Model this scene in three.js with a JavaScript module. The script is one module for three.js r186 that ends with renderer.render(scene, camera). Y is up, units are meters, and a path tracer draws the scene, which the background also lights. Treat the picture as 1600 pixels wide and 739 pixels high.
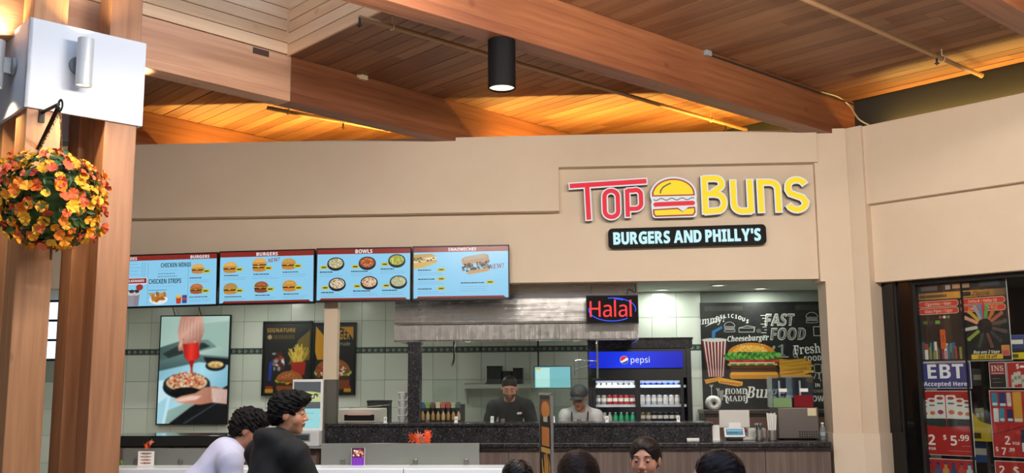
import * as THREE from 'three';
import { RoundedBoxGeometry } from 'three/addons/geometries/RoundedBoxGeometry.js';
import { mergeGeometries } from 'three/addons/utils/BufferGeometryUtils.js';
import { FontLoader } from 'three/addons/loaders/FontLoader.js';
import { TextGeometry } from 'three/addons/geometries/TextGeometry.js';
import { RectAreaLightUniformsLib } from 'three/addons/lights/RectAreaLightUniformsLib.js';

// ------------------------------------------------------------------ camera, sky, light, exposure
const scene = new THREE.Scene();
const FOCAL = 1550, CX = 800, CY = 369.5, EYE = 1.5;              // photograph taken as 1600 x 739 pixels
const PITCH = 8.5 * Math.PI / 180, ROLL = -0.35 * Math.PI / 180;
const camera = new THREE.PerspectiveCamera(2 * Math.atan(369.5 / FOCAL) * 180 / Math.PI, 1600 / 739, 0.1, 200);
const V = (x, y, z) => new THREE.Vector3(x, y, z);
const FWD = V(0, Math.sin(PITCH), -Math.cos(PITCH)), R0 = V(1, 0, 0), U0 = R0.clone().cross(FWD);
const RIGHT = R0.clone().multiplyScalar(Math.cos(ROLL)).addScaledVector(U0, Math.sin(ROLL));
const UP = U0.clone().multiplyScalar(Math.cos(ROLL)).addScaledVector(R0, -Math.sin(ROLL));
camera.position.set(0, EYE, 0);
camera.quaternion.setFromRotationMatrix(new THREE.Matrix4().makeBasis(RIGHT, UP, FWD.clone().negate()));
scene.add(camera);
const renderer = new THREE.WebGLRenderer({ antialias: true });
renderer.toneMapping = THREE.LinearToneMapping;
renderer.toneMappingExposure = 1.0;
renderer.shadowMap.enabled = true;
RectAreaLightUniformsLib.init();
scene.background = new THREE.Color().setRGB(1.35, 1.72, 2.3);         // bright overcast sky above the glazed court
const COVE = [1.0, 0.64, 0.15], COVE_POWER = 215;                    // warm strips behind the parapets
const KITCHEN_WARMTH = [0.93, 1.0, 0.90], KITCHEN_POWER = 130;       // recessed lamps of the kitchen
const WASH = [1.0, 0.92, 0.83], WASH_POWER = 300;                   // added warm washers, unseen over the court
const SHOP_POWER = 3;

// ------------------------------------------------------------------ helpers
const ray = (px, py) => FWD.clone().addScaledVector(RIGHT, (px - CX) / FOCAL).addScaledVector(UP, -(py - CY) / FOCAL);
const EYEP = V(0, EYE, 0);
function hitPlane(px, py, n, d) { const r = ray(px, py); return EYEP.clone().addScaledVector(r, (d - n.dot(EYEP)) / n.dot(r)); }
const atDepth = (px, py, z) => { const r = ray(px, py); return EYEP.clone().addScaledVector(r, z / -r.z); };   // z metres in front of the eye
let rs = 12345;
const rnd = (a = 1, b) => { rs = (rs * 1664525 + 1013904223) >>> 0; const t = rs / 4294967296; return b === undefined ? t * a : a + t * (b - a); };

// the shop front stands almost square to the lens: u along it, d into the shop
const TF = -3.8 * Math.PI / 180, FU = V(Math.cos(TF), 0, -Math.sin(TF)), FN = V(-Math.sin(TF), 0, -Math.cos(TF)), FO = V(0, 0, -9.5);
const S = (u, y, d) => FO.clone().addScaledVector(FU, u).addScaledVector(FN, d).setY(y);
const pS = (px, py, d) => { const p = hitPlane(px, py, FN, FN.dot(FO) + d); return { u: p.clone().sub(FO).dot(FU), y: p.y }; };
const rect = (x0, y0, x1, y1, d) => { const a = pS(x0, y0, d), b = pS(x1, y1, d); return { u: (a.u + b.u) / 2, u0: a.u, u1: b.u, y0: b.y, y1: a.y, y: (a.y + b.y) / 2, w: b.u - a.u, h: a.y - b.y }; };
// the neighbouring shop front turns 44 degrees towards the court; the roof timbers follow it
const TR = -47.5 * Math.PI / 180, RU = V(Math.cos(TR), 0, -Math.sin(TR)), RN = V(-Math.sin(TR), 0, -Math.cos(TR));
const GP = pS(1319, 203, 0), G = S(GP.u, 0, 0);
const Q = (a, y, b) => G.clone().addScaledVector(RU, a).addScaledVector(RN, b).setY(y);
const pQ = (px, py, b) => { const p = hitPlane(px, py, RN, RN.dot(G) + b); return { a: p.clone().sub(G).dot(RU), y: p.y }; };
const PV = (v, y, w) => V(0, y, 0).addScaledVector(RU, v).addScaledVector(RN, w);    // court plan: v along the boards, w along the beams

const taken = new Map();
function numbered(name) { const n = taken.get(name) ?? 0; taken.set(name, n + 1); return n ? `${name}_${String(n).padStart(3, '0')}` : name; }
function tag(o, label, category, group, kind) {
  if (label) o.userData.label = label;
  if (category) o.userData.category = category;
  if (group) o.userData.group = group;
  if (kind) o.userData.kind = kind;
  return o;
}
function thing(name, pos, turn, label, category, group) {
  const o = new THREE.Group(); o.name = numbered(name); o.position.copy(pos); o.rotation.y = turn; scene.add(o);
  return tag(o, label, category, group);
}
const shopThing = (name, u, y, d, label, category, group, turn = 0) => thing(name, S(u, y, d), TF + turn, label, category, group);
const sideThing = (name, a, y, b, label, category, group, turn = 0) => thing(name, Q(a, y, b), TR + turn, label, category, group);
function structure(name, pos = V(0, 0, 0), turn = 0) { const o = new THREE.Group(); o.name = numbered(name); o.position.copy(pos); o.rotation.y = turn; o.userData.kind = 'structure'; scene.add(o); return o; }
function part(name, geo, mat, parent, label) {
  const m = new THREE.Mesh(Array.isArray(geo) ? (geo.length > 1 ? mergeGeometries(geo.map((g) => strip(g))) : geo[0]) : geo, mat);
  m.name = name; m.castShadow = m.receiveShadow = true; parent.add(m);
  if (label) m.userData.label = label;
  return m;
}
function strip(g) { const o = g.index ? g.toNonIndexed() : g; for (const k of Object.keys(o.attributes)) if (!['position', 'normal', 'uv'].includes(k)) o.deleteAttribute(k); return o; }
// uv in metres from the dominant side of each normal; along: the axis that runs with the grain (texture u)
function metric(g, along = 'x') {
  const p = g.attributes.position, n = g.attributes.normal, uv = new Float32Array(p.count * 2), ax = { x: 0, y: 1, z: 2 }[along];
  for (let i = 0; i < p.count; i++) {
    const P = [p.getX(i), p.getY(i), p.getZ(i)], N = [Math.abs(n.getX(i)), Math.abs(n.getY(i)), Math.abs(n.getZ(i))];
    const k = N[0] > N[1] && N[0] > N[2] ? 0 : N[1] > N[2] ? 1 : 2;
    let [a, b] = [0, 1, 2].filter((c) => c !== k);
    if (b === ax) [a, b] = [b, a];
    uv[i * 2] = P[a]; uv[i * 2 + 1] = P[b] + k * 0.37;
  }
  g.setAttribute('uv', new THREE.BufferAttribute(uv, 2));
  return g;
}
const bx = (w, h, d, x = 0, y = 0, z = 0, r = 0) => { const g = r ? new RoundedBoxGeometry(w, h, d, 2, r) : new THREE.BoxGeometry(w, h, d); g.translate(x, y, z); return metric(g, w >= h && w >= d ? 'x' : h >= d ? 'y' : 'z'); };
const cyl = (r0, r1, h, x = 0, y = 0, z = 0, seg = 20, open = false) => new THREE.CylinderGeometry(r1, r0, h, seg, 1, open).translate(x, y, z);
const lathe = (pts, seg = 24) => new THREE.LatheGeometry(pts.map(([x, y]) => new THREE.Vector2(x, y)), seg);
const tube = (pts, r, seg = 24, rad = 8, closed = false) => new THREE.TubeGeometry(new THREE.CatmullRomCurve3(pts.map((p) => p.isVector3 ? p : V(...p)), closed), seg, r, rad, closed);
function rod(a, b, r, seg = 8) { a = a.isVector3 ? a : V(...a); b = b.isVector3 ? b : V(...b); const g = new THREE.CylinderGeometry(r, r, a.distanceTo(b), seg); g.applyQuaternion(new THREE.Quaternion().setFromUnitVectors(V(0, 1, 0), b.clone().sub(a).normalize())); const c = a.clone().add(b).multiplyScalar(0.5); return g.translate(c.x, c.y, c.z); }
function plate(pts, depth, holes = [], bevel = 0) {
  const s = new THREE.Shape(pts.map(([x, y]) => new THREE.Vector2(x, y)));
  for (const h of holes) s.holes.push(new THREE.Path(h.map(([x, y]) => new THREE.Vector2(x, y))));
  return new THREE.ExtrudeGeometry(s, { depth, bevelEnabled: bevel > 0, bevelSize: bevel, bevelThickness: bevel, bevelSegments: 2, curveSegments: 10 });
}
// an upright prism over a plan outline given as world points
function prism(points, y0, y1) {
  const g = new THREE.ExtrudeGeometry(new THREE.Shape(points.map((p) => new THREE.Vector2(p.x, -p.z))), { depth: y1 - y0, bevelEnabled: false });
  g.rotateX(-Math.PI / 2); g.translate(0, y0, 0);
  return metric(g, 'y');
}

// ------------------------------------------------------------------ procedural textures
function hash2(x, y, s) { let h = (x * 374761393 + y * 668265263 + s * 974711) | 0; h = Math.imul(h ^ (h >>> 13), 1274126177); return ((h ^ (h >>> 16)) >>> 0) / 4294967296; }
function vnoise(x, y, px, py, s) {       // tiles after px, py cells
  const x0 = Math.floor(x), y0 = Math.floor(y), fx = x - x0, fy = y - y0, m = (a, n) => ((a % n) + n) % n, sx = fx * fx * (3 - 2 * fx), sy = fy * fy * (3 - 2 * fy);
  const a = hash2(m(x0, px), m(y0, py), s), b = hash2(m(x0 + 1, px), m(y0, py), s), c = hash2(m(x0, px), m(y0 + 1, py), s), d = hash2(m(x0 + 1, px), m(y0 + 1, py), s);
  return a + (b - a) * sx + (c - a) * sy + (a - b - c + d) * sx * sy;
}
function dataTex(size, f, repeatX = 1, repeatY = 1, srgb = true) {
  const data = new Uint8Array(size * size * 4);
  for (let y = 0; y < size; y++) for (let x = 0; x < size; x++) { const c = f(x / size, y / size), i = (y * size + x) * 4; data[i] = c[0]; data[i + 1] = c[1]; data[i + 2] = c[2]; data[i + 3] = 255; }
  const t = new THREE.DataTexture(data, size, size); t.wrapS = t.wrapT = THREE.RepeatWrapping; t.magFilter = THREE.LinearFilter; t.minFilter = THREE.LinearFilter;
  if (srgb) t.colorSpace = THREE.SRGBColorSpace; t.repeat.set(repeatX, repeatY); t.needsUpdate = true;
  return t;
}
const mixc = (a, b, t) => a.map((v, i) => v + (b[i] - v) * t);
const woodTex = (light, dark, seed, lam = 0) => dataTex(512, (u, v) => {
  const warp = vnoise(u * 4, v * 6, 4, 6, seed) * 0.9, line = vnoise(u * 3 + warp * 0.3, v * 70 + warp * 2, 3, 70, seed + 1), fine = vnoise(u * 10, v * 200, 10, 200, seed + 2), patch = vnoise(u * 5, v * 5, 5, 5, seed + 3);
  let t = 0.45 * line + 0.25 * fine + 0.35 * patch;
  const kx = Math.floor(u * 3), ky = Math.floor(v * 4), kr = hash2(kx, ky, seed + 9);
  const du = (u * 3 - kx - 0.3 - 0.4 * hash2(kx, ky, seed + 7)) * 0.9, dv = (v * 4 - ky - 0.5) * 0.5, kd = Math.hypot(du, dv * 1.6);
  if (kr > 0.72 && kd < 0.05) t = Math.max(t, 1.15 - kd * 9);
  if (lam) { const row = Math.floor(v * lam), f = v * lam - row; t += (hash2(row, 3, seed) - 0.5) * 0.35; if (f < 0.05) t += 0.25; }
  return mixc(light, dark, Math.min(1.2, Math.max(0, t)));
}, 0.5, 0.5);
const speckle = (base, light, dark, n, seed) => dataTex(512, (u, v) => {
  const a = vnoise(u * n, v * n, n, n, seed), b = vnoise(u * n * 2, v * n * 2, n * 2, n * 2, seed + 1), c = vnoise(u * 12, v * 12, 12, 12, seed + 2);
  let k = mixc(base, dark, c * 0.5); if (a > 0.72) k = mixc(k, light, (a - 0.72) * 2.6); if (b > 0.8) k = mixc(k, light, (b - 0.8) * 2.4); if (a < 0.25) k = mixc(k, dark, 0.7);
  return k;
}, 1, 1);
const plasterTex = (a, b, seed) => dataTex(512, (u, v) => { const n = 0.55 * vnoise(u * 5, v * 5, 5, 5, seed) + 0.3 * vnoise(u * 23, v * 23, 23, 23, seed + 1) + 0.15 * vnoise(u * 160, v * 160, 160, 160, seed + 2); return mixc(a, b, n); }, 0.4, 0.4);
const grainBump = dataTex(256, (u, v) => { const n = 255 * (0.6 * vnoise(u * 8, v * 90, 8, 90, 41) + 0.4 * vnoise(u * 40, v * 200, 40, 200, 42)); return [n, n, n]; }, 1, 1, false);
const brushed = dataTex(256, (u, v) => { const n = 90 + 60 * vnoise(u * 3, v * 128, 3, 128, 51) + 40 * vnoise(u * 30, v * 30, 30, 30, 52); return [n, n, n]; }, 1, 1, false);
function std(color, roughness = 0.6, more = {}) { const { rgb, ...rest } = more; const m = new THREE.MeshStandardMaterial({ roughness, ...rest }); if (Array.isArray(color)) m.color.setRGB(...color); else m.color.set(color); return m; }
function phys(color, roughness, more = {}) { const m = new THREE.MeshPhysicalMaterial({ roughness, ...more }); m.color.set(color); return m; }
const woody = (tex, roughness = 0.55, tint = '#ffffff') => std(tint, roughness, { map: tex, bumpMap: grainBump, bumpScale: 0.0008 });
function glow(color, k) { const m = new THREE.MeshStandardMaterial({ roughness: 0.6 }); m.color.set('#111111'); m.emissive.set(color); m.emissiveIntensity = k; return m; }
function cv(w, h, draw) { const c = document.createElement('canvas'); c.width = w; c.height = h; const g = c.getContext('2d'); draw(g, w, h); const t = new THREE.CanvasTexture(c); t.colorSpace = THREE.SRGBColorSpace; t.magFilter = THREE.LinearFilter; return t; }
const printed = (tex, roughness = 0.5) => std('#ffffff', roughness, { map: tex });
const shown = (tex, k = 1) => new THREE.MeshStandardMaterial({ color: '#050505', roughness: 0.25, emissive: '#ffffff', emissiveIntensity: k, emissiveMap: tex });
const face = (w, h, x = 0, y = 0, z = 0) => new THREE.PlaneGeometry(w, h).translate(x, y, z);
function addRect(name, pos, look, w, h, rgb, power, parent = scene) { const l = new THREE.RectAreaLight(new THREE.Color().setRGB(...rgb), power, w, h); l.name = name; l.position.copy(pos); l.lookAt(look); parent.add(l); return l; }

const M = {
  beige: std('#ffffff', 0.7, { map: plasterTex([220, 201, 178], [212, 192, 168], 3) }),
  beigeBase: std('#ffffff', 0.6, { map: plasterTex([226, 210, 190], [217, 200, 178], 5) }),
  joint: std('#4a3227', 0.8), charcoal: std('#25231f', 0.85), dark: std('#121212', 0.5), black: std('#080808', 0.4),
  blackGloss: phys('#0a0a0a', 0.15, { clearcoat: 0.5 }), whitePaint: std('#c6ccd6', 0.5), grey: std('#8b8d8f', 0.5),
  tile: std('#d3d8cd', 0.22), tile2: std('#ccd2c7', 0.25), tile3: std('#d8dbd2', 0.2), grout: std('#9da39b', 0.9),
  siding: [woodTex([240, 200, 160], [216, 172, 130], 21), woodTex([244, 207, 169], [223, 182, 142], 22), woodTex([234, 192, 150], [210, 165, 122], 23)].map((t) => woody(t, 0.6)),
  board: [woodTex([146, 100, 68], [108, 69, 46], 31), woodTex([156, 108, 74], [118, 76, 50], 32), woodTex([142, 94, 61], [104, 64, 40], 33), woodTex([163, 115, 80], [127, 85, 57], 34)].map((t) => woody(t, 0.5)),
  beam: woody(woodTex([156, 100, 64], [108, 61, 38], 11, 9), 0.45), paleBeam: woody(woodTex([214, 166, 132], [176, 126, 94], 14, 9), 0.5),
  post: [woodTex([190, 139, 96], [148, 99, 64], 12), woodTex([183, 131, 92], [140, 92, 60], 13)].map((t) => woody(t, 0.5)),
  granite: phys('#ffffff', 0.22, { map: speckle([52, 50, 52], [124, 120, 120], [22, 21, 23], 90, 61) }),
  laminate: woody(dataTex(512, (u, v) => mixc([134, 115, 106], [88, 74, 68], 0.55 * vnoise(u * 3, v * 40, 3, 40, 71) + 0.35 * vnoise(u * 6, v * 110, 6, 110, 72) + 0.2 * vnoise(u * 3, v * 5, 3, 5, 73)), 0.6, 0.6), 0.5),
  steel: std('#e2dcd6', 0.42, { metalness: 1, roughnessMap: brushed }), steelDark: std('#8d8782', 0.35, { metalness: 1 }),
  chrome: std('#d8d8d8', 0.15, { metalness: 1 }), white: std('#f1f1ee', 0.4), paper: std('#efeeea', 0.8), cream: std('#d8c39a', 0.5),
  glass: phys('#ffffff', 0.02, { transmission: 1, thickness: 0, ior: 1.45 }), floor: std('#ffffff', 0.35, { map: plasterTex([196, 184, 168], [182, 169, 153], 81) }),
  stem: std('#3d5a2a', 0.7), leaf: std('#41602f', 0.6),
};

// ------------------------------------------------------------------ roof: boards, beams, skylight
const CEIL = 4.25, WG = RN.dot(G) + 0.3, WP = 4.03;                // grey wall and skylight edge, measured along the beams
const ceilHit = (px, py, y = CEIL) => { const p = hitPlane(px, py, V(0, 1, 0), y); return { v: p.dot(RU), w: p.dot(RN) }; };
const b1a = ceilHit(449, 86), b1b = ceilHit(900, 211), b2a = ceilHit(900, 9), b2b = ceilHit(1342, 162), b3a = ceilHit(234, 175.6), b3b = ceilHit(450.7, 222.7);
const beamV = (a, b, w) => a.v + (b.v - a.v) * (w - a.w) / (b.w - a.w);
{
  const floor = structure('floor');
  part('floor_slab', prism([PV(-16, 0, -8), PV(6.5, 0, -8), PV(6.5, 0, 13), PV(-16, 0, 13)], -0.2, 0), M.floor, floor);
  const ceiling = structure('ceiling');
  // roof deck above the boards, open only where the skylight sits
  const deck = (v0, v1, w0, w1, y0 = CEIL + 0.022, y1 = CEIL + 0.16) => prism([PV(v0, 0, w0), PV(v1, 0, w0), PV(v1, 0, w1), PV(v0, 0, w1)], y0, y1);
  part('roof_deck', [deck(-13, 6.5, WP + 0.03, 10.6), prism([PV(-16, 0, -8), PV(beamV(b1a, b1b, -8) - 0.06, 0, -8), PV(beamV(b1a, b1b, WP) - 0.06, 0, WP + 0.03), PV(-13, 0, WP + 0.03), PV(-13, 0, 1.9), PV(-16, 0, 1.9)], CEIL + 0.022, CEIL + 0.16), deck(5.2, 6.5, -8, WP + 0.03), deck(-16, 6.5, -8.4, -7)], M.dark, ceiling);
  const bw = 0.135, shapes = new Map();
  const boardGeo = (len) => { const k = Math.round(len * 4); if (!shapes.has(k)) shapes.set(k, bx(k / 4 - 0.003, 0.018, bw - 0.007)); return shapes.get(k); };
  let row = 0;
  const lay = (v0, v1, w) => {
    for (let v = v0; v < v1 - 0.1;) {
      const len = Math.min(Math.round(rnd(2.2, 4.6) * 4) / 4, Math.round((v1 - v) * 4) / 4 || 0.25), m = part('board', boardGeo(len), M.board[Math.floor(rnd(4))], ceiling);
      m.position.copy(PV(v + len / 2, CEIL + 0.009 + rnd(-0.0015, 0.0015), w)); m.rotation.y = TR; v += len;
    }
  };
  for (let w = WP + bw / 2 + 0.005; w < WG; w += bw, row++) lay(-10.6 + rnd(0.5), 0.4, w);
  for (let w = WP - bw / 2; w > 0.6; w -= bw) lay(-11.4 + rnd(0.5), beamV(b1a, b1b, w) - 0.15, w);
}
function beamObject(a, b, w0, w1, width, top, bottom, label, pale = 0) {
  const p = PV(beamV(a, b, w0), 0, w0), q = PV(beamV(a, b, w1), 0, w1), dir = q.clone().sub(p), len = dir.length();
  const turn = Math.atan2(-dir.z, dir.x), t = thing('roof_beam', p, turn, label, 'beam');
  if (pale) part('bleached_lit_timber', bx(pale, top - bottom, width, pale / 2, (top + bottom) / 2, -width / 2, 0.006), M.paleBeam, t, 'sun-bleached stretch of the beam, coloured paler for direct skylight too');  // pale colour holds both sun-bleaching and the direct skylight on this stretch
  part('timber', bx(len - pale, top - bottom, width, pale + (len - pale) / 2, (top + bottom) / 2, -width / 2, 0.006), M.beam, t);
  return { t, p, dir: dir.normalize(), turn, len };
}
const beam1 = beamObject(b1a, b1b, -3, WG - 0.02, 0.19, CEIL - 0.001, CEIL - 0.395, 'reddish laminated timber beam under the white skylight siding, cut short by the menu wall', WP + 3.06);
const beam2 = beamObject(b2a, b2b, -3, b2b.w + 0.0, 0.19, CEIL - 0.001, CEIL - 0.39, 'reddish laminated timber beam carrying the black cylinder lamp');
{ const q0 = hitPlane(395, 80, V(-beam1.dir.z, 0, beam1.dir.x), V(-beam1.dir.z, 0, beam1.dir.x).dot(beam1.p)), q1 = hitPlane(420, 83, V(-beam1.dir.z, 0, beam1.dir.x), V(-beam1.dir.z, 0, beam1.dir.x).dot(beam1.p)), a = q0.clone().sub(beam1.p).dot(beam1.dir), b = q1.clone().sub(beam1.p).dot(beam1.dir);
  part('notch_shade', bx(b - a, 0.05, 0.006, (a + b) / 2, (q0.y + q1.y) / 2, 0.0005), M.joint, beam1.t); }  // hole in the beam, its inner shade drawn as a dark raised piece
const beam3 = beamObject(b3a, b3b, 0, b3b.w + 1.6, 0.19, CEIL - 0.001, CEIL - 0.36, 'amber-lit timber beam low behind the column and flower ball');
{ // a further beam crosses the corner of the picture over the tobacco shop
  const p = hitPlane(1583, 10, V(0, 1, 0), CEIL - 0.39), v = p.dot(RU), w = p.dot(RN), s = (b2b.v - b2a.v) / (b2b.w - b2a.w);
  beamObject({ v, w }, { v: v + s, w: w + 1 }, 0, WG - 0.02, 0.19, CEIL - 0.001, CEIL - 0.39, 'dark timber beam over the tobacco shop front');
}
const onBeam = (b, px, py, out = 0) => { const n = V(-b.dir.z, 0, b.dir.x); const p = hitPlane(px, py, n, n.dot(b.p) + out); return p; };
{
  // white-stained siding of the skylight well
  const well = structure('wall_skylight'), rows = 5, rh = 0.1, e = beamV(b1a, b1b, WP);
  const L = 5.2 - e;
  part('backing', [metric(bx(L, 0.52, 0.04).rotateY(TR).translate(...PV((5.2 + e) / 2, CEIL + 0.26, WP + 0.035).toArray()))], M.joint, well);
  const lens = [[0, 3.1], [3.1, 6.4], [6.4, 9.2], [9.2, L]];
  for (let r = 0; r < rows; r++) for (const [s0, s1] of lens) {
    const m = part('siding_board', bx(s1 - s0 - 0.002, rh - 0.006, 0.02, 0, 0, 0, 0.003), M.siding[(r + Math.floor(s0)) % 3], well);
    m.position.copy(PV(e + (s0 + s1) / 2, CEIL - 0.012 + rh * (r + 0.5), WP + 0.005)); m.rotation.y = TR;
  }
  const p0 = PV(beamV(b1a, b1b, -6.9), 0, -6.9), p1 = PV(e, 0, WP), dir = p1.clone().sub(p0), len = dir.length(), turn = Math.atan2(-dir.z, dir.x);
  dir.normalize(); const n = V(-dir.z, 0, dir.x);
  const back = part('backing', bx(len, 2, 0.04, 0, 0.74, 0), M.joint, well); back.position.copy(p0).addScaledVector(dir, len / 2).addScaledVector(n, -0.035).setY(CEIL + 0.26); back.rotation.y = turn;
  for (let r = 0; r < 10; r++) for (const [s0, s1] of [[0, 4], [4, 7.9], [7.9, len - (r % 2 ? 1.25 : 0) - 0.0], [len - 1.25, len]].filter(([a, b], i) => i < 3 || r % 2)) {
    const m = part('siding_board', bx(s1 - s0 - 0.002, rh - 0.006, 0.02, 0, 0, 0, 0.003), M.siding[(r + 1) % 3], well);
    m.position.copy(p0).addScaledVector(dir, (s0 + s1) / 2).addScaledVector(n, -0.005).setY(CEIL + 0.003 + rh * (r + 0.5)); m.rotation.y = turn;
  }
  // glazing of the skylight: dark bars, clear panes, rising away from the shop fronts
  const sky = structure('window_1'), v0 = -7.55, v1 = 5.2, w0 = -6.95, w1 = WP + 0.04, nv = 10, nw = 6, SLOPE = 0.13, yAt = (w) => CEIL + 0.5 + SLOPE * (w1 - w);
  const bar = (va, wa, vb, wb, h) => { const a = PV(va, yAt(wa), wa), b = PV(vb, yAt(wb), wb), d = b.clone().sub(a), g = bx(a.distanceTo(b), h, 0.06, 0, h / 2 - 0.04, 0); g.applyQuaternion(new THREE.Quaternion().setFromUnitVectors(V(1, 0, 0), d.normalize())); const c = a.add(b).multiplyScalar(0.5); return g.translate(c.x, c.y, c.z); };
  for (let i = 0; i <= nv; i++) { const v = v0 + (v1 - v0) * i / nv; part('glazing_bar', bar(v, w0, v, w1, 0.1), M.dark, sky); }
  for (let j = 0; j <= nw; j++) { const w = w0 + (w1 - w0) * j / nw; part('glazing_bar', bar(v0, w, v1, w, 0.14), M.dark, sky); }
  const pane = bx((v1 - v0) / nv - 0.06, 0.008, (w1 - w0) / nw - 0.06);
  for (let i = 0; i < nv; i++) for (let j = 0; j < nw; j++) { const w = w0 + (w1 - w0) * (j + 0.5) / nw, m = part('pane', pane, M.glass, sky); m.position.copy(PV(v0 + (v1 - v0) * (i + 0.5) / nv, yAt(w) + 0.03, w)); m.rotation.set(-Math.atan(SLOPE), TR, 0, 'YXZ'); }
  part('kerb', [prism([PV(v0 - 0.2, 0, w0 - 0.1), PV(v1 + 0.1, 0, w0 - 0.1), PV(v1 + 0.1, 0, w0), PV(v0 - 0.2, 0, w0)], CEIL, CEIL + 2), prism([PV(v1, 0, w0), PV(v1 + 0.1, 0, w0), PV(v1 + 0.1, 0, w1), PV(v1, 0, w1)], CEIL, CEIL + 1)], M.beigeBase, sky);
}
// ------------------------------------------------------------------ walls
const LINTEL = 2.47, TOPF = 3.885, UL = -7.0, KC = 2.64, KB = 3.0;   // kitchen ceiling height and depth
{
  // outer walls of the court
  const slab = (v0, w0, v1, w1, y0, y1) => prism([PV(v0, 0, w0), PV(v1, 0, w0), PV(v1, 0, w1), PV(v0, 0, w1)], y0, y1);
  part('plaster', slab(-16, -8.3, 6.5, -8, 0, CEIL + 0.02), M.beige, structure('wall_rear'));
  part('plaster', slab(-16.2, -8.3, -16, -1.4, 0, CEIL + 0.1), M.beige, structure('wall_far_side'));
  part('plaster', slab(6.5, -8.3, 6.7, 10.6, 0, CEIL + 0.1), M.beige, structure('wall_near_side'));
  part('plaster', slab(-13, WG, 6.5, WG + 0.12, 2.75, CEIL + 0.02), M.charcoal, structure('wall_upper'));
  // shop front: wall over the opening and the raised panel on it
  const front = structure('wall_front', S(0, 0, 0), TF), recL = pS(873, 300, 0).u, recR = pS(1270, 259, 0).u, yL = pS(540, 337.5, 0).y, yT = pS(1000, 261.5, 0).y, colL = pS(1270, 215, -0.05).u;
  part('plaster', bx(colL + 0.1 - UL, TOPF - LINTEL, 0.14, (colL + 0.1 + UL) / 2, (TOPF + LINTEL) / 2, -0.0705), M.beige, front);
  part('raised_panel', metric(plate([[UL, yL], [recL, yL], [recL, yT], [colL + 0.02, yT], [colL + 0.02, TOPF + 0.002], [UL, TOPF + 0.002]], 0.1, [], 0.004)), M.beige, front);
  // wall beyond the shop, with a tall window
  part('plaster', metric(plate([[-12.5, 0], [UL + 0.05, 0], [UL + 0.05, CEIL], [-12.5, CEIL]], 0.15)), M.beigeBase, structure('wall_left', S(0, 0, 0.35), TF));
  // corner column between the two shop fronts
  const col = structure('trim_1'), g0 = S(colL, 0, -0.06), kink = S(GP.u - 0.008, 0, -0.06), q0 = Q(0.012, 0, -0.035), aR = pQ(1352, 321, -0.035).a, yB = pS(1345, 677, -0.06).y;
  const q1 = Q(aR, 0, -0.035), q1b = Q(aR, 0, 0.3);
  part('column_face', prism([g0, kink, S(GP.u - 0.008, 0, 0.25), S(colL, 0, 0.25)], LINTEL - 0.03, TOPF + 0.02), M.beige, col);
  part('column_face', prism([S(colL + 0.045, 0, -0.06), kink, S(GP.u - 0.008, 0, 0.25), S(colL + 0.045, 0, 0.25)], yB, LINTEL - 0.03), M.beige, col);
  part('column_face', prism([q0, q1, q1b, Q(0.05, 0, 0.3)], yB, TOPF + 0.02), M.beige, col);
  part('joint', prism([S(GP.u - 0.02, 0, -0.035), Q(0.02, 0, -0.01), Q(0.05, 0, 0.3), S(GP.u - 0.04, 0, 0.2)], yB, TOPF), M.joint, col);
  part('column_base', prism([S(colL + 0.035, 0, -0.075), S(GP.u, 0, -0.08), Q(aR + 0.015, 0, -0.05), Q(aR + 0.015, 0, 0.3), S(colL + 0.035, 0, 0.25)], 0, yB), M.beigeBase, col);
  // neighbouring shop front
  const side = structure('wall_right', Q(0, 0, 0), TR), yRt = pQ(1360, 194.7, 0).y, yRm = pQ(1450, 305, 0).y, yRb = pQ(1480, 430.5, 0).y;
  part('plaster', bx(10.8, yRt - yRm, 0.14, 5.4 + aR - 0.02, (yRt + yRm) / 2, -0.07, 0.004), M.beige, side);
  part('recessed_panel', bx(10.8, yRm - yRb + 0.02, 0.1, 5.4 + aR - 0.02, (yRm + yRb + 0.02) / 2, -0.115), M.beige, side);
  // kitchen shell
  const kb = structure('wall_back', S(0, 0, KB), TF), uR = 3.85;
  const w0 = pS(58, 500, KB).u, w1 = pS(100, 500, KB).u, wt = pS(80, 410, KB).y, wb = pS(80, 562, KB).y;
  part('backing', plate([[UL - 0.1, 0], [uR + 0.1, 0], [uR + 0.1, CEIL], [UL - 0.1, CEIL]], 0.12, [[[w0, wb], [w0, wt], [w1, wt], [w1, wb]]]).translate(0, 0, -0.135), M.grout, kb);
  const win = structure('window_2', S((w0 + w1) / 2, wb, KB), TF), ww = w1 - w0, wh = wt - wb;
  for (let i = 0; i <= 5; i++) part('glazing_bar', bx(ww, 0.03, 0.04, 0, wh * i / 5, -0.03), M.dark, win);
  for (let i = 0; i <= 1; i++) part('glazing_bar', bx(0.04, wh, 0.05, -ww / 2 + ww * i, wh / 2, -0.03), M.dark, win);
  for (let i = 0; i < 5; i++) part('pane', bx(ww - 0.04, wh / 5 - 0.03, 0.006, 0, wh * (i + 0.5) / 5, -0.035), M.glass, win);
  const inWindow = (u, y0, y1) => u + 0.15 > w0 && u - 0.15 < w1 && y1 > wb && y0 < wt;
  const tw = 0.305, th = 0.338, bandY = pS(600, 547, KB).y, bandH = 0.075, tg = new Map(), muralL = pS(1093, 550, KB).u;
  const tileGeo = (h) => { const k = h.toFixed(3); if (!tg.has(k)) tg.set(k, bx(tw - 0.004, h - 0.004, 0.014)); return tg.get(k); };
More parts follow.
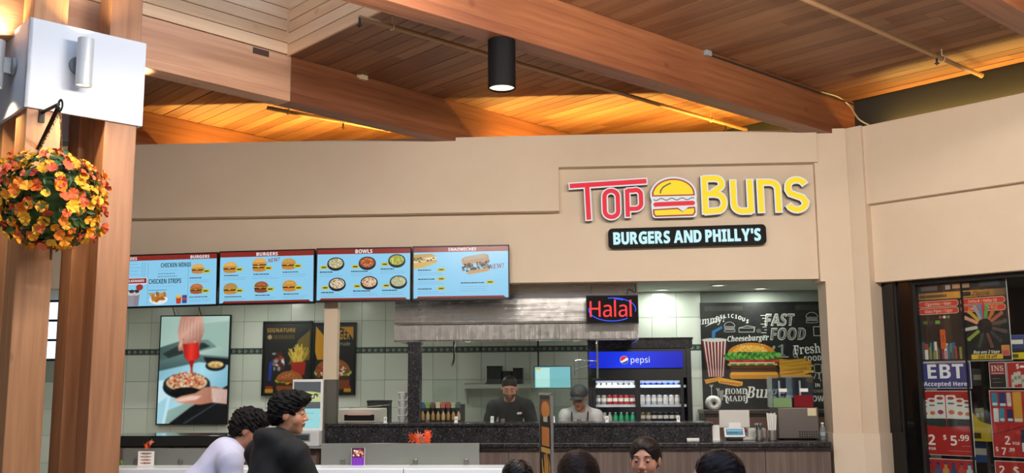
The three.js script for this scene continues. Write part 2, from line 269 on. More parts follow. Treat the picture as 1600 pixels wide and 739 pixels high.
  for (let u = UL + tw / 2; u < muralL + 0.1; u += tw) {
    for (let y = bandY + bandH / 2; y < KC - 0.02; y += th) { const h = Math.min(th, KC - y); if (inWindow(u, y, y + h)) continue; const m = part('wall_tile', tileGeo(h), [M.tile, M.tile2, M.tile3][Math.floor(rnd(3))], kb); m.position.set(u, y + h / 2, -0.007); }
    for (let y = bandY - bandH / 2; y > 0.5; y -= th) { if (inWindow(u, y - th, y)) continue; const m = part('wall_tile', tileGeo(th), [M.tile, M.tile2, M.tile3][Math.floor(rnd(3))], kb); m.position.set(u, y - th / 2, -0.007); }
  }
  const bandTex = cv(256, 64, (g, w, h) => { g.fillStyle = '#2e3833'; g.fillRect(0, 0, w, h); g.fillStyle = '#8b9a90'; g.fillRect(0, 4, w, 3); g.fillRect(0, h - 7, w, 3); for (let i = 0; i < 4; i++) { g.fillStyle = '#a3b0a6'; g.fillRect(i * 64 + 10, 18, 26, 28); g.fillStyle = '#39463f'; g.fillRect(i * 64 + 17, 25, 12, 14); g.fillStyle = '#7d8c83'; g.fillRect(i * 64 + 46, 24, 8, 16); } });
  bandTex.wrapS = THREE.RepeatWrapping; const bm = printed(bandTex, 0.3), bandW = tw;
  const bg = new THREE.BoxGeometry(bandW - 0.003, bandH - 0.004, 0.016);
  for (let u = UL + tw / 2; u < muralL + 0.1; u += tw) { if (inWindow(u, bandY, bandY)) continue; const m = part('border_tile', bg, bm, kb); m.position.set(u, bandY, -0.007); }
  part('plaster', bx(0.15, CEIL, KB, UL, CEIL / 2, KB / 2 + 0.02), M.tile2, structure('wall_kitchen_far', S(0, 0, KB), TF));
  part('plaster', bx(0.12, KC, KB, uR, KC / 2, KB / 2), M.tile2, structure('wall_kitchen_near', S(0, 0, KB), TF));
  const kc = structure('ceiling_001', S(0, KC, 0), TF);
  part('ceiling_slab', bx(uR - UL + 0.3, 0.1, KB, (uR + UL) / 2, 0.05, -KB / 2 - 0.14), std('#dfe2dc', 0.8), kc);
  // unlit inside of the neighbouring shop
  const inner = structure('wall_shop', Q(0, 0, 0), TR);
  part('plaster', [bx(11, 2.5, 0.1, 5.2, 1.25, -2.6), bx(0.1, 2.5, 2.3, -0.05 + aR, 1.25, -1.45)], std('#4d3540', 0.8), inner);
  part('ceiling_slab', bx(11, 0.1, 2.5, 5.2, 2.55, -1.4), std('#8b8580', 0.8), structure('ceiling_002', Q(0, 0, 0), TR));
}
// warm strips in the cove behind the parapets
{
  const strip = (name, mid, turn, len, label, share = 1) => {
    const t = thing(name, mid, turn, label, 'light');
    part('channel', bx(len, 0.03, 0.07), M.grey, t);
    const gl = part('led_diffuser', bx(len - 0.02, 0.012, 0.04, 0, 0.021, 0), glow('#ffb347', 2), t);
    const n = Math.ceil(len / 2.4);
    for (let i = 0; i < n; i++) { const l = new THREE.RectAreaLight(new THREE.Color().setRGB(...COVE), COVE_POWER * share, len / n, 0.04); l.name = 'cove_strip'; l.position.set(-len / 2 + len * (i + 0.5) / n, 0.034, 0); l.rotation.x = Math.PI / 2; t.add(l); }
    return t;
  };
  strip('cove_light', S((UL + GP.u) / 2 - 0.1, 3.62, 0.37), TF, GP.u - UL - 0.6, 'hidden warm strip lamp lying behind the parapet over the menu boards');
  strip('cove_light', Q(3.2, 3.81, 0.225), TR, 5.8, 'hidden warm strip lamp lying behind the parapet of the neighbouring shop', 0.42);
}

// linear wall washers added under the skylight, out of the picture, that light the shop fronts
for (const [pos, aim, label] of [[S(-0.7, 3.68, -4.6), S(-3.7, 2.9, 0), 'added unseen linear lamp before the menu screens'], [S(1.0, 3.68, -4.6), S(0.2, 2.9, 0), 'added unseen linear lamp before the counter'], [S(2.7, 3.68, -4.6), S(2.6, 2.9, 0), 'added unseen linear lamp before the red and yellow sign'], [Q(3.2, 4.12, -4.0), Q(2.2, 2.2, 0), 'added unseen linear lamp before the tobacco shop']]) {
  const t = thing('added_washer', pos, aim.x > 4 ? TR : TF, label, 'lamp');
  part('housing', bx(1.6, 0.07, 0.09, 0, 0.04, 0.05, 0.01), M.black, t); part('light_lens', bx(1.56, 0.05, 0.02, 0, 0.02, -0.005), glow('#ffe2b8', 2), t);
  for (const x of [-0.7, 0.7]) part('hanger', rod([x, 0.07, 0.05], [x, CEIL + 0.5 - pos.y, 0.05], 0.006), M.dark, t);
  const l = new THREE.RectAreaLight(new THREE.Color().setRGB(...WASH), WASH_POWER, 1.5, 0.06); l.name = 'added_washer_beam'; l.position.set(0, 0.015, -0.03); t.add(l); t.updateMatrixWorld(true); l.lookAt(aim);
}

// ------------------------------------------------------------------ timber column with its white collar
const CORNER = atDepth(43, 96, 6.2);                                // near edge of the collar
const CA = RN.clone(), CB = RU.clone().negate();                     // its two visible sides run away along these
const CL = 0.76, cy0 = atDepth(38.9, 165.6, 6.2).y, cy1 = atDepth(46.7, 27.4, 6.2).y;
const colP = (a, b, y) => CORNER.clone().addScaledVector(CA, a).addScaledVector(CB, b).setY(y);
const TC = Math.atan2(-CA.z, CA.x);                                  // local x along the right-hand side, local z towards the viewer
{
  const t = thing('timber_column', colP(0, 0, 0), TC, 'tall clustered timber column with a white square collar under the skylight', 'column');
  const p = 0.22, e = 0.02, top = CEIL + 0.1;
  [[e, e], [CL - e - p, e], [e, CL - e - p], [CL - e - p, CL - e - p]].forEach(([a, b], i) => part('post', bx(p, top, p, a + p / 2, top / 2, -b - p / 2, 0.006), M.post[i % 2], t));
  part('collar', metric(plate([[0, cy0], [CL, cy0], [CL, cy1], [0, cy1]], 0.02, [], 0.003).translate(0, 0, -0.02)), M.whitePaint, t);
  part('collar', metric(plate([[0, cy0], [CL, cy0], [CL, cy1], [0, cy1]], 0.02, [], 0.003).rotateY(Math.PI / 2)), M.whitePaint, t);
  part('collar', bx(CL, cy1 - cy0, 0.02, CL / 2, (cy0 + cy1) / 2, -CL), M.whitePaint, t);
  part('collar', bx(0.02, cy1 - cy0, CL, CL, (cy0 + cy1) / 2, -CL / 2), M.whitePaint, t);
}
// cylinder lamps on the collar
function sconce(pos, turn, label) {
  const t = thing('wall_sconce', pos, turn, label, 'lamp', 'grey cylinder lamps on the column collar');
  const body = std('#c2c6ca', 0.4, { metalness: 0.3 }), r = 0.052, h = 0.325;
  part('back_plate', new THREE.CylinderGeometry(0.062, 0.066, 0.022, 28).rotateX(Math.PI / 2).translate(0, 0, 0.014), std('#7d8489', 0.4, { metalness: 0.4 }), t);
  part('arm', bx(0.05, 0.11, 0.06, 0, 0, 0.05, 0.006), std('#9aa0a5', 0.4, { metalness: 0.4 }), t);
  const pts = [[r - 0.006, -h / 2 + 0.012], [r - 0.004, -h / 2], [r, -h / 2 + 0.003], [r, -0.004], [r - 0.002, -0.002], [r - 0.002, 0.002], [r, 0.004], [r, h / 2 - 0.003], [r - 0.004, h / 2], [r - 0.006, h / 2 - 0.012]];
  part('cylinder', lathe(pts, 32).translate(0, 0, 0.115), body, t);
  for (const s of [-1, 1]) {
    part('light_lens', new THREE.CircleGeometry(r - 0.006, 28).rotateX(s * -Math.PI / 2).translate(0, s * (h / 2 - 0.01), 0.115), glow('#fff0d0', 2.2), t);
    const l = new THREE.SpotLight(new THREE.Color().setRGB(1, 0.78, 0.45), 4.5, 0, 1.0, 0.8); l.name = 'sconce_beam'; l.position.set(0, s * (h / 2 - 0.004), 0.115); l.target.position.set(0, s * 2, 0.115); t.add(l, l.target); l.castShadow = true;
  }
}
{
  const ym = (cy0 + cy1) / 2 + 0.0;
  const fA = (px, py) => { const p = hitPlane(px, py, CB, CB.dot(CORNER)); return p.clone().sub(CORNER).dot(CA); };
  const a = fA(122, 112), yS = hitPlane(132, 106, CB, CB.dot(CORNER)).y;
  sconce(colP(a, 0, yS).addScaledVector(CB, -0.004), TC, 'grey up-and-down cylinder lamp above the flower ball bracket');
  sconce(colP(-0.004, CL * 0.36, yS - 0.01), TC - Math.PI / 2, 'grey up-and-down cylinder lamp on the collar side away from the menus');
  sconce(colP(CL + 0.014, 0.5, yS - 0.04), TC + Math.PI / 2, 'grey up-and-down cylinder lamp on the collar side facing the menus');
}
// hanging ball of artificial flowers on its bracket
{
  const frontAt = (px, py, out) => hitPlane(px, py, CB, CB.dot(CORNER) + 0.018 - out);
  const plateP = frontAt(66, 180, 0), low = frontAt(60, 232, 0), tip = frontAt(91, 168, 0.37), iron = std('#1b1a1c', 0.5, { metalness: 0.6 });
  const b = thing('plant_bracket', plateP, 0, 'black iron angle bracket holding the flower ball on the column', 'bracket'), L = (p) => p.clone().sub(plateP);
  part('wall_plate', bx(0.035, 0.1, 0.012).rotateY(TC).translate(0, 0, 0.006), iron, b);
  part('arm', rod(V(0, 0.02, 0), L(tip).add(V(0, 0.02, 0)), 0.012), iron, b);
  part('strut', rod(L(low), L(tip), 0.014), iron, b);
  part('hook', tube([L(tip).add(V(0, 0.03, 0)), L(tip).add(V(0.014, 0.05, 0)), L(tip).add(V(0.026, 0.02, 0)), L(tip).add(V(0.016, -0.02, 0)), L(tip).add(V(0, -0.03, 0))], 0.007), iron, b);
  const zc = -tip.z, c = atDepth(79, 313, zc), R = 0.272;
  const f = thing('flower_ball', c, 0, 'hanging ball of orange, yellow and coral artificial flowers beside the column', 'flowers');
  part('core', new THREE.IcosahedronGeometry(R * 0.84, 3), std('#3f5b2c', 0.9), f);
  const topL = tip.clone().sub(c).add(V(0.014, -0.03, 0));
  for (let k = 0; k < 3; k++) { const a = k * 2.1 + 0.6, e = V(Math.cos(a) * 0.11, R * 0.86, Math.sin(a) * 0.11), n = 14; const g = []; for (let i = 0; i < n; i++) { const p = topL.clone().lerp(e, (i + 0.5) / n), tor = new THREE.TorusGeometry(0.008, 0.0022, 4, 8); tor.scale(0.7, 1.3, 1); if (i % 2) tor.rotateY(Math.PI / 2); g.push(tor.translate(p.x, p.y, p.z)); } part('chain', g, std('#6b5136', 0.5, { metalness: 0.5 }), f); }
  part('drain_stem', rod(V(0.03, -R * 0.9, 0.02), V(0.034, -R - 0.1, 0.02), 0.007), std('#5a3a22', 0.6), f);
  const petal = []; for (let k = 0; k < 5; k++) { const g = new THREE.PlaneGeometry(0.022, 0.026, 2, 2).toNonIndexed(), p = g.attributes.position; for (let i = 0; i < p.count; i++) { const x = p.getX(i), y = p.getY(i) + 0.013; p.setXYZ(i, x * (0.55 + y * 28), y, 0.004 + y * 0.55 - x * x * 30); } g.computeVertexNormals(); g.rotateZ(k * Math.PI * 2 / 5); petal.push(g); }
  const blossomGeo = mergeGeometries(petal.map(strip));
  const cols = ['#f09a18', '#f4b024', '#ee8220', '#e86a38', '#ea7048', '#f2be30', '#f0a81e', '#e25a34', '#f0b02c'].map((h) => std(h, 0.6, { side: THREE.DoubleSide }));
  const N = 295, up = V(0, 0, 1), boxy = (n) => 0.96 / Math.pow(Math.abs(n.x) ** 3.2 + Math.abs(n.y) ** 3.2 + Math.abs(n.z) ** 3.2, 1 / 3.2);
  for (let i = 0; i < N; i++) {
    const y = 1 - 2 * (i + 0.5) / N, r = Math.sqrt(1 - y * y), a = i * 2.39996 + rnd(-0.25, 0.25), n = V(Math.cos(a) * r, y + rnd(-0.05, 0.05), Math.sin(a) * r).normalize();
    const m = part('blossom', blossomGeo, cols[Math.floor(rnd(cols.length))], f), rad = R * rnd(0.9, 1.12);
    m.position.copy(n).multiplyScalar(rad * boxy(n)); m.quaternion.setFromUnitVectors(up, n.clone().add(V(rnd(-0.5, 0.5), rnd(-0.4, 0.6), rnd(-0.5, 0.5))).normalize()); m.rotateZ(rnd(6)); m.scale.setScalar(rnd(0.95, 1.45));
  }
  const lg = new THREE.PlaneGeometry(0.028, 0.05, 2, 2), lp = lg.attributes.position; for (let i = 0; i < lp.count; i++) { const x = lp.getX(i), y = lp.getY(i); lp.setXYZ(i, x * (1 - Math.abs(y) * 26), y + 0.02, Math.abs(x) * 0.5 - y * y * 6); } lg.computeVertexNormals();
  const leaves = new THREE.InstancedMesh(lg, std('#3f5b2c', 0.6, { side: THREE.DoubleSide }), 620), o = new THREE.Object3D(), col = new THREE.Color();
  for (let i = 0; i < 620; i++) { const n = V(rnd(-1, 1), rnd(-1, 1), rnd(-1, 1)).normalize(); o.position.copy(n).multiplyScalar(R * rnd(0.84, 1.04) * boxy(n)); o.quaternion.setFromUnitVectors(V(0, 0, 1), n.clone().add(V(rnd(-0.7, 0.7), rnd(-0.7, 0.7), rnd(-0.7, 0.7))).normalize()); o.rotateZ(rnd(6)); o.scale.setScalar(rnd(0.7, 1.3)); o.updateMatrix(); leaves.setMatrixAt(i, o.matrix); leaves.setColorAt(i, col.setRGB(rnd(0.6, 1.2), rnd(0.7, 1.2), rnd(0.5, 1))); }
  leaves.name = 'foliage'; leaves.userData.kind = 'stuff'; leaves.castShadow = leaves.receiveShadow = true; f.add(leaves);
}
// black cylinder lamp under the second beam
{
  const n = V(-beam2.dir.z, 0, beam2.dir.x), und = CEIL - 0.39, p = hitPlane(784, 66, V(0, 1, 0), und), r = 0.0955, h = 0.345;
  p.addScaledVector(n, -0.095 - n.dot(p.clone().sub(beam2.p)));       // centred under the timber
  const c = hitPlane(784, 100, n, n.dot(p)); p.x = c.x; p.z = c.z; p.y = und;
  const t = thing('ceiling_lamp', p, 0, 'black cylinder downlight fixed under the reddish beam', 'lamp');
  part('housing', lathe([[0, 0], [r - 0.003, 0], [r, -0.003], [r, -h + 0.003], [r - 0.003, -h], [r - 0.007, -h], [r - 0.01, -h + 0.02], [r - 0.03, -h + 0.05]], 40), phys('#030304', 0.7, { specularIntensity: 0.3 }), t);
  part('light_lens', new THREE.CircleGeometry(r - 0.008, 36).rotateX(Math.PI / 2).translate(0, -h + 0.012, 0), glow('#fff2cf', 1.6), t);
  const l = new THREE.SpotLight(new THREE.Color().setRGB(1, 0.86, 0.62), 14, 0, 0.9, 0.5); l.name = 'downlight_beam'; l.position.set(0, -h + 0.006, 0); l.target.position.set(0, -3, 0); l.castShadow = true; t.add(l, l.target);
}
// sprinkler pipes, little fittings and cables of the roof
{
  const yP = CEIL - 0.085, pm = std('#a8825c', 0.45), wp = (px, py, y = yP) => hitPlane(px, py, V(0, 1, 0), y);
  function pipe(a, b, heads, hangers, label) {
    const t = thing('sprinkler_pipe', a, 0, label, 'pipe'), L = (p) => p.clone().sub(a);
    part('pipe', rod(V(0, 0, 0), L(b), 0.019, 12), pm, t);
    part('end_cap', rod(L(b), L(b.clone().add(b.clone().sub(a).normalize().multiplyScalar(0.03))), 0.023, 12), pm, t);
    for (const s of hangers) { const p = L(a.clone().lerp(b, s)); part('hanger', [new THREE.TorusGeometry(0.024, 0.005, 6, 16).rotateY(TR + Math.PI).translate(p.x, p.y, p.z), rod(p, p.clone().add(V(0, 0.085, 0)), 0.005)], M.cream, t); }
    for (const s of heads) { const p = L(a.clone().lerp(b, s)); const h = part('sprinkler_head', [rod(p, p.clone().add(V(0, -0.05, 0)), 0.009), cyl(0.02, 0.02, 0.006, p.x, p.y - 0.062, p.z, 14), rod(p.clone().add(V(0, -0.05, 0)), p.clone().add(V(0, -0.08, 0)), 0.004)], std('#2d2622', 0.5), t); }
  }
  pipe(wp(562, 27), wp(1163, 202), [0.0, 0.93], [0.06, 0.88], 'sprinkler pipe running from the skylight siding towards the red and yellow sign');
  pipe(wp(1180, -34), wp(1531, 117), [0.76], [0.79], 'sprinkler pipe ending over the tobacco shop front');
  pipe(wp(418, 168.5), wp(705, 221.5), [0.38], [0.1], 'cream sprinkler pipe tucked behind the beam over the menus');
  const box1 = onBeam(beam1, 568, 121, 0.02), t1 = thing('junction_box', box1, beam1.turn, 'small cream electrical box on the beam over the menus', 'box');
  part('box', bx(0.075, 0.04, 0.036, 0, 0, 0, 0.004), M.cream, t1); part('conduit_nut', new THREE.CylinderGeometry(0.016, 0.016, 0.03, 12).rotateZ(Math.PI / 2).translate(-0.05, 0, 0), M.cream, t1);
  const box2 = onBeam(beam2, 1106, 84, 0.02), t2 = thing('junction_box', box2, beam2.turn, 'small grey electrical box with a conduit along the lamp beam', 'box');
  part('box', bx(0.07, 0.045, 0.036, 0, 0.005, 0, 0.004), M.grey, t2);
  const cEnd = onBeam(beam2, 1337, 165, 0.012), dl = cEnd.clone().sub(box2); dl.applyAxisAngle(V(0, 1, 0), -beam2.turn);
  part('conduit', tube([[0.03, 0, 0], [dl.x * 0.15, dl.y * 0.15, 0], [dl.x * 0.5, dl.y * 0.5, 0], [dl.x - 0.02, dl.y, 0]], 0.008, 30), std('#2a2624', 0.5), t2);
  const a = onBeam(beam2, 1283, 144, 0.012), e = Q(pQ(1361, 195.5, 0.05).a, 3.9, 0.05), t3 = thing('cable', a, 0, 'cream cable sagging off the beam end onto the shop parapet', 'cable'), L = (p) => p.clone().sub(a);
  part('cable_sheath', tube([V(0, 0, 0), L(onBeam(beam2, 1310, 152, 0.02)), L(onBeam(beam2, 1326, 164, 0.03)), L(a.clone().lerp(e, 0.78)).add(V(0, -0.015, 0)), L(e)], 0.0075, 40), M.cream, t3);
}

// ------------------------------------------------------------------ printed and displayed artwork
const font = await new FontLoader().loadAsync('fonts/droid/droid_sans_bold.typeface.json');
const fontThin = await new FontLoader().loadAsync('fonts/droid/droid_sans_regular.typeface.json');
function txt(g, s, x, y, size, color, { sx = 1, bold = true, align = 'left', rot = 0, family = 'sans-serif', stroke, skew = 0, italic = false } = {}) {
  g.save(); g.translate(x, y); g.rotate(rot); g.transform(1, 0, skew, 1, 0, 0); g.scale(sx, 1); g.font = `${italic ? 'italic ' : ''}${bold ? 'bold ' : ''}${size}px ${family}`; g.textAlign = align; g.textBaseline = 'middle';
  if (stroke) { g.strokeStyle = color; g.lineWidth = stroke; g.lineJoin = 'round'; g.strokeText(s, 0, 0); } else { g.fillStyle = color; g.fillText(s, 0, 0); }
  g.restore();
}
const ell = (g, x, y, rx, ry, c, rot = 0) => { g.fillStyle = c; g.beginPath(); g.ellipse(x, y, rx, ry, rot, 0, Math.PI * 2); g.fill(); };
const poly = (g, pts, c) => { g.fillStyle = c; g.beginPath(); pts.forEach(([x, y], i) => i ? g.lineTo(x, y) : g.moveTo(x, y)); g.closePath(); g.fill(); };
const rr = (g, x, y, w, h, r, c) => { g.fillStyle = c; g.beginPath(); g.roundRect(x, y, w, h, r); g.fill(); };
const lines = (g, x, y, w, n, gap, c, hgt = 2) => { for (let i = 0; i < n; i++) { g.fillStyle = c; for (let p = 0; p < w * (0.7 + 0.3 * rnd());) { const l = 6 + rnd(14); g.fillRect(x + p, y + i * gap, l, hgt); p += l + 3; } } };
function burger(g, x, y, s, { bun = '#c98a3c', bun2 = '#e3ad62', patty = '#5d3620', extra = ['#7fa63a', '#e6b93a'], layers = 1, seeds = true } = {}) {
  ell(g, x, y + s * 0.42, s * 0.5, s * 0.14, bun); g.fillStyle = bun; g.fillRect(x - s * 0.5, y + s * 0.26, s, s * 0.16);
  let yy = y + s * 0.24;
  for (let k = 0; k < layers; k++) {
    rr(g, x - s * 0.52, yy - s * 0.1, s * 1.04, s * 0.15, s * 0.07, patty); rr(g, x - s * 0.5, yy - s * 0.13, s, s * 0.06, s * 0.03, extra[1]);
    poly(g, [[x - s * 0.2, yy - s * 0.08], [x + s * 0.05, yy - s * 0.08], [x - s * 0.08, yy + s * 0.01]], extra[1]); yy -= s * 0.19;
  }
  for (let i = 0; i < 9; i++) ell(g, x - s * 0.48 + i * s * 0.12, yy + s * 0.03 + (i % 2) * s * 0.03, s * 0.08, s * 0.06, i % 2 ? extra[0] : '#9cbc55');
  g.fillStyle = bun2; g.beginPath(); g.ellipse(x, yy, s * 0.51, s * 0.36, 0, Math.PI, 0); g.fill();
  g.fillStyle = bun; g.beginPath(); g.ellipse(x, yy, s * 0.51, s * 0.1, 0, Math.PI, 0, true); g.fill();
  if (seeds) for (let i = 0; i < 14; i++) { const a = Math.PI + 0.4 + rnd(2.3), r = rnd(0.4, 0.85); ell(g, x + Math.cos(a) * s * 0.46 * r, yy + Math.sin(a) * s * 0.31 * r, s * 0.018, s * 0.012, '#f5e2b8'); }
}
function bowl(g, x, y, r, cols) {
  ell(g, x, y + r * 0.12, r * 1.02, r * 0.8, '#12161a'); ell(g, x, y, r, r * 0.72, '#23282c'); ell(g, x, y, r * 0.86, r * 0.6, cols[0]);
  for (let i = 0; i < 70; i++) { const a = rnd(6.28), q = Math.sqrt(rnd()) * 0.8; ell(g, x + Math.cos(a) * r * q, y + Math.sin(a) * r * q * 0.68, r * rnd(0.05, 0.13), r * rnd(0.03, 0.08), cols[Math.floor(rnd(cols.length))], rnd(3)); }
}
const price = (g, x, y, w, h) => { rr(g, x, y, w, h, h / 2, '#cfc02c'); g.fillStyle = '#3c4418'; g.fillRect(x + w * 0.22, y + h * 0.32, w * 0.56, h * 0.36); };
function newMark(g, x, y, size) { txt(g, 'NEW!', x, y, size, '#8d2a2e', { rot: -0.1, skew: -0.25, family: 'serif', sx: 0.8 }); }
const SKYB = '#8fd0f2', BAR = '#8c2a22';
function menuBase(g, w, h, bottom = true) { g.fillStyle = SKYB; g.fillRect(0, 0, w, h); g.fillStyle = BAR; g.fillRect(0, 0, w, h * 0.1); if (bottom) poly(g, [[w * 0.05, h * 0.962], [w * 0.95, h * 0.962], [w * 0.97, h], [w * 0.03, h]], BAR); }
const menuTex = [
  cv(640, 360, (g, w, h) => {
    menuBase(g, w, h, false);
    txt(g, 'SIDES', 20, 20, 28, '#f2f4f6', { align: 'left' }); txt(g, 'BURGERS', 590, 20, 30, '#f2f4f6', { align: 'right' });
    lines(g, 14, 60, 110, 5, 24, '#5a86a0'); for (let i = 0; i < 5; i++) { g.strokeStyle = '#41637a'; g.strokeRect(128, 56 + i * 24, 26, 12); }
    g.fillStyle = '#6f8ea4'; g.fillRect(172, 50, 2, 300); g.fillRect(446, 56, 2, 270);
    txt(g, 'CHICKEN WINGS', 258, 74, 42, '#20323d', { sx: 0.62 }); lines(g, 240, 108, 190, 1, 12, '#7fa9c2'); lines(g, 240, 132, 130, 2, 20, '#4a6b80', 4);
    rr(g, 0, 158, 168, 46, 4, '#f5eff0'); g.fillStyle = BAR; g.fillRect(4, 162, 160, 36); txt(g, 'MILKSHAKES', 84, 180, 24, '#f4eef0', { align: 'center', sx: 0.9 });
    txt(g, 'CHICKEN STRIPS', 178, 188, 46, '#20323d', { sx: 0.62 }); lines(g, 180, 222, 220, 1, 12, '#7fa9c2'); lines(g, 180, 248, 130, 2, 22, '#4a6b80', 4);
    for (const [x, c] of [[30, '#7f7482'], [95, '#8d8590'], [62, '#9a929b']]) { poly(g, [[x - 26, 270], [x + 26, 270], [x + 18, 358], [x - 18, 358]], c); ell(g, x, 266, 30, 18, '#c9c2c4'); ell(g, x + 4, 254, 18, 12, '#3a3134'); }
    ell(g, 118, 226, 24, 22, '#a3342c');
    ell(g, 250, 318, 62, 34, '#e9edee'); for (let i = 0; i < 16; i++) ell(g, 250 + rnd(-45, 45), 300 + rnd(-22, 20), 20, 11, ['#b9772f', '#a6652a', '#cf933d'][i % 3], rnd(3));
    poly(g, [[366, 300], [406, 300], [400, 350], [372, 350]], '#c93b2c'); for (let i = 0; i < 7; i++) { g.fillStyle = '#e9c04a'; g.fillRect(368 + i * 5, 282 + rnd(8), 4, 24); } rr(g, 410, 290, 32, 58, 5, '#33518f'); g.fillStyle = '#c93b2c'; g.fillRect(410, 310, 32, 14);
    burger(g, 512, 96, 82, { extra: ['#8fae4a', '#e7c05a'] }); price(g, 545, 112, 52, 26); lines(g, 458, 168, 110, 1, 10, '#1f2f3a', 6); lines(g, 458, 188, 150, 2, 12, '#6e98b2');
    burger(g, 506, 238, 84, { bun: '#a9562a', bun2: '#c2713b' }); price(g, 540, 252, 52, 26); lines(g, 458, 304, 140, 1, 10, '#1f2f3a', 5); lines(g, 458, 322, 160, 2, 12, '#6e98b2');
  }),
  cv(640, 360, (g, w, h) => {
    menuBase(g, w, h); txt(g, 'BURGERS', 320, 19, 34, '#f4f6f8', { align: 'center' });
    [[70, 96, {}], [270, 92, { layers: 2, extra: ['#e7b03a', '#f0b93a'] }], [470, 82, { bun2: '#c9974f' }], [75, 246, { patty: '#4a3325', bun2: '#b68f54', seeds: false }], [285, 240, { bun2: '#a8572f', bun: '#8d4726', patty: '#3d2a20' }], [478, 236, { bun2: '#d39a44', extra: ['#d9b04c', '#e3a93e'] }]].forEach(([x, y, o]) => {
      burger(g, x, y, 92, o); price(g, x + 34, y + 14, 54, 26); lines(g, x - 40, y + 66, 130, 1, 10, '#22323d', 6); lines(g, x - 44, y + 84, 170, 2, 13, '#6a97b3');
    });
    newMark(g, 326, 68, 36);
  }),
  cv(640, 360, (g, w, h) => {
    menuBase(g, w, h); txt(g, 'BOWLS', 320, 19, 36, '#f6f7f8', { align: 'center' });
    [[128, 100, ['#b9b085', '#8a9a5a', '#e6dcb8']], [345, 98, ['#b5562a', '#d87f3d', '#8d3a20', '#e9b684']], [548, 84, ['#a7ad3a', '#d4c84c', '#6f8a33', '#e9e2a0']], [140, 244, ['#d9cbb0', '#b98c5a', '#efe7d4', '#8c6a45']], [360, 236, ['#d8b184', '#f0e2c4', '#a24d2c', '#efe9da']], [560, 234, ['#b9b890', '#d9d6ae', '#8f9a68']]].forEach(([x, y, c], i) => {
      bowl(g, x, y, 58, c); price(g, x - 108, y + 16, 52, 24); lines(g, x - 110, y + 58, 110, 1, 10, '#1e2e38', 7); lines(g, x - 110, y + 76, 180, 2, 13, '#6a97b3');
    });
  }),
  cv(640, 360, (g, w, h) => {
    menuBase(g, w, h); txt(g, 'SNADWICHES', 330, 18, 30, '#f4eef0', { align: 'center' });
    poly(g, [[0, 52], [120, 46], [150, 62], [158, 108], [70, 140], [0, 150]], '#c9a04c'); poly(g, [[0, 84], [150, 66], [154, 88], [0, 112]], '#ead9b4'); for (let i = 0; i < 34; i++) ell(g, rnd(0, 148), rnd(74, 104), 9, 5, ['#5a3b2a', '#8e9a4c', '#e6d6a8', '#6b4530'][i % 4], rnd(3)); poly(g, [[0, 112], [120, 98], [156, 110], [70, 142], [0, 152]], '#d7b15a');
    g.save(); g.translate(425, 130); g.rotate(-0.16); rr(g, -92, -62, 184, 48, 12, '#b98a58'); rr(g, -76, -70, 150, 30, 8, '#a9a08c'); for (let i = 0; i < 60; i++) ell(g, rnd(-94, 90), rnd(-16, 36), 11, 7, ['#2f2320', '#4b3226', '#7c6a58', '#1f1a1a', '#8d7f70'][i % 5], rnd(3)); rr(g, -70, 34, 150, 24, 10, '#c59861'); g.restore();
    newMark(g, 512, 146, 44);
    for (const y of [158, 222, 290]) { lines(g, 30, y, 110, 1, 8, '#1e2e38', 7); price(g, 160, y - 10, 56, 24); lines(g, 30, y + 22, 190, 2, 13, '#6a97b3'); }
    lines(g, 320, 252, 160, 1, 8, '#1e2e38', 7); price(g, 490, 240, 56, 24); lines(g, 320, 280, 220, 3, 15, '#6a97b3');
  }),
];
{
  const labels = ['wide menu screen listing chicken wings and chicken strips, beside the timber column', 'wide menu screen headed BURGERS showing six burgers', 'wide menu screen headed BOWLS showing six black bowls', 'wide menu screen headed SNADWICHES showing two sandwiches'];
  const xs = [[190, 340.5], [342, 492], [493.5, 642.5], [644.5, 796]], tops = [[399, 393.5], [393, 388.5], [388, 385.5], [385, 382]], bots = [[481, 479], [477, 474], [473, 470], [469.5, 467.5]];
  const d = -0.13;
  xs.forEach(([x0, x1], i) => {
    const a = pS(x0, tops[i][0], d), b = pS(x1, tops[i][1], d), c = pS(x0, bots[i][0], d), e = pS(x1, bots[i][1], d), w = (b.u - a.u + e.u - c.u) / 2, top = (a.y + b.y) / 2, bot = (c.y + e.y) / 2, h = top - bot;
    const t = shopThing('menu_screen', (a.u + b.u + c.u + e.u) / 4, bot, d, labels[i], 'screen', 'menu screens over the counter'); t.rotation.z = Math.atan2(b.y - a.y, w) * 0.8;
    part('housing', [bx(w, h, 0.05, 0, h / 2, -0.03, 0.006), bx(w * 0.6, h * 0.5, 0.04, 0, h / 2, -0.06)], M.black, t);
    part('display', face(w - 0.022, h - 0.03, 0, h / 2 + 0.004, -0.0045), shown(menuTex[i], 0.92), t);
    part('bezel', [bx(w, 0.012, 0.006, 0, h - 0.006, -0.002), bx(w, 0.018, 0.006, 0, 0.009, -0.002), bx(0.011, h, 0.006, -w / 2 + 0.0055, h / 2, -0.002), bx(0.011, h, 0.006, w / 2 - 0.0055, h / 2, -0.002)], M.black, t);
    part('wall_bracket', bx(0.3, 0.2, 0.06, 0, Math.min(h * 0.75, h - 0.1), -0.098), M.steelDark, t);
  });
}
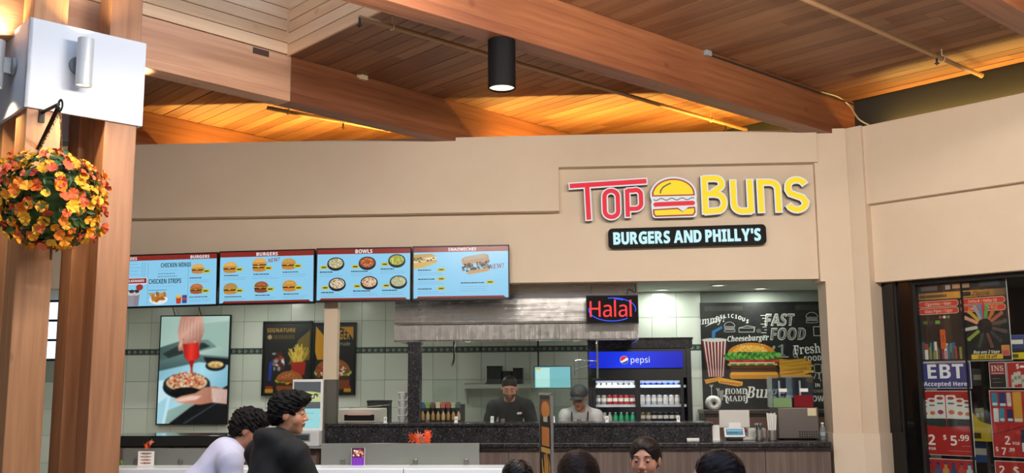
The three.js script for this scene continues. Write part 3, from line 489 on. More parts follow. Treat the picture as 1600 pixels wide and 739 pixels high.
// ------------------------------------------------------------------ shop sign: channel letters
function offsetPath(pts, t, closed) {
  const n = pts.length, L = [], R = [];
  for (let i = 0; i < n; i++) {
    const p = pts[i], a = closed ? pts[(i + n - 1) % n] : pts[Math.max(0, i - 1)], b = closed ? pts[(i + 1) % n] : pts[Math.min(n - 1, i + 1)];
    const d1 = new THREE.Vector2(p[0] - a[0], p[1] - a[1]), d2 = new THREE.Vector2(b[0] - p[0], b[1] - p[1]); if (d1.length() < 1e-9) d1.copy(d2); if (d2.length() < 1e-9) d2.copy(d1); d1.normalize(); d2.normalize();
    const m = d1.clone().add(d2).normalize(), nn = new THREE.Vector2(-m.y, m.x), k = t / 2 / Math.max(0.5, nn.dot(new THREE.Vector2(-d1.y, d1.x)));
    L.push([p[0] + nn.x * k, p[1] + nn.y * k]); R.push([p[0] - nn.x * k, p[1] - nn.y * k]);
  }
  return { L, R };
}
function stroke(pts, t, closed, depth, z, grow = 0) {
  if (!closed && grow) { const e = (a, b) => { const d = new THREE.Vector2(a[0] - b[0], a[1] - b[1]).normalize().multiplyScalar(grow); return [a[0] + d.x, a[1] + d.y]; }; pts = [e(pts[0], pts[1]), ...pts.slice(1, -1), e(pts.at(-1), pts.at(-2))]; if (pts.length === 2 && pts[0] === pts[1]) pts = pts; }
  const { L, R } = offsetPath(pts, t + grow * 2, closed);
  return (closed ? plate(area(L) > area(R) ? L : R, depth, [area(L) > area(R) ? R : L]) : plate([...L, ...R.reverse()], depth)).translate(0, 0, z);
}
const area = (p) => Math.abs(p.reduce((s, [x, y], i) => { const [a, b] = p[(i + 1) % p.length]; return s + x * b - a * y; }, 0));
const arc = (cx, cy, rx, ry, a0, a1, n = 12) => Array.from({ length: n + 1 }, (_, i) => { const a = (a0 + (a1 - a0) * i / n) * Math.PI / 180; return [cx + rx * Math.cos(a), cy + ry * Math.sin(a)]; });
const parc = (cx, cy, rx, ry, a0, a1, n) => arc(cx, 0, rx, ry, a0, a1, n).map(([x, y]) => [x, cy - y]);           // photograph rows count downwards
{
  const d = -0.0, k = pS(1000, 300, d - 0.09), s = (pS(1100, 310, d - 0.09).u - pS(1000, 310, d - 0.09).u) / 100;     // metres per pixel of the photograph there
  const red = glow('#e8082f', 0.95), yellow = glow('#ffdc06', 0.95), white = glow('#ffffff', 0.72), rim = std('#e9e6e4', 0.5), can = std('#3b3b44', 0.5);
  const o = shopThing('shop_sign', pS(1072, 310, d - 0.09).u, pS(1072, 310, d - 0.09).y, 0.0, 'lit channel-letter sign TOP BUNS with a burger between the two words', 'sign');
  o.rotation.z = 0.009;
  const X = (px) => (px - 1072) * s, Y = (py) => (310 - py) * s;
  // each letter: list of strokes in photograph pixels [points, closed], thickness
  const letter = (strokes, t, faceMat, label) => {
    const grp = new THREE.Group(); grp.name = 'letter'; grp.userData.label = label; o.add(grp);
    const conv = strokes.map(([p, c]) => [p.map(([x, y]) => [X(x), Y(y)]), c]), T = t * s;
    part('can', conv.map(([p, c]) => stroke(p, T, c, 0.05, 0.03, 1.7 * s)), can, grp);
    part('white_border_light', conv.map(([p, c]) => stroke(p, T, c, 0.008, 0.08, 1.7 * s)), white, grp);
    part('face_light', conv.map(([p, c], i) => stroke(p, T - 0.6 * s, c, 0.006, 0.088 + i * 0.0006, 0)), faceMat, grp);
  };
  letter([[[[889.5, 285], [1011, 280.5]], false], [[[917, 284], [918.5, 340]], false]], 8, red, 'red letter T with a long top bar');
  letter([[[...parc(954.5, 304, 10.5, 9.5, 0, 180, 10), ...parc(954.5, 327, 10.5, 9.5, 180, 360, 10)], true]], 7.5, red, 'red letter O');
  letter([[[[980, 337], [980, 293]], false], [[[980, 295], [990, 295], ...parc(992, 302, 9.5, 8, 80, -5, 6), ...parc(992, 316, 9.5, 8.5, 0, -85, 6), [980, 324.5]], false]], 7.5, red, 'red letter P');
  const lowB = [[[1101.5, 335], [1101.5, 276]], false];
  letter([lowB, [[[1101, 279], [1115, 279], ...parc(1118, 288, 10.5, 9, 75, -60, 8), [1112, 303]], false], [[[1102, 304], [1116, 304], ...parc(1120, 318, 11, 13, 75, -75, 10), [1101, 332]], false]], 8.5, yellow, 'yellow letter B');
  letter([[[[1146, 283], [1146, 320], ...parc(1158.5, 321, 12.5, 11.5, 180, 270, 6), [1172, 332.5]], false], [[[1172, 335], [1172, 283]], false]], 8.5, yellow, 'yellow letter U');
  letter([[[[1188, 335], [1188, 283]], false], [[[1188, 287.5], [1201, 287.5], ...parc(1202, 299, 13, 11.5, 90, 0, 6), [1215, 335]], false]], 8.5, yellow, 'yellow letter N');
  letter([[[...parc(1244, 296, 13.5, 11, 20, 160, 8), [1230.5, 300], [1234, 306.5], [1252, 313.5], [1256, 320], ...parc(1243.5, 321, 13.5, 11.5, 0, -160, 9)], false]], 8.5, yellow, 'yellow letter S');
  // burger emblem
  const emb = new THREE.Group(); emb.name = 'burger_emblem'; emb.userData.label = 'lit burger emblem with yellow buns and red patty'; o.add(emb);
  const P = (pts) => pts.map(([x, y]) => [X(x), Y(y)]);
  const bunTop = (g) => [[1018.5 - g, 306 + g * 0.8], [1018.5 - g, 298], ...arc(0, 0, 1, 1, 168, 12, 24).map(([x, y]) => [1052.5 + x * (34 + g), 303 - y * (26 + g)]), [1086.5 + g, 306 + g * 0.8]];
  const whole = [...bunTop(2.4).slice(0, -1), [1089, 306], [1088, 313], [1089, 320], [1088, 334], ...arc(1083, 334, 5, 6, 0, -90, 4).map(([x, y]) => [x, 668 - y]), ...arc(1023, 334, 5, 6, 270, 180, 4).map(([x, y]) => [x, 668 - y]), [1017, 320], [1018, 313], [1016, 306]];
  part('can', plate(P(whole), 0.05).translate(0, 0, 0.03), can, emb);
  part('white_border_light', plate(P(whole), 0.008).translate(0, 0, 0.08), white, emb);
  const layer = (name, pts, z, m) => part(name, plate(P(pts), 0.005).translate(0, 0, z), m, emb);
  const rust = glow('#b5302a', 0.8);
  layer('bun_outline_light', bunTop(-0.5), 0.0882, rust);
  layer('bun_top_light', bunTop(-3), 0.0892, yellow);
  layer('patty_light', [[1020, 318], [1023, 315], [1083, 314], [1086, 317], [1084, 321], [1022, 322]], 0.0885, red);
  layer('bun_outline_light', [[1019.5, 326], [1085.5, 323.5], [1086, 333], [1082, 338], [1023, 338.5], [1019.5, 334]], 0.0885, rust);
  layer('bun_base_light', [[1022, 328], [1058, 327], [1066, 332], [1072, 327], [1083.5, 326], [1083.5, 332], [1081, 335.5], [1024, 336], [1022, 333]], 0.0895, yellow);
  layer('cheese_light', [[1056, 322.5], [1077, 322], [1066.5, 331]], 0.0905, white);
  part('lettuce_line', stroke(P(Array.from({ length: 30 }, (_, i) => [1021 + i * 2.2, 310.5 + 1.6 * Math.sin(i * 0.85)])), 1.4 * s, false, 0.004, 0.089), std('#5d6770', 0.6), emb);
  part('bun_shine', stroke(P([[1032, 301], [1033, 296], [1037, 291], [1043, 287.5], [1049, 285]]), 2.2 * s, false, 0.003, 0.0925), M.black, emb);
  // tagline
  const r2 = rect(951, 355, 1197, 384, d - 0.06), tg = shopThing('tagline_sign', r2.u, r2.y, -0.0, 'black rounded sign board reading BURGERS AND PHILLY\'S', 'sign'); tg.rotation.z = 0.013;
  const hw = r2.w / 2, hh = r2.h / 2 - 0.01, rc = 0.035;
  part('board', plate([...arc(hw - rc, hh - rc, rc, rc, 0, 90, 5), ...arc(-hw + rc, hh - rc, rc, rc, 90, 180, 5), ...arc(-hw + rc, -hh + rc, rc, rc, 180, 270, 5), ...arc(hw - rc, -hh + rc, rc, rc, 270, 360, 5)], 0.06, [], 0.004).translate(0, 0, 0.012), std('#050505', 0.85), tg);
  const gl = glow('#c9f7ff', 0.95), raw = [];
  let x = 0; for (const ch of "BURGERS AND PHILLY'S") { if (ch === ' ') { x += 0.3; continue; } const g = new TextGeometry(ch, { font, size: 1, depth: 0.05, curveSegments: 4, bevelEnabled: true, bevelSize: 0.03, bevelThickness: 0.001, bevelSegments: 1 }); g.computeBoundingBox(); const b = g.boundingBox; g.translate(x - b.min.x, 0, 0); x += b.max.x - b.min.x + 0.09; raw.push(g); }
  const kx = (r2.w * 0.945) / x, ky = 0.118, capH = raw[0].boundingBox.max.y - raw[0].boundingBox.min.y;
  for (const g of raw) part('letter_light', g.scale(kx, ky / capH, 0.2).translate(-kx * x / 2, -ky / 2, 0.077), gl, tg);
}
// ------------------------------------------------------------------ red and blue LED word sign under the lintel
{
  const d = 0.22, r = rect(916, 462, 997.5, 505, d), t = shopThing('led_sign', r.u, r.y0, d, 'black LED sign with red word Halal inside a blue oval', 'sign');
  part('panel', bx(r.w, r.h, 0.025, 0, r.h / 2, -0.016, 0.003), std('#040404', 0.9), t);
  part('frame', [bx(r.w + 0.006, 0.008, 0.032, 0, r.h, -0.016), bx(r.w + 0.006, 0.008, 0.032, 0, 0, -0.016), bx(0.008, r.h, 0.032, -r.w / 2, r.h / 2, -0.016), bx(0.008, r.h, 0.032, r.w / 2, r.h / 2, -0.016)], M.dark, t);
  let x = 0; const raw = []; for (const ch of 'Halal') { const g = new TextGeometry(ch, { font: fontThin, size: 1, depth: 0.05, curveSegments: 5 }); g.computeBoundingBox(); const b = g.boundingBox; g.translate(x - b.min.x, 0, 0); x += b.max.x - b.min.x + 0.16; raw.push(g); }
  const capH = raw[0].boundingBox.max.y, kx = r.w * 0.86 / x, red = glow('#ff2a35', 1.15), blue = glow('#3558ff', 1.3);
  for (const g of raw) part('letter_light', g.scale(kx, r.h * 0.56 / capH, 0.1).translate(-kx * x / 2 - 0.004, r.h * 0.24, -0.002), red, t);
  const el = (a0, a1, q = 1) => tube(arc(0, 0, r.w * 0.455 * q, r.h * 0.41 * q, a0, a1, 30).map(([a, b]) => [a, b + r.h * 0.5, -0.001]), 0.0045, 50, 6);
  part('oval_light', el(100, -12), blue, t); part('oval_light', el(172, 310), blue, t); part('oval_light', el(85, 60, 0.93), blue, t);
  part('cord', tube([[r.w * 0.3, r.h, -0.02], [r.w * 0.32, r.h + 0.06, -0.02], [r.w * 0.46, r.h + 0.03, -0.02], [r.w * 0.45, LINTEL - r.y0 - 0.002, -0.05]], 0.004), M.dark, t);
  for (const sx of [-0.4, 0.4]) part('hanging_wire', rod([r.w * sx, r.h, -0.016], [r.w * sx, LINTEL + 0.15 - r.y0, -0.07], 0.002, 6), M.steelDark, t);
}

// ------------------------------------------------------------------ posters and the tall display on the tiled wall
const soften = (t, px) => { const c = t.image, o = document.createElement('canvas'); o.width = c.width; o.height = c.height; const g = o.getContext('2d'); g.drawImage(c, 0, 0); g.filter = `blur(${px}px)`; g.drawImage(c, 0, 0); g.filter = 'none'; const n = new THREE.CanvasTexture(o); n.colorSpace = THREE.SRGBColorSpace; n.magFilter = THREE.LinearFilter; return n; };
const artKetchup = cv(520, 860, (g, w, h) => {
  const grad = (x0, y0, x1, y1, ...c) => { const q = g.createLinearGradient(x0, y0, x1, y1); c.forEach((k, i) => q.addColorStop(i / (c.length - 1), k)); return q; };
  g.fillStyle = grad(0, 0, w, h * 0.6, '#8fb0a3', '#b6cfc4', '#7d9c92'); g.fillRect(0, 0, w, h);
  poly(g, [[300, 60], [w, 40], [w, 260], [320, 215]], '#9ab8ac'); poly(g, [[0, 250], [150, 200], [360, 190], [430, 250], [120, 330], [0, 370]], grad(0, 200, 300, 340, '#3c514c', '#6d8a83')); poly(g, [[20, 300], [160, 225], [330, 215], [380, 245], [80, 350]], '#25322f');
  poly(g, [[0, 360], [180, 300], [w, 330], [w, 440], [0, 520]], grad(0, 300, 0, 500, '#5f7f7c', '#2f4547')); poly(g, [[330, 330], [w, 345], [w, 400], [360, 390]], '#101416'); poly(g, [[0, 440], [300, 370], [w, 395], [w, 560], [0, 790]], grad(0, 400, w, 700, '#7fb3c4', '#a9dcec', '#6fa6bb')); poly(g, [[0, 520], [120, 500], [60, h], [0, h]], '#c4e6ef');
  poly(g, [[90, h], [250, 730], [w, 560], [w, h]], '#0a0c0f'); poly(g, [[190, h], [w, 640], [w, 650], [215, h]], '#39424a'); poly(g, [[0, 700], [70, 650], [40, h], [0, h]], '#9fd0de');
  ell(g, 425, 400, 76, 42, '#0f1214'); ell(g, 425, 392, 62, 29, '#c09a58'); for (let i = 0; i < 40; i++) ell(g, 425 + rnd(-48, 48), 390 + rnd(-19, 17), 8, 5, ['#e3c78a', '#a9752f', '#efe2bd', '#d2a85c'][i % 4], rnd(3));
  poly(g, [[148, 0], [312, 0], [326, 120], [300, 235], [262, 285], [186, 300], [148, 245], [128, 120]], grad(130, 0, 320, 200, '#a9705f', '#d7a592', '#9c6554')); for (const [x, y, a] of [[160, 230, 0.25], [196, 258, 0.1], [236, 262, -0.1], [272, 240, -0.25]]) { ell(g, x, y, 22, 52, '#b57e6b', a); ell(g, x - 5, y - 8, 10, 34, '#dcae9b', a); } for (let i = 0; i < 14; i++) { g.globalAlpha = 0.4; g.strokeStyle = i % 2 ? '#f0dcd3' : '#8a5546'; g.lineWidth = 4; g.beginPath(); g.moveTo(150 + i * 12, 10 + rnd(40)); g.lineTo(142 + i * 13, 110 + rnd(90)); g.stroke(); g.globalAlpha = 1; }
  poly(g, [[172, 225], [288, 212], [302, 330], [262, 366], [214, 362], [186, 330]], grad(170, 0, 300, 0, '#8f0f0f', '#e8382c', '#b01512')); poly(g, [[222, 358], [262, 358], [250, 420], [238, 420]], '#a3100d'); g.fillStyle = '#b8140e'; g.fillRect(239, 415, 13, 62);
  ell(g, 212, 568, 178, 98, '#080a0b'); ell(g, 212, 545, 176, 86, '#1b2022'); ell(g, 212, 534, 156, 70, '#d6b48a');
  for (let i = 0; i < 420; i++) { const a = rnd(6.28), q = Math.sqrt(rnd()) * 0.97; ell(g, 212 + Math.cos(a) * 150 * q, 520 + Math.sin(a) * 70 * q - 14 * (1 - q), rnd(5, 12), rnd(3, 7), ['#f0e0c6', '#d6a778', '#b5653c', '#f7efe0', '#7d3f26', '#c33a22', '#e2b88c', '#a3522f'][Math.floor(rnd(8))], rnd(3)); }
  ell(g, 212, 612, 118, 40, '#060708');
  poly(g, [[104, 672], [180, 640], [280, 618], [350, 572], [430, 566], [w - 24, 590], [w - 12, 706], [420, 694], [320, 712], [170, 698]], grad(100, 600, 420, 720, '#e0b29c', '#c28870', '#a86c56')); poly(g, [[110, 676], [250, 640], [330, 640], [290, 672], [170, 686]], '#e9c4b2'); poly(g, [[400, 578], [w, 588], [w, 708], [412, 694]], grad(400, 0, w, 0, '#d9bcb0', '#c39c8e')); for (let i = 0; i < 16; i++) { g.globalAlpha = 0.6; g.strokeStyle = i % 2 ? '#f4e8e2' : '#a87a6c'; g.lineWidth = 4; g.beginPath(); g.moveTo(404 + i * 7.5, 588 + rnd(14)); g.lineTo(398 + i * 8, 690 - rnd(30)); g.stroke(); g.globalAlpha = 1; }
});
{
  const d = KB - 0.02, r = rect(251, 493, 355, 663.5, d - 0.05), t = shopThing('display_screen', r.u, r.y0, d - 0.05, 'tall portrait display showing gloved hands squeezing ketchup over a bowl', 'screen');
  part('housing', bx(r.w, r.h, 0.04, 0, r.h / 2, -0.021, 0.005), M.black, t);
  part('display', face(r.w - 0.03, r.h - 0.03, 0, r.h / 2, 0.0005), shown(soften(artKetchup, 5), 0.95), t);
  part('bezel', [bx(r.w, 0.015, 0.006, 0, r.h - 0.0075, 0.001), bx(r.w, 0.015, 0.006, 0, 0.0075, 0.001), bx(0.015, r.h, 0.006, -r.w / 2 + 0.0075, r.h / 2, 0.001), bx(0.015, r.h, 0.006, r.w / 2 - 0.0075, r.h / 2, 0.001)], M.black, t);
  for (const x of [-0.3, 0.07]) part('power_cord', tube([[r.w * x, r.h, -0.02], [r.w * x - 0.02, r.h + 0.06, -0.01], [r.w * x - 0.05, r.h + 0.16, -0.03]], 0.006), M.black, t);
  // two framed burger posters
  const pepper = (g, w, h) => { g.fillStyle = '#1d1d1c'; g.fillRect(0, 0, w, h); };
  const artA = cv(400, 640, (g, w, h) => {
    pepper(g, w, h); poly(g, [[w, 60], [w, 330], [210, 380], [290, 160]], '#6b5a22'); txt(g, 'SIGNATURE', 24, 72, 50, '#e0a030', { sx: 0.88 }); txt(g, 'BURGER', 80, 132, 46, '#8f6a28', { stroke: 3 }); ell(g, 50, 132, 20, 22, '#a89060');
    for (let i = 0; i < 46; i++) { g.save(); g.translate(295 + rnd(-30, 30), 380); g.rotate(rnd(-0.55, 0.6)); g.fillStyle = ['#d9b545', '#e6c861', '#b98f2f'][i % 3]; g.fillRect(-5, -rnd(110, 190), 9, 190); g.restore(); }
    poly(g, [[230, 360], [360, 350], [350, 470], [250, 470]], '#a4291f'); for (let i = 0; i < 30; i++) ell(g, 130 + rnd(-40, 40), 300 + rnd(-30, 120), rnd(8, 24), rnd(8, 22), ['#6e2a24', '#a33a2c', '#d8dce0', '#8d9aa0', '#4b2220'][i % 5]);
    poly(g, [[50, 360], [80, 340], [70, 520], [44, 520]], '#263a9a'); burger(g, 225, 500, 220, { bun: '#8d4a22', bun2: '#a85c2c', patty: '#3f2417', extra: ['#4f7a2a', '#d9a92c'] });
    rr(g, 20, 590, 70, 36, 6, '#c8962c'); g.fillStyle = '#a03024'; g.fillRect(24, 566, 62, 22);
  });
  const artB = cv(400, 640, (g, w, h) => {
    pepper(g, w, h); poly(g, [[20, 20], [150, 20], [150, 330], [40, 330], [16, 260]], '#c98a1c'); poly(g, [[20, 20], [110, 120], [150, 20]], '#1d1d1c'); poly(g, [[240, 30], [w - 16, 30], [w - 16, 150], [330, 70]], '#c98a1c');
    txt(g, 'BURGER', 352, 104, 118, '#e0a030', { align: 'right', sx: 0.47 }); txt(g, 'homemade', 356, 186, 50, '#cfd0cc', { align: 'right', bold: false, sx: 0.8 });
    burger(g, 190, 420, 330, { bun: '#7e4524', bun2: '#96552c', patty: '#4a2a1c', extra: ['#7c9a3a', '#e8dcc0'] }); for (let i = 0; i < 40; i++) ell(g, rnd(40, 330), rnd(400, 480), 14, 9, ['#b03024', '#e6e0c8', '#6a8a34', '#8d2a20'][i % 4], rnd(3));
    rr(g, 300, 590, 70, 34, 6, '#c8962c'); g.fillStyle = '#a03024'; g.fillRect(306, 566, 58, 22);
  });
  [[411, 502, 485.5, 618, artA, 'black framed SIGNATURE BURGER poster with fries, next to the tall display'], [488.5, 504, 554.5, 617, artB, 'black framed burger poster partly hidden by the beige counter post']].forEach(([x0, y0, x1, y1, art, label]) => {
    const q = rect(x0, y0, x1, y1, KB - 0.05), p = shopThing('framed_poster', q.u, q.y0, KB - 0.045, label, 'poster'), b = 0.028;
    part('print', face(q.w - b, q.h - b, 0, q.h / 2, -0.008), printed(soften(art, 3), 0.35), p);
    part('frame', [bx(q.w, b, 0.03, 0, b / 2, -0.012, 0.003), bx(q.w, b, 0.03, 0, q.h - b / 2, -0.012, 0.003), bx(b, q.h, 0.03, -q.w / 2 + b / 2, q.h / 2, -0.012, 0.003), bx(b, q.h, 0.03, q.w / 2 - b / 2, q.h / 2, -0.012, 0.003)], M.black, p);
    part('backing', bx(q.w - 0.01, q.h - 0.01, 0.012, 0, q.h / 2, -0.018), M.dark, p);
  });
}
// ------------------------------------------------------------------ counters
const cTop = pS(800, 661, 0).y, lTop = pS(800, 691.5, -0.2).y, cL = pS(501, 661, 0).u, cR = pS(1112, 661, 0).u, sR = pS(1291, 690, 0).u;
const lowL = pS(501, 691, -0.2).u;
{
  const bar = shopThing('bar_upstand', 0, lTop, 0, 'raised speckled black granite bar running along the serving ledge', 'bar');
  const t = shopThing('service_counter', 0, 0, 0, 'long service counter with a granite ledge and grey-brown front boards', 'counter');
  part('bar_face', bx(cR - cL, cTop - lTop - 0.03, 0.1, (cL + cR) / 2, (cTop - lTop - 0.03) / 2, -0.06), M.granite, bar);
  part('bar_top', bx(cR - cL + 0.03, 0.03, 0.42, (cL + cR) / 2, cTop - lTop - 0.015, -0.2, 0.006), M.granite, bar);
  part('serving_ledge', bx(sR - lowL, 0.045, 0.75, (sR + lowL) / 2, lTop - 0.0225, -0.165, 0.012), M.granite, t);
  part('ledge_edge', bx(sR - lowL, 0.03, 0.04, (sR + lowL) / 2, lTop - 0.056, 0.17, 0.008), M.granite, t);
  const pw = 0.62, n = Math.round((sR - lowL) / pw), W = (sR - lowL) / n;
  for (let i = 0; i < n; i++) { const g = bx(W - 0.004, lTop - 0.09, 0.02, 0, 0, 0, 0.002); metric(g, 'y'); const m = part('front_panel', g, M.laminate, t); m.position.set(lowL + W * (i + 0.5), (lTop - 0.09) / 2 + 0.03, 0.14); }
  part('carcass', bx(sR - lowL - 0.02, lTop - 0.06, 0.6, (sR + lowL) / 2, (lTop - 0.06) / 2, -0.175), M.dark, t);
  // the lower run towards the column
  const y1 = pS(254, 681, 0.15).y, a = pS(150, 690, 0.15).u, b = lowL - 0.03, lo = shopThing('service_counter', 0, 0, 0.15, 'lower counter run with a black stone edge under the tall display', 'counter');
  part('stone_top', bx(b - a, 0.1, 0.62, (a + b) / 2, y1 - 0.05, -0.31, 0.008), M.blackGloss, lo);
  const k = 6; for (let i = 0; i < k; i++) { const w = (b - a) / k, g = bx(w - 0.004, y1 - 0.11, 0.02, 0, 0, 0, 0.002); metric(g, 'y'); const m = part('front_panel', g, M.laminate, lo); m.position.set(a + w * (i + 0.5), (y1 - 0.11) / 2, -0.05); }
  part('carcass', bx(b - a - 0.02, y1 - 0.1, 0.5, (a + b) / 2, (y1 - 0.1) / 2, -0.32), M.dark, lo);
}
{
  // beige post with a steel sleeve, and the granite pier under the hood
  const q = rect(508.5, 470, 525.5, 662, 0.06), t = shopThing('counter_post', q.u, cTop, 0.075, 'slim beige post with a steel sleeve rising from the counter to the lintel', 'post'), ys = pS(517, 593, 0.06).y - cTop;
  part('sleeve', bx(q.w + 0.004, ys, 0.1, 0, ys / 2, 0), M.steelDark, t); part('shaft', bx(q.w, LINTEL - cTop + 0.02 - ys, 0.095, 0, ys + (LINTEL - cTop + 0.02 - ys) / 2, 0), std('#d9c6ab', 0.6), t);
  const g = rect(637, 530, 655.5, 660, 0.16), p = shopThing('granite_pier', g.u, cTop, 0.24, 'speckled dark granite pier between the counter and the hood', 'post'), hy = pS(640, 534, 0.16).y - cTop;
  part('pier_face', bx(g.w, hy, 0.11, 0, hy / 2, 0, 0.003), M.granite, p); part('pier_cap', bx(g.w + 0.015, 0.025, 0.125, 0, hy - 0.0125, 0), M.granite, p);
}
// glass guard on the counter
{
  const q = rect(655.5, 592, 918, 660, 0.12), t = shopThing('sneeze_guard', q.u, cTop, 0.12, 'clear glass guard standing on the granite counter before the cooks', 'guard');
  part('pane', bx(q.w, pS(780, 592, 0.12).y - cTop, 0.008, 0, (pS(780, 592, 0.12).y - cTop) / 2, 0), phys('#fbfffd', 0.02, { transmission: 1, thickness: 0, ior: 1.45 }), t);
  for (const s of [-0.45, 0.0, 0.45]) part('clamp', bx(0.04, 0.035, 0.03, q.w * s, 0.0175, 0, 0.004), M.steelDark, t);
}
// ------------------------------------------------------------------ exhaust hood
{
  const q = rect(617, 447, 998, 533, 0.42), t = shopThing('exhaust_hood', q.u, 0, 0.42, 'long brushed stainless exhaust hood over the cooking line', 'hood');
  const y1 = KC - 0.004, yb = pS(800, 505, 0.42).y, y0 = pS(800, 532.5, 0.42).y, w = q.w, hd = 1.25;
  part('canopy', bx(w, y1 - yb, hd, 0, (y1 + yb) / 2, -hd / 2 - 0.015, 0.004), M.steel, t);
  part('lip', new THREE.ExtrudeGeometry(new THREE.Shape([[0, 0], [0.028, 0.004], [0.034, 0.014], [0.04, yb - y0 - 0.014], [0.03, yb - y0 - 0.004], [-0.03, yb - y0 - 0.004], [-0.03, 0]].map(([a, b]) => new THREE.Vector2(a, b))), { depth: w, bevelEnabled: false }).rotateY(-Math.PI / 2).translate(w / 2, y0, -0.02).rotateY(0), M.steel, t);
  part('trough', [bx(w, 0.02, hd - 0.05, 0, y0 + 0.15, -hd / 2), bx(0.02, yb - y0, hd, -w / 2 + 0.01, (yb + y0) / 2, -hd / 2), bx(0.02, yb - y0, hd, w / 2 - 0.01, (yb + y0) / 2, -hd / 2)], M.steel, t);
  for (let i = 0; i < 4; i++) part('grease_filter', bx(w / 4 - 0.03, 0.012, hd * 0.6, -w / 2 + w * (i + 0.5) / 4, y0 + 0.132, -hd / 2), M.steel, t);
  part('seam', bx(w, 0.006, 0.01, 0, yb + 0.012, -0.012), M.dark, t);
  part('switch_plate', bx(0.03, 0.05, 0.008, -w / 2 + 0.03, (y0 + yb) / 2 + 0.06, -0.008), M.grey, t);
  // things hanging from it
  const hang = (px, y0p, y1p, d, label) => { const a = pS(px, y0p, d), b = pS(px - (px < 800 ? 2 : 0), y1p, d), h = shopThing('hanging_hose', a.u, b.y, d, label, 'hose'); part('hose', tube([[0, a.y - b.y + 0.2, 0], [0.004, (a.y - b.y) * 0.6, 0], [0.002, (a.y - b.y) * 0.3, 0], [b.u - a.u - 0.004, 0, 0]], 0.009), M.black, h); part('nozzle', cyl(0.008, 0.012, 0.04, b.u - a.u - 0.004, 0.01, 0, 12), std('#9c9890', 0.4, { metalness: 0.7 }), h); };
  hang(709, 536, 572, 1.0, 'short black hose hanging under the hood');
}
// ------------------------------------------------------------------ kitchen fittings
function put(name, px0, py0, px1, py1, d, label, category, group) { const q = rect(px0, py0, px1, py1, d), t = shopThing(name, q.u, q.y0, d, label, category, group); t.userData.w = q.w; t.userData.h = q.h; return t; }
{
  const K = KB - 0.02;
  // shelf with black boxes
  const s = rect(723, 600, 840, 620, K - 0.35), sh = shopThing('wall_shelf', s.u, s.y1 - 0.03, K - 0.002, 'pale wall shelf behind the man in the black shirt', 'shelf');
  part('shelf_plate', bx(s.w, 0.05, 0.35, 0, 0, 0.175, 0.004), std('#c9cac0', 0.4), sh);
  for (const x of [-0.46, 0.4]) part('support', metric(plate([[0, 0], [0.3, 0], [0, -0.2]], 0.02).rotateY(-Math.PI / 2).translate(s.w * x, -0.025, 0)), std('#b9bbb2', 0.5), sh);
  for (const [x0, y0, x1, label] of [[760, 572, 784, 'larger black box on the pale wall shelf'], [785, 580, 800, 'low black box between two others on the shelf'], [801, 575, 817, 'narrow black box on the pale wall shelf, beside the monitor']]) {
    const q = rect(x0, y0, x1, 600, K - 0.28), y = s.y1 - 0.005, b = shopThing('storage_box', q.u, y, K - 0.17, label, 'box'); part('box_body', bx(q.w - 0.006, q.y1 - y, 0.2, 0, (q.y1 - y) / 2, 0, 0.008), M.black, b); part('lid', bx(q.w - 0.002, 0.02, 0.206, 0, q.y1 - y - 0.008, 0, 0.004), M.dark, b);
  }
  const st = rect(725, 598, 758, 601, K - 0.3), pp = shopThing('paper_stack', st.u, s.y1 - 0.005, K - 0.18, 'flat stack of pinkish paper on the pale wall shelf', 'paper'); for (let i = 0; i < 3; i++) part('sheet_bundle', bx(st.w, 0.008, 0.18, 0.002 * i, 0.004 + i * 0.0085, 0, 0.002), std(['#b98f88', '#c7a39b', '#d9cfc6'][i], 0.8), pp);
  // order monitor on its pole
  const scr = cv(300, 180, (g, w, h) => { g.fillStyle = '#7fc3c9'; g.fillRect(0, 0, w, h); g.fillStyle = '#bdf0ea'; g.fillRect(8, 8, 118, h - 14); g.fillStyle = '#d8c96a'; g.fillRect(10, 8, 40, 16); });
  const m = rect(834, 572, 893, 607, 1.6), mt = shopThing('order_monitor', m.u, m.y0, 1.6, 'slim kitchen monitor with a pale blue display hung between the cooks', 'monitor');
  part('housing', bx(m.w, m.h, 0.03, 0, m.h / 2, -0.016, 0.004), std('#3a4648', 0.4), mt); part('display', face(m.w - 0.02, m.h - 0.02, 0, m.h / 2, 0.0005), shown(scr, 0.9), mt);
  part('pole', rod([-m.w * 0.38, m.h - 0.02, -0.02], [-m.w * 0.38, pS(800, 533, 0.42).y + 0.1 - m.y0, -0.02], 0.01), M.dark, mt);
  // steel service pole with a side arm
  const sp = rect(931, 530, 936, 592, 0.9), po = shopThing('service_pole', sp.u, sp.y0, 0.9, 'thin steel service pole with a side arm hanging before the drinks fridge', 'pole');
  part('pole', rod([0, 0, 0], [0, sp.h + 0.07, 0], 0.011), M.chrome, po); const ax = pS(897, 565, 0.9).u - sp.u, ay = pS(897, 565, 0.9).y - sp.y0;
  part('arm', tube([[0, ay + 0.005, 0], [ax, ay, 0], [ax - 0.003, ay - 0.05, 0], [ax, ay - 0.14, 0]], 0.007), M.chrome, po); part('foot_plate', bx(0.09, 0.012, 0.04, -0.01, 0, 0), M.dark, po); part('stay', rod([0, ay - 0.02, 0], [ax, ay - 0.09, 0], 0.004), M.dark, po);
}
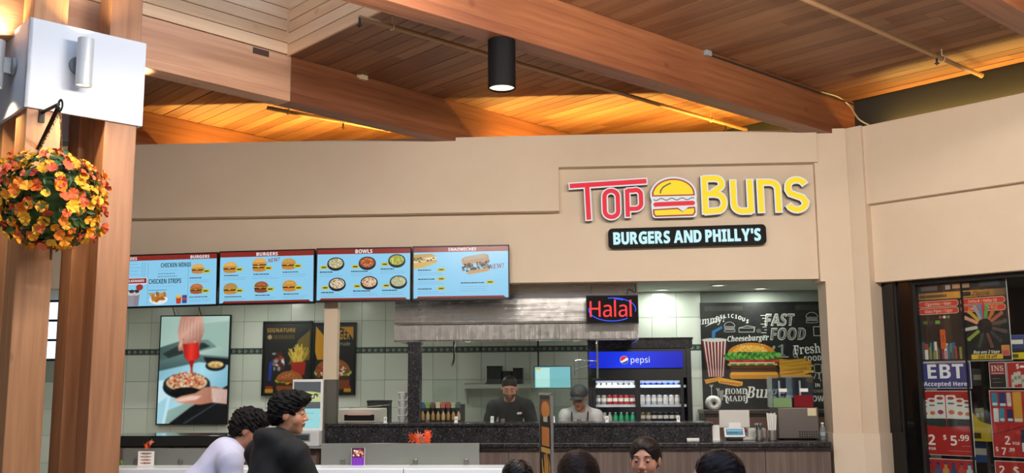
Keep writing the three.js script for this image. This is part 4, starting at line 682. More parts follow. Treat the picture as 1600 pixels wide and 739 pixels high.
{
  // countertop cooker with a wire rack, black box and lid stacks
  const y = lTop + 0.0, d = 0.55;
  const q = rect(530, 639, 593, 661, 0.88), base = lTop, c = shopThing('warming_oven', q.u, base, 1.08, 'cream countertop warmer with a dark slot behind the counter', 'appliance'), h = q.y1 - base;
  part('body', bx(q.w, h, 0.4, 0, h / 2, -0.0, 0.01), std('#cdc5b8', 0.4), c); part('slot', bx(q.w * 0.74, 0.06, 0.02, 0, cTop - base + 0.028, 0.196, 0.003), M.black, c); part('control_strip', bx(q.w * 0.56, 0.03, 0.01, 0, h - 0.05, 0.203), std('#e0b9ab', 0.5), c);
  part('wire_rack', [0, 1, 2, 3].map((i) => rod([-q.w * 0.3, h + 0.005, -0.15 + i * 0.09], [q.w * 0.6, h + 0.035, -0.15 + i * 0.09], 0.004)), M.chrome, c);
  const b = rect(573, 626, 606, 661, 1.28), wt = shopThing('work_table', -1.45, 0, 1.22, 'steel work table behind the granite bar', 'table'); part('table_top', bx(1.6, 0.03, 0.7, 0, base - 0.015, 0, 0.004), M.steel, wt); for (const [x, z] of [[-0.75, -0.3], [0.75, -0.3], [-0.75, 0.3], [0.75, 0.3]]) part('leg', cyl(0.018, 0.018, base - 0.03, x, (base - 0.03) / 2, z, 10), M.steel, wt); part('under_shelf', bx(1.5, 0.02, 0.6, 0, 0.25, 0), M.steelDark, wt);
  const bb = shopThing('storage_box', b.u, base, 1.4, 'upright black box behind the cream warmer', 'box'), bh = b.y1 - base; part('box_body', bx(b.w, bh, 0.2, 0, bh / 2, 0, 0.008), std('#1f2422', 0.5), bb); part('lid', bx(b.w + 0.008, 0.025, 0.208, 0, bh - 0.01, 0, 0.004), M.dark, bb);
  const ls = rect(624, 612, 634.5, 657, 0.3); for (let i = 0; i < 4; i++) { const hh = (ls.y1 - cTop) / 4, s = shopThing('cup_stack', ls.u, cTop + hh * i, 0.3, ['lowest clear cup stack beside the granite pier', 'second clear cup stack up the granite pier', 'third clear cup stack up the granite pier', 'topmost clear cup stack beside the granite pier'][i], 'cups', 'clear cup stacks at the pier'); part('cups', lathe([[0.03, 0], [0.04, hh * 0.35], [0.046, hh * 0.62], [0.05, hh * 0.64], [0.044, hh * 0.72], [0.052, hh * 0.92], [0.03, hh - 0.002]], 16), std('#c9cbc6', 0.25), s); part('lid', lathe([[0, hh * 0.8], [0.053, hh * 0.82], [0.053, hh * 0.86], [0.02, hh * 0.98], [0, hh * 0.98]], 16), M.white, s); }
  // eight sauce bottles in a black rack
  const r = rect(655, 629, 719, 661, 0.34), rk = shopThing('bottle_rack', r.u, cTop, 0.42, 'black step rack holding eight sauce bottles on the counter', 'rack'), rh = r.y1 - cTop;
  part('rack_back', bx(r.w + 0.04, rh * 0.9, 0.02, 0.012, rh * 0.45, -0.05), M.dark, rk); part('rack_base', bx(r.w + 0.02, 0.012, 0.14, 0.01, 0.006, 0.02), M.dark, rk);
  const caps = ['#3a5a9c', '#7ea046', '#6b4a3c', '#d3c6a0', '#c4635a', '#b5403a', '#a9b48a', '#4b4f4c'];
  for (let i = 0; i < 8; i++) { const s = shopThing('sauce_bottle', r.u0 + r.w * (i + 0.5) / 8 + 0.004, cTop + 0.012, 0.385, ['sauce bottle with a blue label', 'sauce bottle with a green label', 'sauce bottle with a brown label', 'sauce bottle with a cream label', 'sauce bottle with a coral label', 'sauce bottle with a red label', 'sauce bottle with a pale green label', 'sauce bottle with a grey label'][i] + ' in the black rack', 'bottle', 'sauce bottles in the rack'); const R = r.w / 16 - 0.003; part('bottle', lathe([[0, 0], [R * 0.85, 0], [R * 0.9, 0.01], [R * 0.9, rh * 0.3], [R * 0.4, rh * 0.44], [R * 0.3, rh * 0.5], [0, rh * 0.5]], 14), std(['#b08a5c', '#c4a070', '#a9794c'][i % 3], 0.35), s); part('label_card', bx(R * 1.9, rh * 0.3, 0.012, 0, rh * 0.8, 0.02, 0.002), std(caps[i], 0.5), s); part('card_holder', bx(R * 1.2, rh * 0.18, 0.01, 0, rh * 0.58, 0.015), M.dark, s); }
  // small white number stands along the bar
  [[602, 0.1, 'between the warmer and the pier'], [712.5, 0.1, 'at the end of the sauce rack'], [769, 0.16, 'by the hand of the man in black'], [948.5, 0.1, 'before the green bottles of the fridge'], [1060, 0.1, 'before the end of the fridge'], [864.5, 0.1, 'behind the standing poster']].forEach(([px, d, where]) => { const a = pS(px, 661, d), s = shopThing('number_stand', a.u, cTop, d, 'small white card stand on the bar ' + where, 'card', 'white card stands on the bar'); part('card', bx(0.03, 0.055, 0.006, 0, 0.032, 0, 0.002).rotateX(-0.15), M.white, s); part('foot', bx(0.036, 0.008, 0.03, 0, 0.004, 0, 0.002), M.white, s); part('mark', bx(0.01, 0.022, 0.002, 0, 0.034, 0.004).rotateX(-0.15), M.grey, s); });
}

// ------------------------------------------------------------------ chalkboard mural
const artMural = cv(1100, 900, (g, w, h) => {
  g.fillStyle = '#191918'; g.fillRect(0, 0, w, h);
  for (let i = 0; i < 900; i++) { g.globalAlpha = 0.05; ell(g, rnd(w), rnd(h), rnd(4, 40), rnd(2, 12), '#8a8a86', rnd(3)); } g.globalAlpha = 1;
  const ch = '#dededa';
  g.globalAlpha = 0.45; rr(g, 40, 30, 330, 40, 8, '#5e5750'); rr(g, 820, 26, 270, 44, 8, '#514b47'); g.globalAlpha = 1;
  txt(g, 'Yummy!', 60, 150, 78, ch, { align: 'center', family: 'serif', italic: true, sx: 0.9, rot: -0.1 });
  [...'DELICIOUS'].forEach((c, i) => txt(g, c, 150 + i * 32, 118 + Math.pow((i - 3.5) / 4, 2) * 30 - 12 + i * 2, 44, ch, { align: 'center', rot: (i - 4) * 0.06 }));
  g.strokeStyle = ch; g.lineWidth = 3; for (let i = 0; i < 6; i++) { g.beginPath(); g.moveTo(40 + i * 12, 200 - i * 8); g.lineTo(110 + i * 14, 172 - i * 5); g.stroke(); }
  g.lineWidth = 3; for (const [x, y, s] of [[250, 200, 46], [960, 130, 50]]) { g.beginPath(); g.ellipse(x, y, s, s * 0.8, 0, Math.PI, 0); g.stroke(); for (let k = 0; k < 3; k++) { g.beginPath(); g.moveTo(x - s, y + k * 10); g.lineTo(x + s, y + k * 10 + 3); g.stroke(); } g.beginPath(); g.roundRect(x - s, y + 28, s * 2, 18, 8); g.stroke(); }
  g.strokeRect(330, 215, 130, 34); g.beginPath(); g.moveTo(330, 215); g.lineTo(400, 196); g.lineTo(470, 208); g.lineTo(460, 249); g.stroke(); ell(g, 500, 240, 22, 18, '#55554f');
  txt(g, 'Cheeseburger', 400, 300, 62, ch, { align: 'center', family: 'serif', italic: true, sx: 0.82, rot: -0.03 });
  txt(g, 'FAST', 680, 150, 132, ch, { align: 'center', stroke: 5, skew: -0.15, sx: 0.85 }); txt(g, 'FAST', 680, 150, 126, '#77776f', { align: 'center', skew: -0.15, sx: 0.85 });
  txt(g, 'FOOD', 750, 268, 132, ch, { align: 'center', stroke: 5, skew: -0.15, sx: 0.85 }); txt(g, 'FOOD', 750, 268, 126, '#6a6a63', { align: 'center', skew: -0.15, sx: 0.85 });
  for (let i = 0; i < 8; i++) { g.fillStyle = ch; g.fillRect(520 + (i % 3) * 14, 110 + i * 24, 46 - (i % 3) * 12, 4); }
  txt(g, '#', 622, 380, 46, '#9ab0a8', { align: 'center' }); txt(g, '1', 690, 400, 128, '#7f8784', { align: 'center', family: 'serif', rot: 0.05 }); g.fillStyle = '#9aa09d'; g.fillRect(650, 452, 96, 10);
  txt(g, 'Fresh', 905, 395, 104, ch, { align: 'center', family: 'serif', sx: 0.78, rot: -0.06 }); txt(g, 'FOOD', 950, 472, 56, ch, { align: 'center', rot: -0.05 });
  g.lineWidth = 4; g.beginPath(); g.ellipse(808, 415, 20, 46, 0.2, 0, 6.3); g.stroke(); g.beginPath(); g.moveTo(800, 380); g.lineTo(826, 470); g.stroke();
  // cup
  poly(g, [[10, 320], [222, 305], [190, 615], [50, 620]], '#7e2226'); for (let i = 0; i < 7; i++) poly(g, [[22 + i * 30, 320], [34 + i * 30, 319], [66 + i * 19, 616], [58 + i * 19, 617]], '#d6cbc6'); ell(g, 116, 312, 110, 16, '#c9c4be'); poly(g, [[92, 300], [120, 300], [126, 250], [190, 216], [182, 196], [98, 238]], '#2d6fa8');
  // burger
  const bx0 = 430, by = 470;
  g.fillStyle = '#c67a1f'; g.beginPath(); g.ellipse(bx0, 430, 205, 92, 0, Math.PI, 0); g.fill(); g.fillStyle = '#dba03c'; g.beginPath(); g.ellipse(bx0 - 10, 415, 150, 58, 0, Math.PI, 0); g.fill(); for (let i = 0; i < 46; i++) ell(g, bx0 + rnd(-120, 120), 370 + rnd(-16, 40), 4, 3, '#f0dca4');
  for (let i = 0; i < 40; i++) ell(g, 215 + i * 11.4, 446 + Math.sin(i * 1.7) * 16, 26, 20, ['#3f7a2c', '#5d9a3c', '#2f6424', '#78b04a'][i % 4]);
  for (let i = 0; i < 7; i++) rr(g, 232 + i * 62, 478, 70, 24, 10, i % 2 ? '#b5342c' : '#c8473a'); rr(g, 236, 500, 390, 16, 8, '#e6ddd0'); for (let i = 0; i < 16; i++) ell(g, 240 + i * 26, 518, 20, 10, i % 3 ? '#5b8a34' : '#d9a83a');
  rr(g, 240, 524, 400, 52, 22, '#4a2a1a'); rr(g, 250, 530, 380, 16, 8, '#6a3d26'); rr(g, 236, 578, 416, 58, 24, '#c5821f'); rr(g, 246, 584, 396, 20, 10, '#dd9e38');
  // fries and sticks
  for (let i = 0; i < 20; i++) { g.save(); g.translate(655 + rnd(20), 472 + i * 7); g.rotate(rnd(-0.14, 0.16)); rr(g, 0, 0, rnd(190, 285), 20, 5, ['#c98f2a', '#e0ab3e', '#b57c22', '#d69f35'][i % 4]); g.restore(); }
  poly(g, [[16, 640], [160, 615], [190, 640], [30, 675]], '#d3902a'); poly(g, [[130, 640], [180, 628], [346, 660], [340, 690], [300, 696], [140, 668]], '#e0a036'); poly(g, [[150, 650], [330, 672], [320, 690], [150, 664]], '#b9781e');
  // lower lettering
  txt(g, 'HOME', 282, 736, 62, ch, { align: 'center', family: 'serif', sx: 0.9 }); txt(g, 'MADE', 286, 796, 62, ch, { align: 'center', family: 'serif', sx: 0.95 }); txt(g, '{', 195, 765, 140, ch, { align: 'center', bold: false }); txt(g, '}', 378, 765, 140, ch, { align: 'center', bold: false });
  txt(g, 'Burger', 560, 745, 130, ch, { align: 'center', family: 'serif', italic: true, sx: 0.85 }); txt(g, 'IN', 980, 690, 40, ch, { align: 'center' }); txt(g, 'TOWN', 985, 800, 66, ch, { align: 'center', sx: 0.9 }); txt(g, 'TOWN', 980, 740, 36, '#8c8c86', { align: 'center' });
  g.lineWidth = 4; g.strokeStyle = ch; for (const [x, y] of [[75, 720], [130, 750]]) { g.beginPath(); g.moveTo(x, y - 40); g.lineTo(x, y + 60); g.moveTo(x - 14, y - 40); g.quadraticCurveTo(x, y, x + 14, y - 40); g.stroke(); } poly(g, [[135, 730], [180, 726], [170, 810], [145, 812]], '#8c8c86');
  g.beginPath(); g.roundRect(960, 520, 60, 70, 12); g.stroke(); g.beginPath(); g.moveTo(990, 590); g.lineTo(1010, 660); g.stroke(); for (let i = 0; i < 4; i++) { g.beginPath(); g.moveTo(950 + i * 40, 640); g.lineTo(970 + i * 36, 600 - i * 10); g.stroke(); } g.strokeRect(970, 210, 60, 74);
});
{
  const r = rect(1093.5, 473, 1302, 642, KB - 0.02), t = shopThing('chalk_mural', r.u, r.y0, KB - 0.008, 'black chalkboard mural with a big burger, fries and FAST FOOD lettering', 'mural');
  part('panel', bx(r.w, r.h, 0.012, 0, r.h / 2, 0), M.black, t); part('print', face(r.w, r.h, 0, r.h / 2, 0.0065), printed(artMural, 0.45), t);
  // brown work cabinets below it
  const c0 = pS(1101, 660, KB - 0.6).u, top = pS(1180, 641, KB - 0.6).y, c = shopThing('back_cabinet', c0 + 0.85, 0, KB - 0.34, 'brown back cabinet run under the chalkboard mural', 'cabinet');
  part('body', bx(1.7, top - 0.04, 0.56, 0, (top - 0.04) / 2, 0), M.dark, c); part('worktop', bx(1.72, 0.04, 0.6, 0, top - 0.02, 0, 0.004), std('#4a3b35', 0.35), c);
  for (let i = 0; i < 4; i++) { const dr = part('door', bx(0.41, top - 0.12, 0.018, -0.64 + i * 0.425, (top - 0.04) / 2, 0.289, 0.003), std('#6a4a40', 0.5), c); part('handle', bx(0.012, 0.1, 0.014, -0.5 + i * 0.425, top * 0.7, 0.304), M.steelDark, dr); }
  const pr = rect(1091, 617, 1117, 641, KB - 0.5), p = shopThing('paper_roll', Math.max(pr.u, c0 + 0.12), top, KB - 0.5, 'white paper roll standing on the brown back cabinet', 'roll'), rad = 0.085;
  part('roll', lathe([[0.022, 0], [rad, 0], [rad, 0.15], [0.022, 0.15], [0.022, 0]], 28).rotateX(Math.PI / 2).translate(0, rad, -0.07), M.paper, p); part('core', lathe([[0.015, -0.002], [0.022, -0.002], [0.022, 0.152], [0.015, 0.152]], 20).rotateX(Math.PI / 2).translate(0, rad, -0.07), std('#8d8378', 0.8), p);
}
// ------------------------------------------------------------------ ceiling fittings of the kitchen
{
  const lamp = (px, py, label) => {
    const p = hitPlane(px, py, V(0, 1, 0), KC), t = thing('recessed_light', p, TF, label, 'lamp', 'round recessed lamps of the kitchen ceiling');
    part('trim_ring', lathe([[0.074, 0], [0.098, 0], [0.1, -0.006], [0.076, -0.01], [0.072, -0.004]], 32), M.white, t);
    part('light_lens', new THREE.CircleGeometry(0.074, 32).rotateX(Math.PI / 2).translate(0, -0.004, 0), glow('#fffbe8', 2), t);
    const l = new THREE.RectAreaLight(new THREE.Color().setRGB(...KITCHEN_WARMTH), KITCHEN_POWER, 0.14, 0.14); l.name = 'recessed_beam'; l.rotation.x = -Math.PI / 2; l.position.y = -0.012; t.add(l);
  };
  lamp(1034, 452.5, 'round recessed lamp above the drinks fridge'); lamp(1122, 445.5, 'round recessed lamp close behind the lintel'); lamp(1188, 450.5, 'round recessed lamp beside the red smoke detector'); lamp(1166, 463.5, 'round recessed lamp over the chalkboard mural');
  // the rest of the kitchen is lit by the same lamps, hidden by the screens and the hood
  for (const [u, d, w] of [[-3.6, 1.0, 'above the tall display'], [-2.4, 1.6, 'above the burger posters'], [-3.2, 2.2, 'close to the tiled wall over the tall display'], [-1.6, 0.7, 'above the beige counter post'], [-5.2, 1.6, 'at the end of the kitchen ceiling']]) { const p = S(u, KC, d); const P = p.clone().sub(EYEP); const px = CX + FOCAL * P.dot(RIGHT) / P.dot(FWD), py = CY - FOCAL * P.dot(UP) / P.dot(FWD); lamp(px, py, 'round recessed lamp ' + w); }
  // hood lamps over the cooks
  for (const [i, u] of [[0, -0.55], [1, 0.6]]) { const t = shopThing('hood_lamp', u, pS(800, 532.5, 0.42).y + 0.075, 1.05, ['caged lamp under the hood near the sauce bottles', 'caged lamp under the hood near the order monitor'][i], 'lamp', 'lamps under the hood'); part('lamp_glass', lathe([[0, -0.05], [0.04, -0.045], [0.055, 0], [0.055, 0.05], [0, 0.05]], 20), glow('#fff4dd', 2), t); part('cage', [0, 1, 2, 3].map((k) => new THREE.TorusGeometry(0.06, 0.003, 4, 16, Math.PI).rotateX(Math.PI).rotateY(k * Math.PI / 4)), M.chrome, t); const l = new THREE.RectAreaLight(new THREE.Color().setRGB(...KITCHEN_WARMTH), KITCHEN_POWER * 1.1, 0.1, 0.1); l.name = 'hood_beam'; l.rotation.x = -Math.PI / 2; l.position.y = -0.07; t.add(l); }
  const sp = hitPlane(1177, 457, V(0, 1, 0), KC), sd = thing('smoke_detector', sp, TF, 'small dark red smoke detector on the kitchen ceiling', 'detector'); part('body', lathe([[0, 0], [0.07, 0], [0.068, -0.02], [0.04, -0.035], [0, -0.036]], 24), std('#7d2a26', 0.5), sd); part('sensor', lathe([[0, -0.036], [0.02, -0.036], [0.018, -0.045], [0, -0.046]], 16), std('#5d1d1c', 0.5), sd);
  const vp = hitPlane(1250, 457, V(0, 1, 0), KC), v = thing('ceiling_vent', vp, TF, 'louvred grey air vent on the kitchen ceiling', 'vent'); part('frame', [bx(0.56, 0.012, 0.03, 0, -0.006, 0.19), bx(0.56, 0.012, 0.03, 0, -0.006, -0.19), bx(0.03, 0.012, 0.4, -0.27, -0.006, 0), bx(0.03, 0.012, 0.4, 0.27, -0.006, 0)], std('#a9aba6', 0.5), v); for (let i = 0; i < 8; i++) part('louvre', bx(0.5, 0.004, 0.03).rotateX(0.5).translate(0, -0.009, -0.16 + i * 0.045), std('#8e918c', 0.5), v);
}
// ------------------------------------------------------------------ drinks fridge
{
  const d = 1.75, r = rect(918.5, 545, 1083, 661, d), top = r.y1, t = shopThing('drinks_fridge', r.u, 0, d, 'black two-door drinks fridge with a glowing blue header', 'fridge'), w = r.w, D = 0.68;
  const hY0 = pS(1000, 575, d).y, hY1 = pS(1000, 549, d).y, gY1 = pS(1000, 590, d).y, X = (px) => pS(px, 600, d).u - r.u;
  part('cabinet', [bx(0.05, top, D, -w / 2 + 0.025, top / 2, -D / 2), bx(0.05, top, D, w / 2 - 0.025, top / 2, -D / 2), bx(w, top - gY1, D - 0.02, 0, (top + gY1) / 2, -D / 2 - 0.01), bx(w, 0.16, D, 0, 0.08, -D / 2), bx(w, top, 0.05, 0, top / 2, -D + 0.025)], M.black, t);
  part('lining', bx(w - 0.1, gY1 - 0.16, 0.012, 0, (gY1 + 0.16) / 2, -D + 0.06), std('#7f8792', 0.5), t);
  const art = cv(720, 130, (g, W, H) => { g.fillStyle = '#0b1fd0'; g.fillRect(0, 0, W, H); const c = g.createRadialGradient(300, 60, 40, 300, 60, 420); c.addColorStop(0, '#1a3cf0'); c.addColorStop(1, '#0a17b8'); g.fillStyle = c; g.fillRect(0, 0, W, H); const x = 270, y = 66, q = 32; ell(g, x, y, q, q, '#f2f4fb'); g.save(); g.beginPath(); g.arc(x, y, q - 2, 0, 7); g.clip(); g.fillStyle = '#e0322e'; g.beginPath(); g.moveTo(x - 40, y - 40); g.lineTo(x + 40, y - 40); g.lineTo(x + 34, y - 16); g.bezierCurveTo(x + 6, y - 22, x, y + 12, x - 40, y + 10); g.fill(); g.fillStyle = '#14298f'; g.beginPath(); g.moveTo(x + 40, y - 2); g.bezierCurveTo(x + 18, y + 2, x + 6, y + 24, x - 30, y + 20); g.lineTo(x - 20, y + 40); g.lineTo(x + 40, y + 40); g.fill(); g.restore(); txt(g, 'pepsi', 316, 66, 64, '#eef2ff', { bold: false }); });
  part('header_sign', bx(X(1068) - X(921), hY1 - hY0, 0.02, (X(1068) + X(921)) / 2, (hY1 + hY0) / 2, 0.0), std('#0a1688', 0.4), t); part('header_light', face(X(1068) - X(921), hY1 - hY0, (X(1068) + X(921)) / 2, (hY1 + hY0) / 2, 0.0115), shown(art, 0.95), t);
  const x0 = X(930), x1 = X(993), x2 = X(999.5), x3 = X(1064), yb = 0.18;
  for (const [a, b, hx] of [[x0, x1, -1], [x2, x3, 1]]) { const f = part('door', [bx(b - a, 0.03, 0.04, (a + b) / 2, gY1 - 0.015, 0), bx(b - a, 0.04, 0.04, (a + b) / 2, yb, 0), bx(0.03, gY1 - yb, 0.04, a - 0.012, (gY1 + yb) / 2, 0), bx(0.03, gY1 - yb, 0.04, b + 0.012, (gY1 + yb) / 2, 0)], M.black, t); part('pane', bx(b - a, gY1 - yb, 0.008, (a + b) / 2, (gY1 + yb) / 2, 0.0), M.glass, f); part('handle', rod([hx < 0 ? b - 0.02 : a + 0.02, 0.75, 0.045], [hx < 0 ? b - 0.02 : a + 0.02, 1.05, 0.045], 0.009), M.steelDark, f); }
  // shelves and cans
  const rows = [[602, 590], [632, 617], [659, 644]].map(([a, b]) => { const y0 = pS(1000, a, d + 0.1).y; return { y0, h: pS(1000, b, d + 0.1).y - y0 }; }), gap = rows[0].y0 - rows[1].y0;
  for (let k = 0; k < 6; k++) { const y = rows[0].y0 - gap * k; if (y < 0.3) break; part('shelf', bx(w - 0.12, 0.012, D - 0.14, 0, y - 0.007, -D / 2), std('#c9d0d8', 0.3), t); part('price_rail', bx(w - 0.12, 0.028, 0.006, 0, y - 0.012, -0.066), std('#cfd6de', 0.4), t); }
  for (const [a, b] of [[x0, x1], [x2, x3]]) { part('led_tube', bx(b - a - 0.02, 0.02, 0.02, (a + b) / 2, gY1 - 0.045, -0.05), glow('#cfdcf5', 0.8), t); const l = new THREE.RectAreaLight(new THREE.Color().setRGB(0.82, 0.9, 1), 13, b - a - 0.04, 0.05); l.name = 'fridge_beam'; l.position.set((a + b) / 2, gY1 - 0.06, -0.045); l.rotation.x = -Math.PI / 2 + 0.25; t.add(l); }
  const TONES = { '#b9b2a2': 'silver', '#8f8a80': 'grey', '#d6cdb8': 'cream', '#cfc7b2': 'beige', '#2a4fb8': 'blue', '#1f3f9c': 'navy blue', '#3a66cc': 'bright blue', '#6a86b8': 'pale blue', '#8d8b88': 'grey', '#a9a6a0': 'silver', '#b5342c': 'red', '#c2372f': 'red', '#bb3530': 'red', '#c93f36': 'red', '#a8302a': 'dark red', '#a9b2a2': 'grey-green', '#b9bfae': 'grey-green', '#8c7f5a': 'olive', '#2b2f3c': 'black', '#30343f': 'black', '#262a35': 'black', '#3b3f4a': 'charcoal', '#d6d2c4': 'ivory', '#c5c7cc': 'light grey' };
  const kinds = [
    [0, 0, ['#b9b2a2', '#d6cdb8', '#8f8a80', '#cfc7b2'], 'silver and beige', 'top'], [0, 1, ['#2a4fb8', '#1f3f9c', '#3a66cc', '#6a86b8'], 'blue', 'top'],
    [1, 0, ['#8d8b88', '#a9a6a0', '#b5342c', '#c2372f', '#bb3530', '#c93f36', '#a8302a'], 'grey and red', 'middle'], [1, 1, ['#d9d9dc', '#c5c7cc', '#e3e3e3', '#d6d2c4'], 'white', 'middle'],
    [2, 0, ['#a9b2a2', '#b9bfae', '#2fae78', '#2a9a6c', '#35b884'], 'clear and green', 'lower'], [2, 1, ['#8c7f5a', '#2b2f3c', '#30343f', '#262a35', '#3b3f4a'], 'dark', 'lower'],
  ];
  const canGeo = (rr_, h) => [lathe([[0, 0.002], [rr_ * 0.72, 0], [rr_, h * 0.06], [rr_, h * 0.9], [rr_ * 0.8, h * 0.985]], 16), lathe([[rr_ * 0.8, h * 0.985], [rr_ * 0.82, h], [rr_ * 0.74, h], [rr_ * 0.7, h * 0.985], [0, h * 0.985]], 16), lathe([[rr_ + 0.0004, h * 0.32], [rr_ + 0.0008, h * 0.34], [rr_ + 0.0008, h * 0.66], [rr_ + 0.0004, h * 0.68]], 16)];
  for (const [row, side, colsK, tone, rowName] of kinds) {
    const [a, b] = side ? [x2, x3] : [x0, x1], n = 7, R = (b - a) / n / 2 - 0.003, hh = Math.min(rows[row].h, 0.125), [gb, gl, gbnd] = canGeo(R, hh);
    for (let i = 0; i < n; i++) {
      const tall = row === 2 && !side && i >= 2, c = shopThing(tall ? 'drink_bottle' : 'drink_can', r.u + a + (b - a) * (i + 0.5) / n, rows[row].y0, d + 0.1 + R, tall ? 'green drink bottle on the lower fridge shelf' : `${tone} drink can on the ${rowName} fridge shelf`, tall ? 'bottle' : 'can', tall ? 'green bottles on the lower fridge shelf' : `${tone} cans on the ${rowName} fridge shelf`);
      const tn = TONES[colsK[Math.min(colsK.length - 1, Math.floor(i * colsK.length / n))]] ?? tone; if (!tall) tag(c, `${tn} drink can on the ${rowName} fridge shelf`, 'can', `${tn} cans on the ${rowName} fridge shelf`);
      const m = std(colsK[Math.min(colsK.length - 1, Math.floor(i * colsK.length / n))], 0.3, { metalness: tall ? 0 : 0.35 });
      if (tall) { part('bottle', lathe([[0, 0], [R * 0.9, 0], [R, hh * 0.1], [R, hh * 0.55], [R * 0.35, hh * 0.85], [R * 0.35, hh * 0.92], [0, hh * 0.92]], 14), m, c); part('cap', cyl(R * 0.4, R * 0.4, hh * 0.08, 0, hh * 0.95, 0, 12), M.white, c); continue; }
      part('can_body', gb, m, c); part('can_top', gl, M.chrome, c); part('band', gbnd, std(row === 0 && side ? '#dfe6f5' : '#e9e4da', 0.4), c);
    }
  }
  // granite bulkhead above it
  const gB = pS(1000, 544, d - 0.02).y, gT = pS(1000, 527.5, d - 0.02).y, bh = shopThing('granite_bulkhead', r.u + 0.01, top, d, 'dark granite shelf block resting on the drinks fridge', 'shelf'); part('block_face', bx(w + 0.02, gT - top, 0.5, 0, (gT - top) / 2, -0.25, 0.003), M.granite, bh); part('ledge_lip', bx(w + 0.04, 0.02, 0.53, 0, gT - top - 0.01, -0.25, 0.004), M.granite, bh);
}
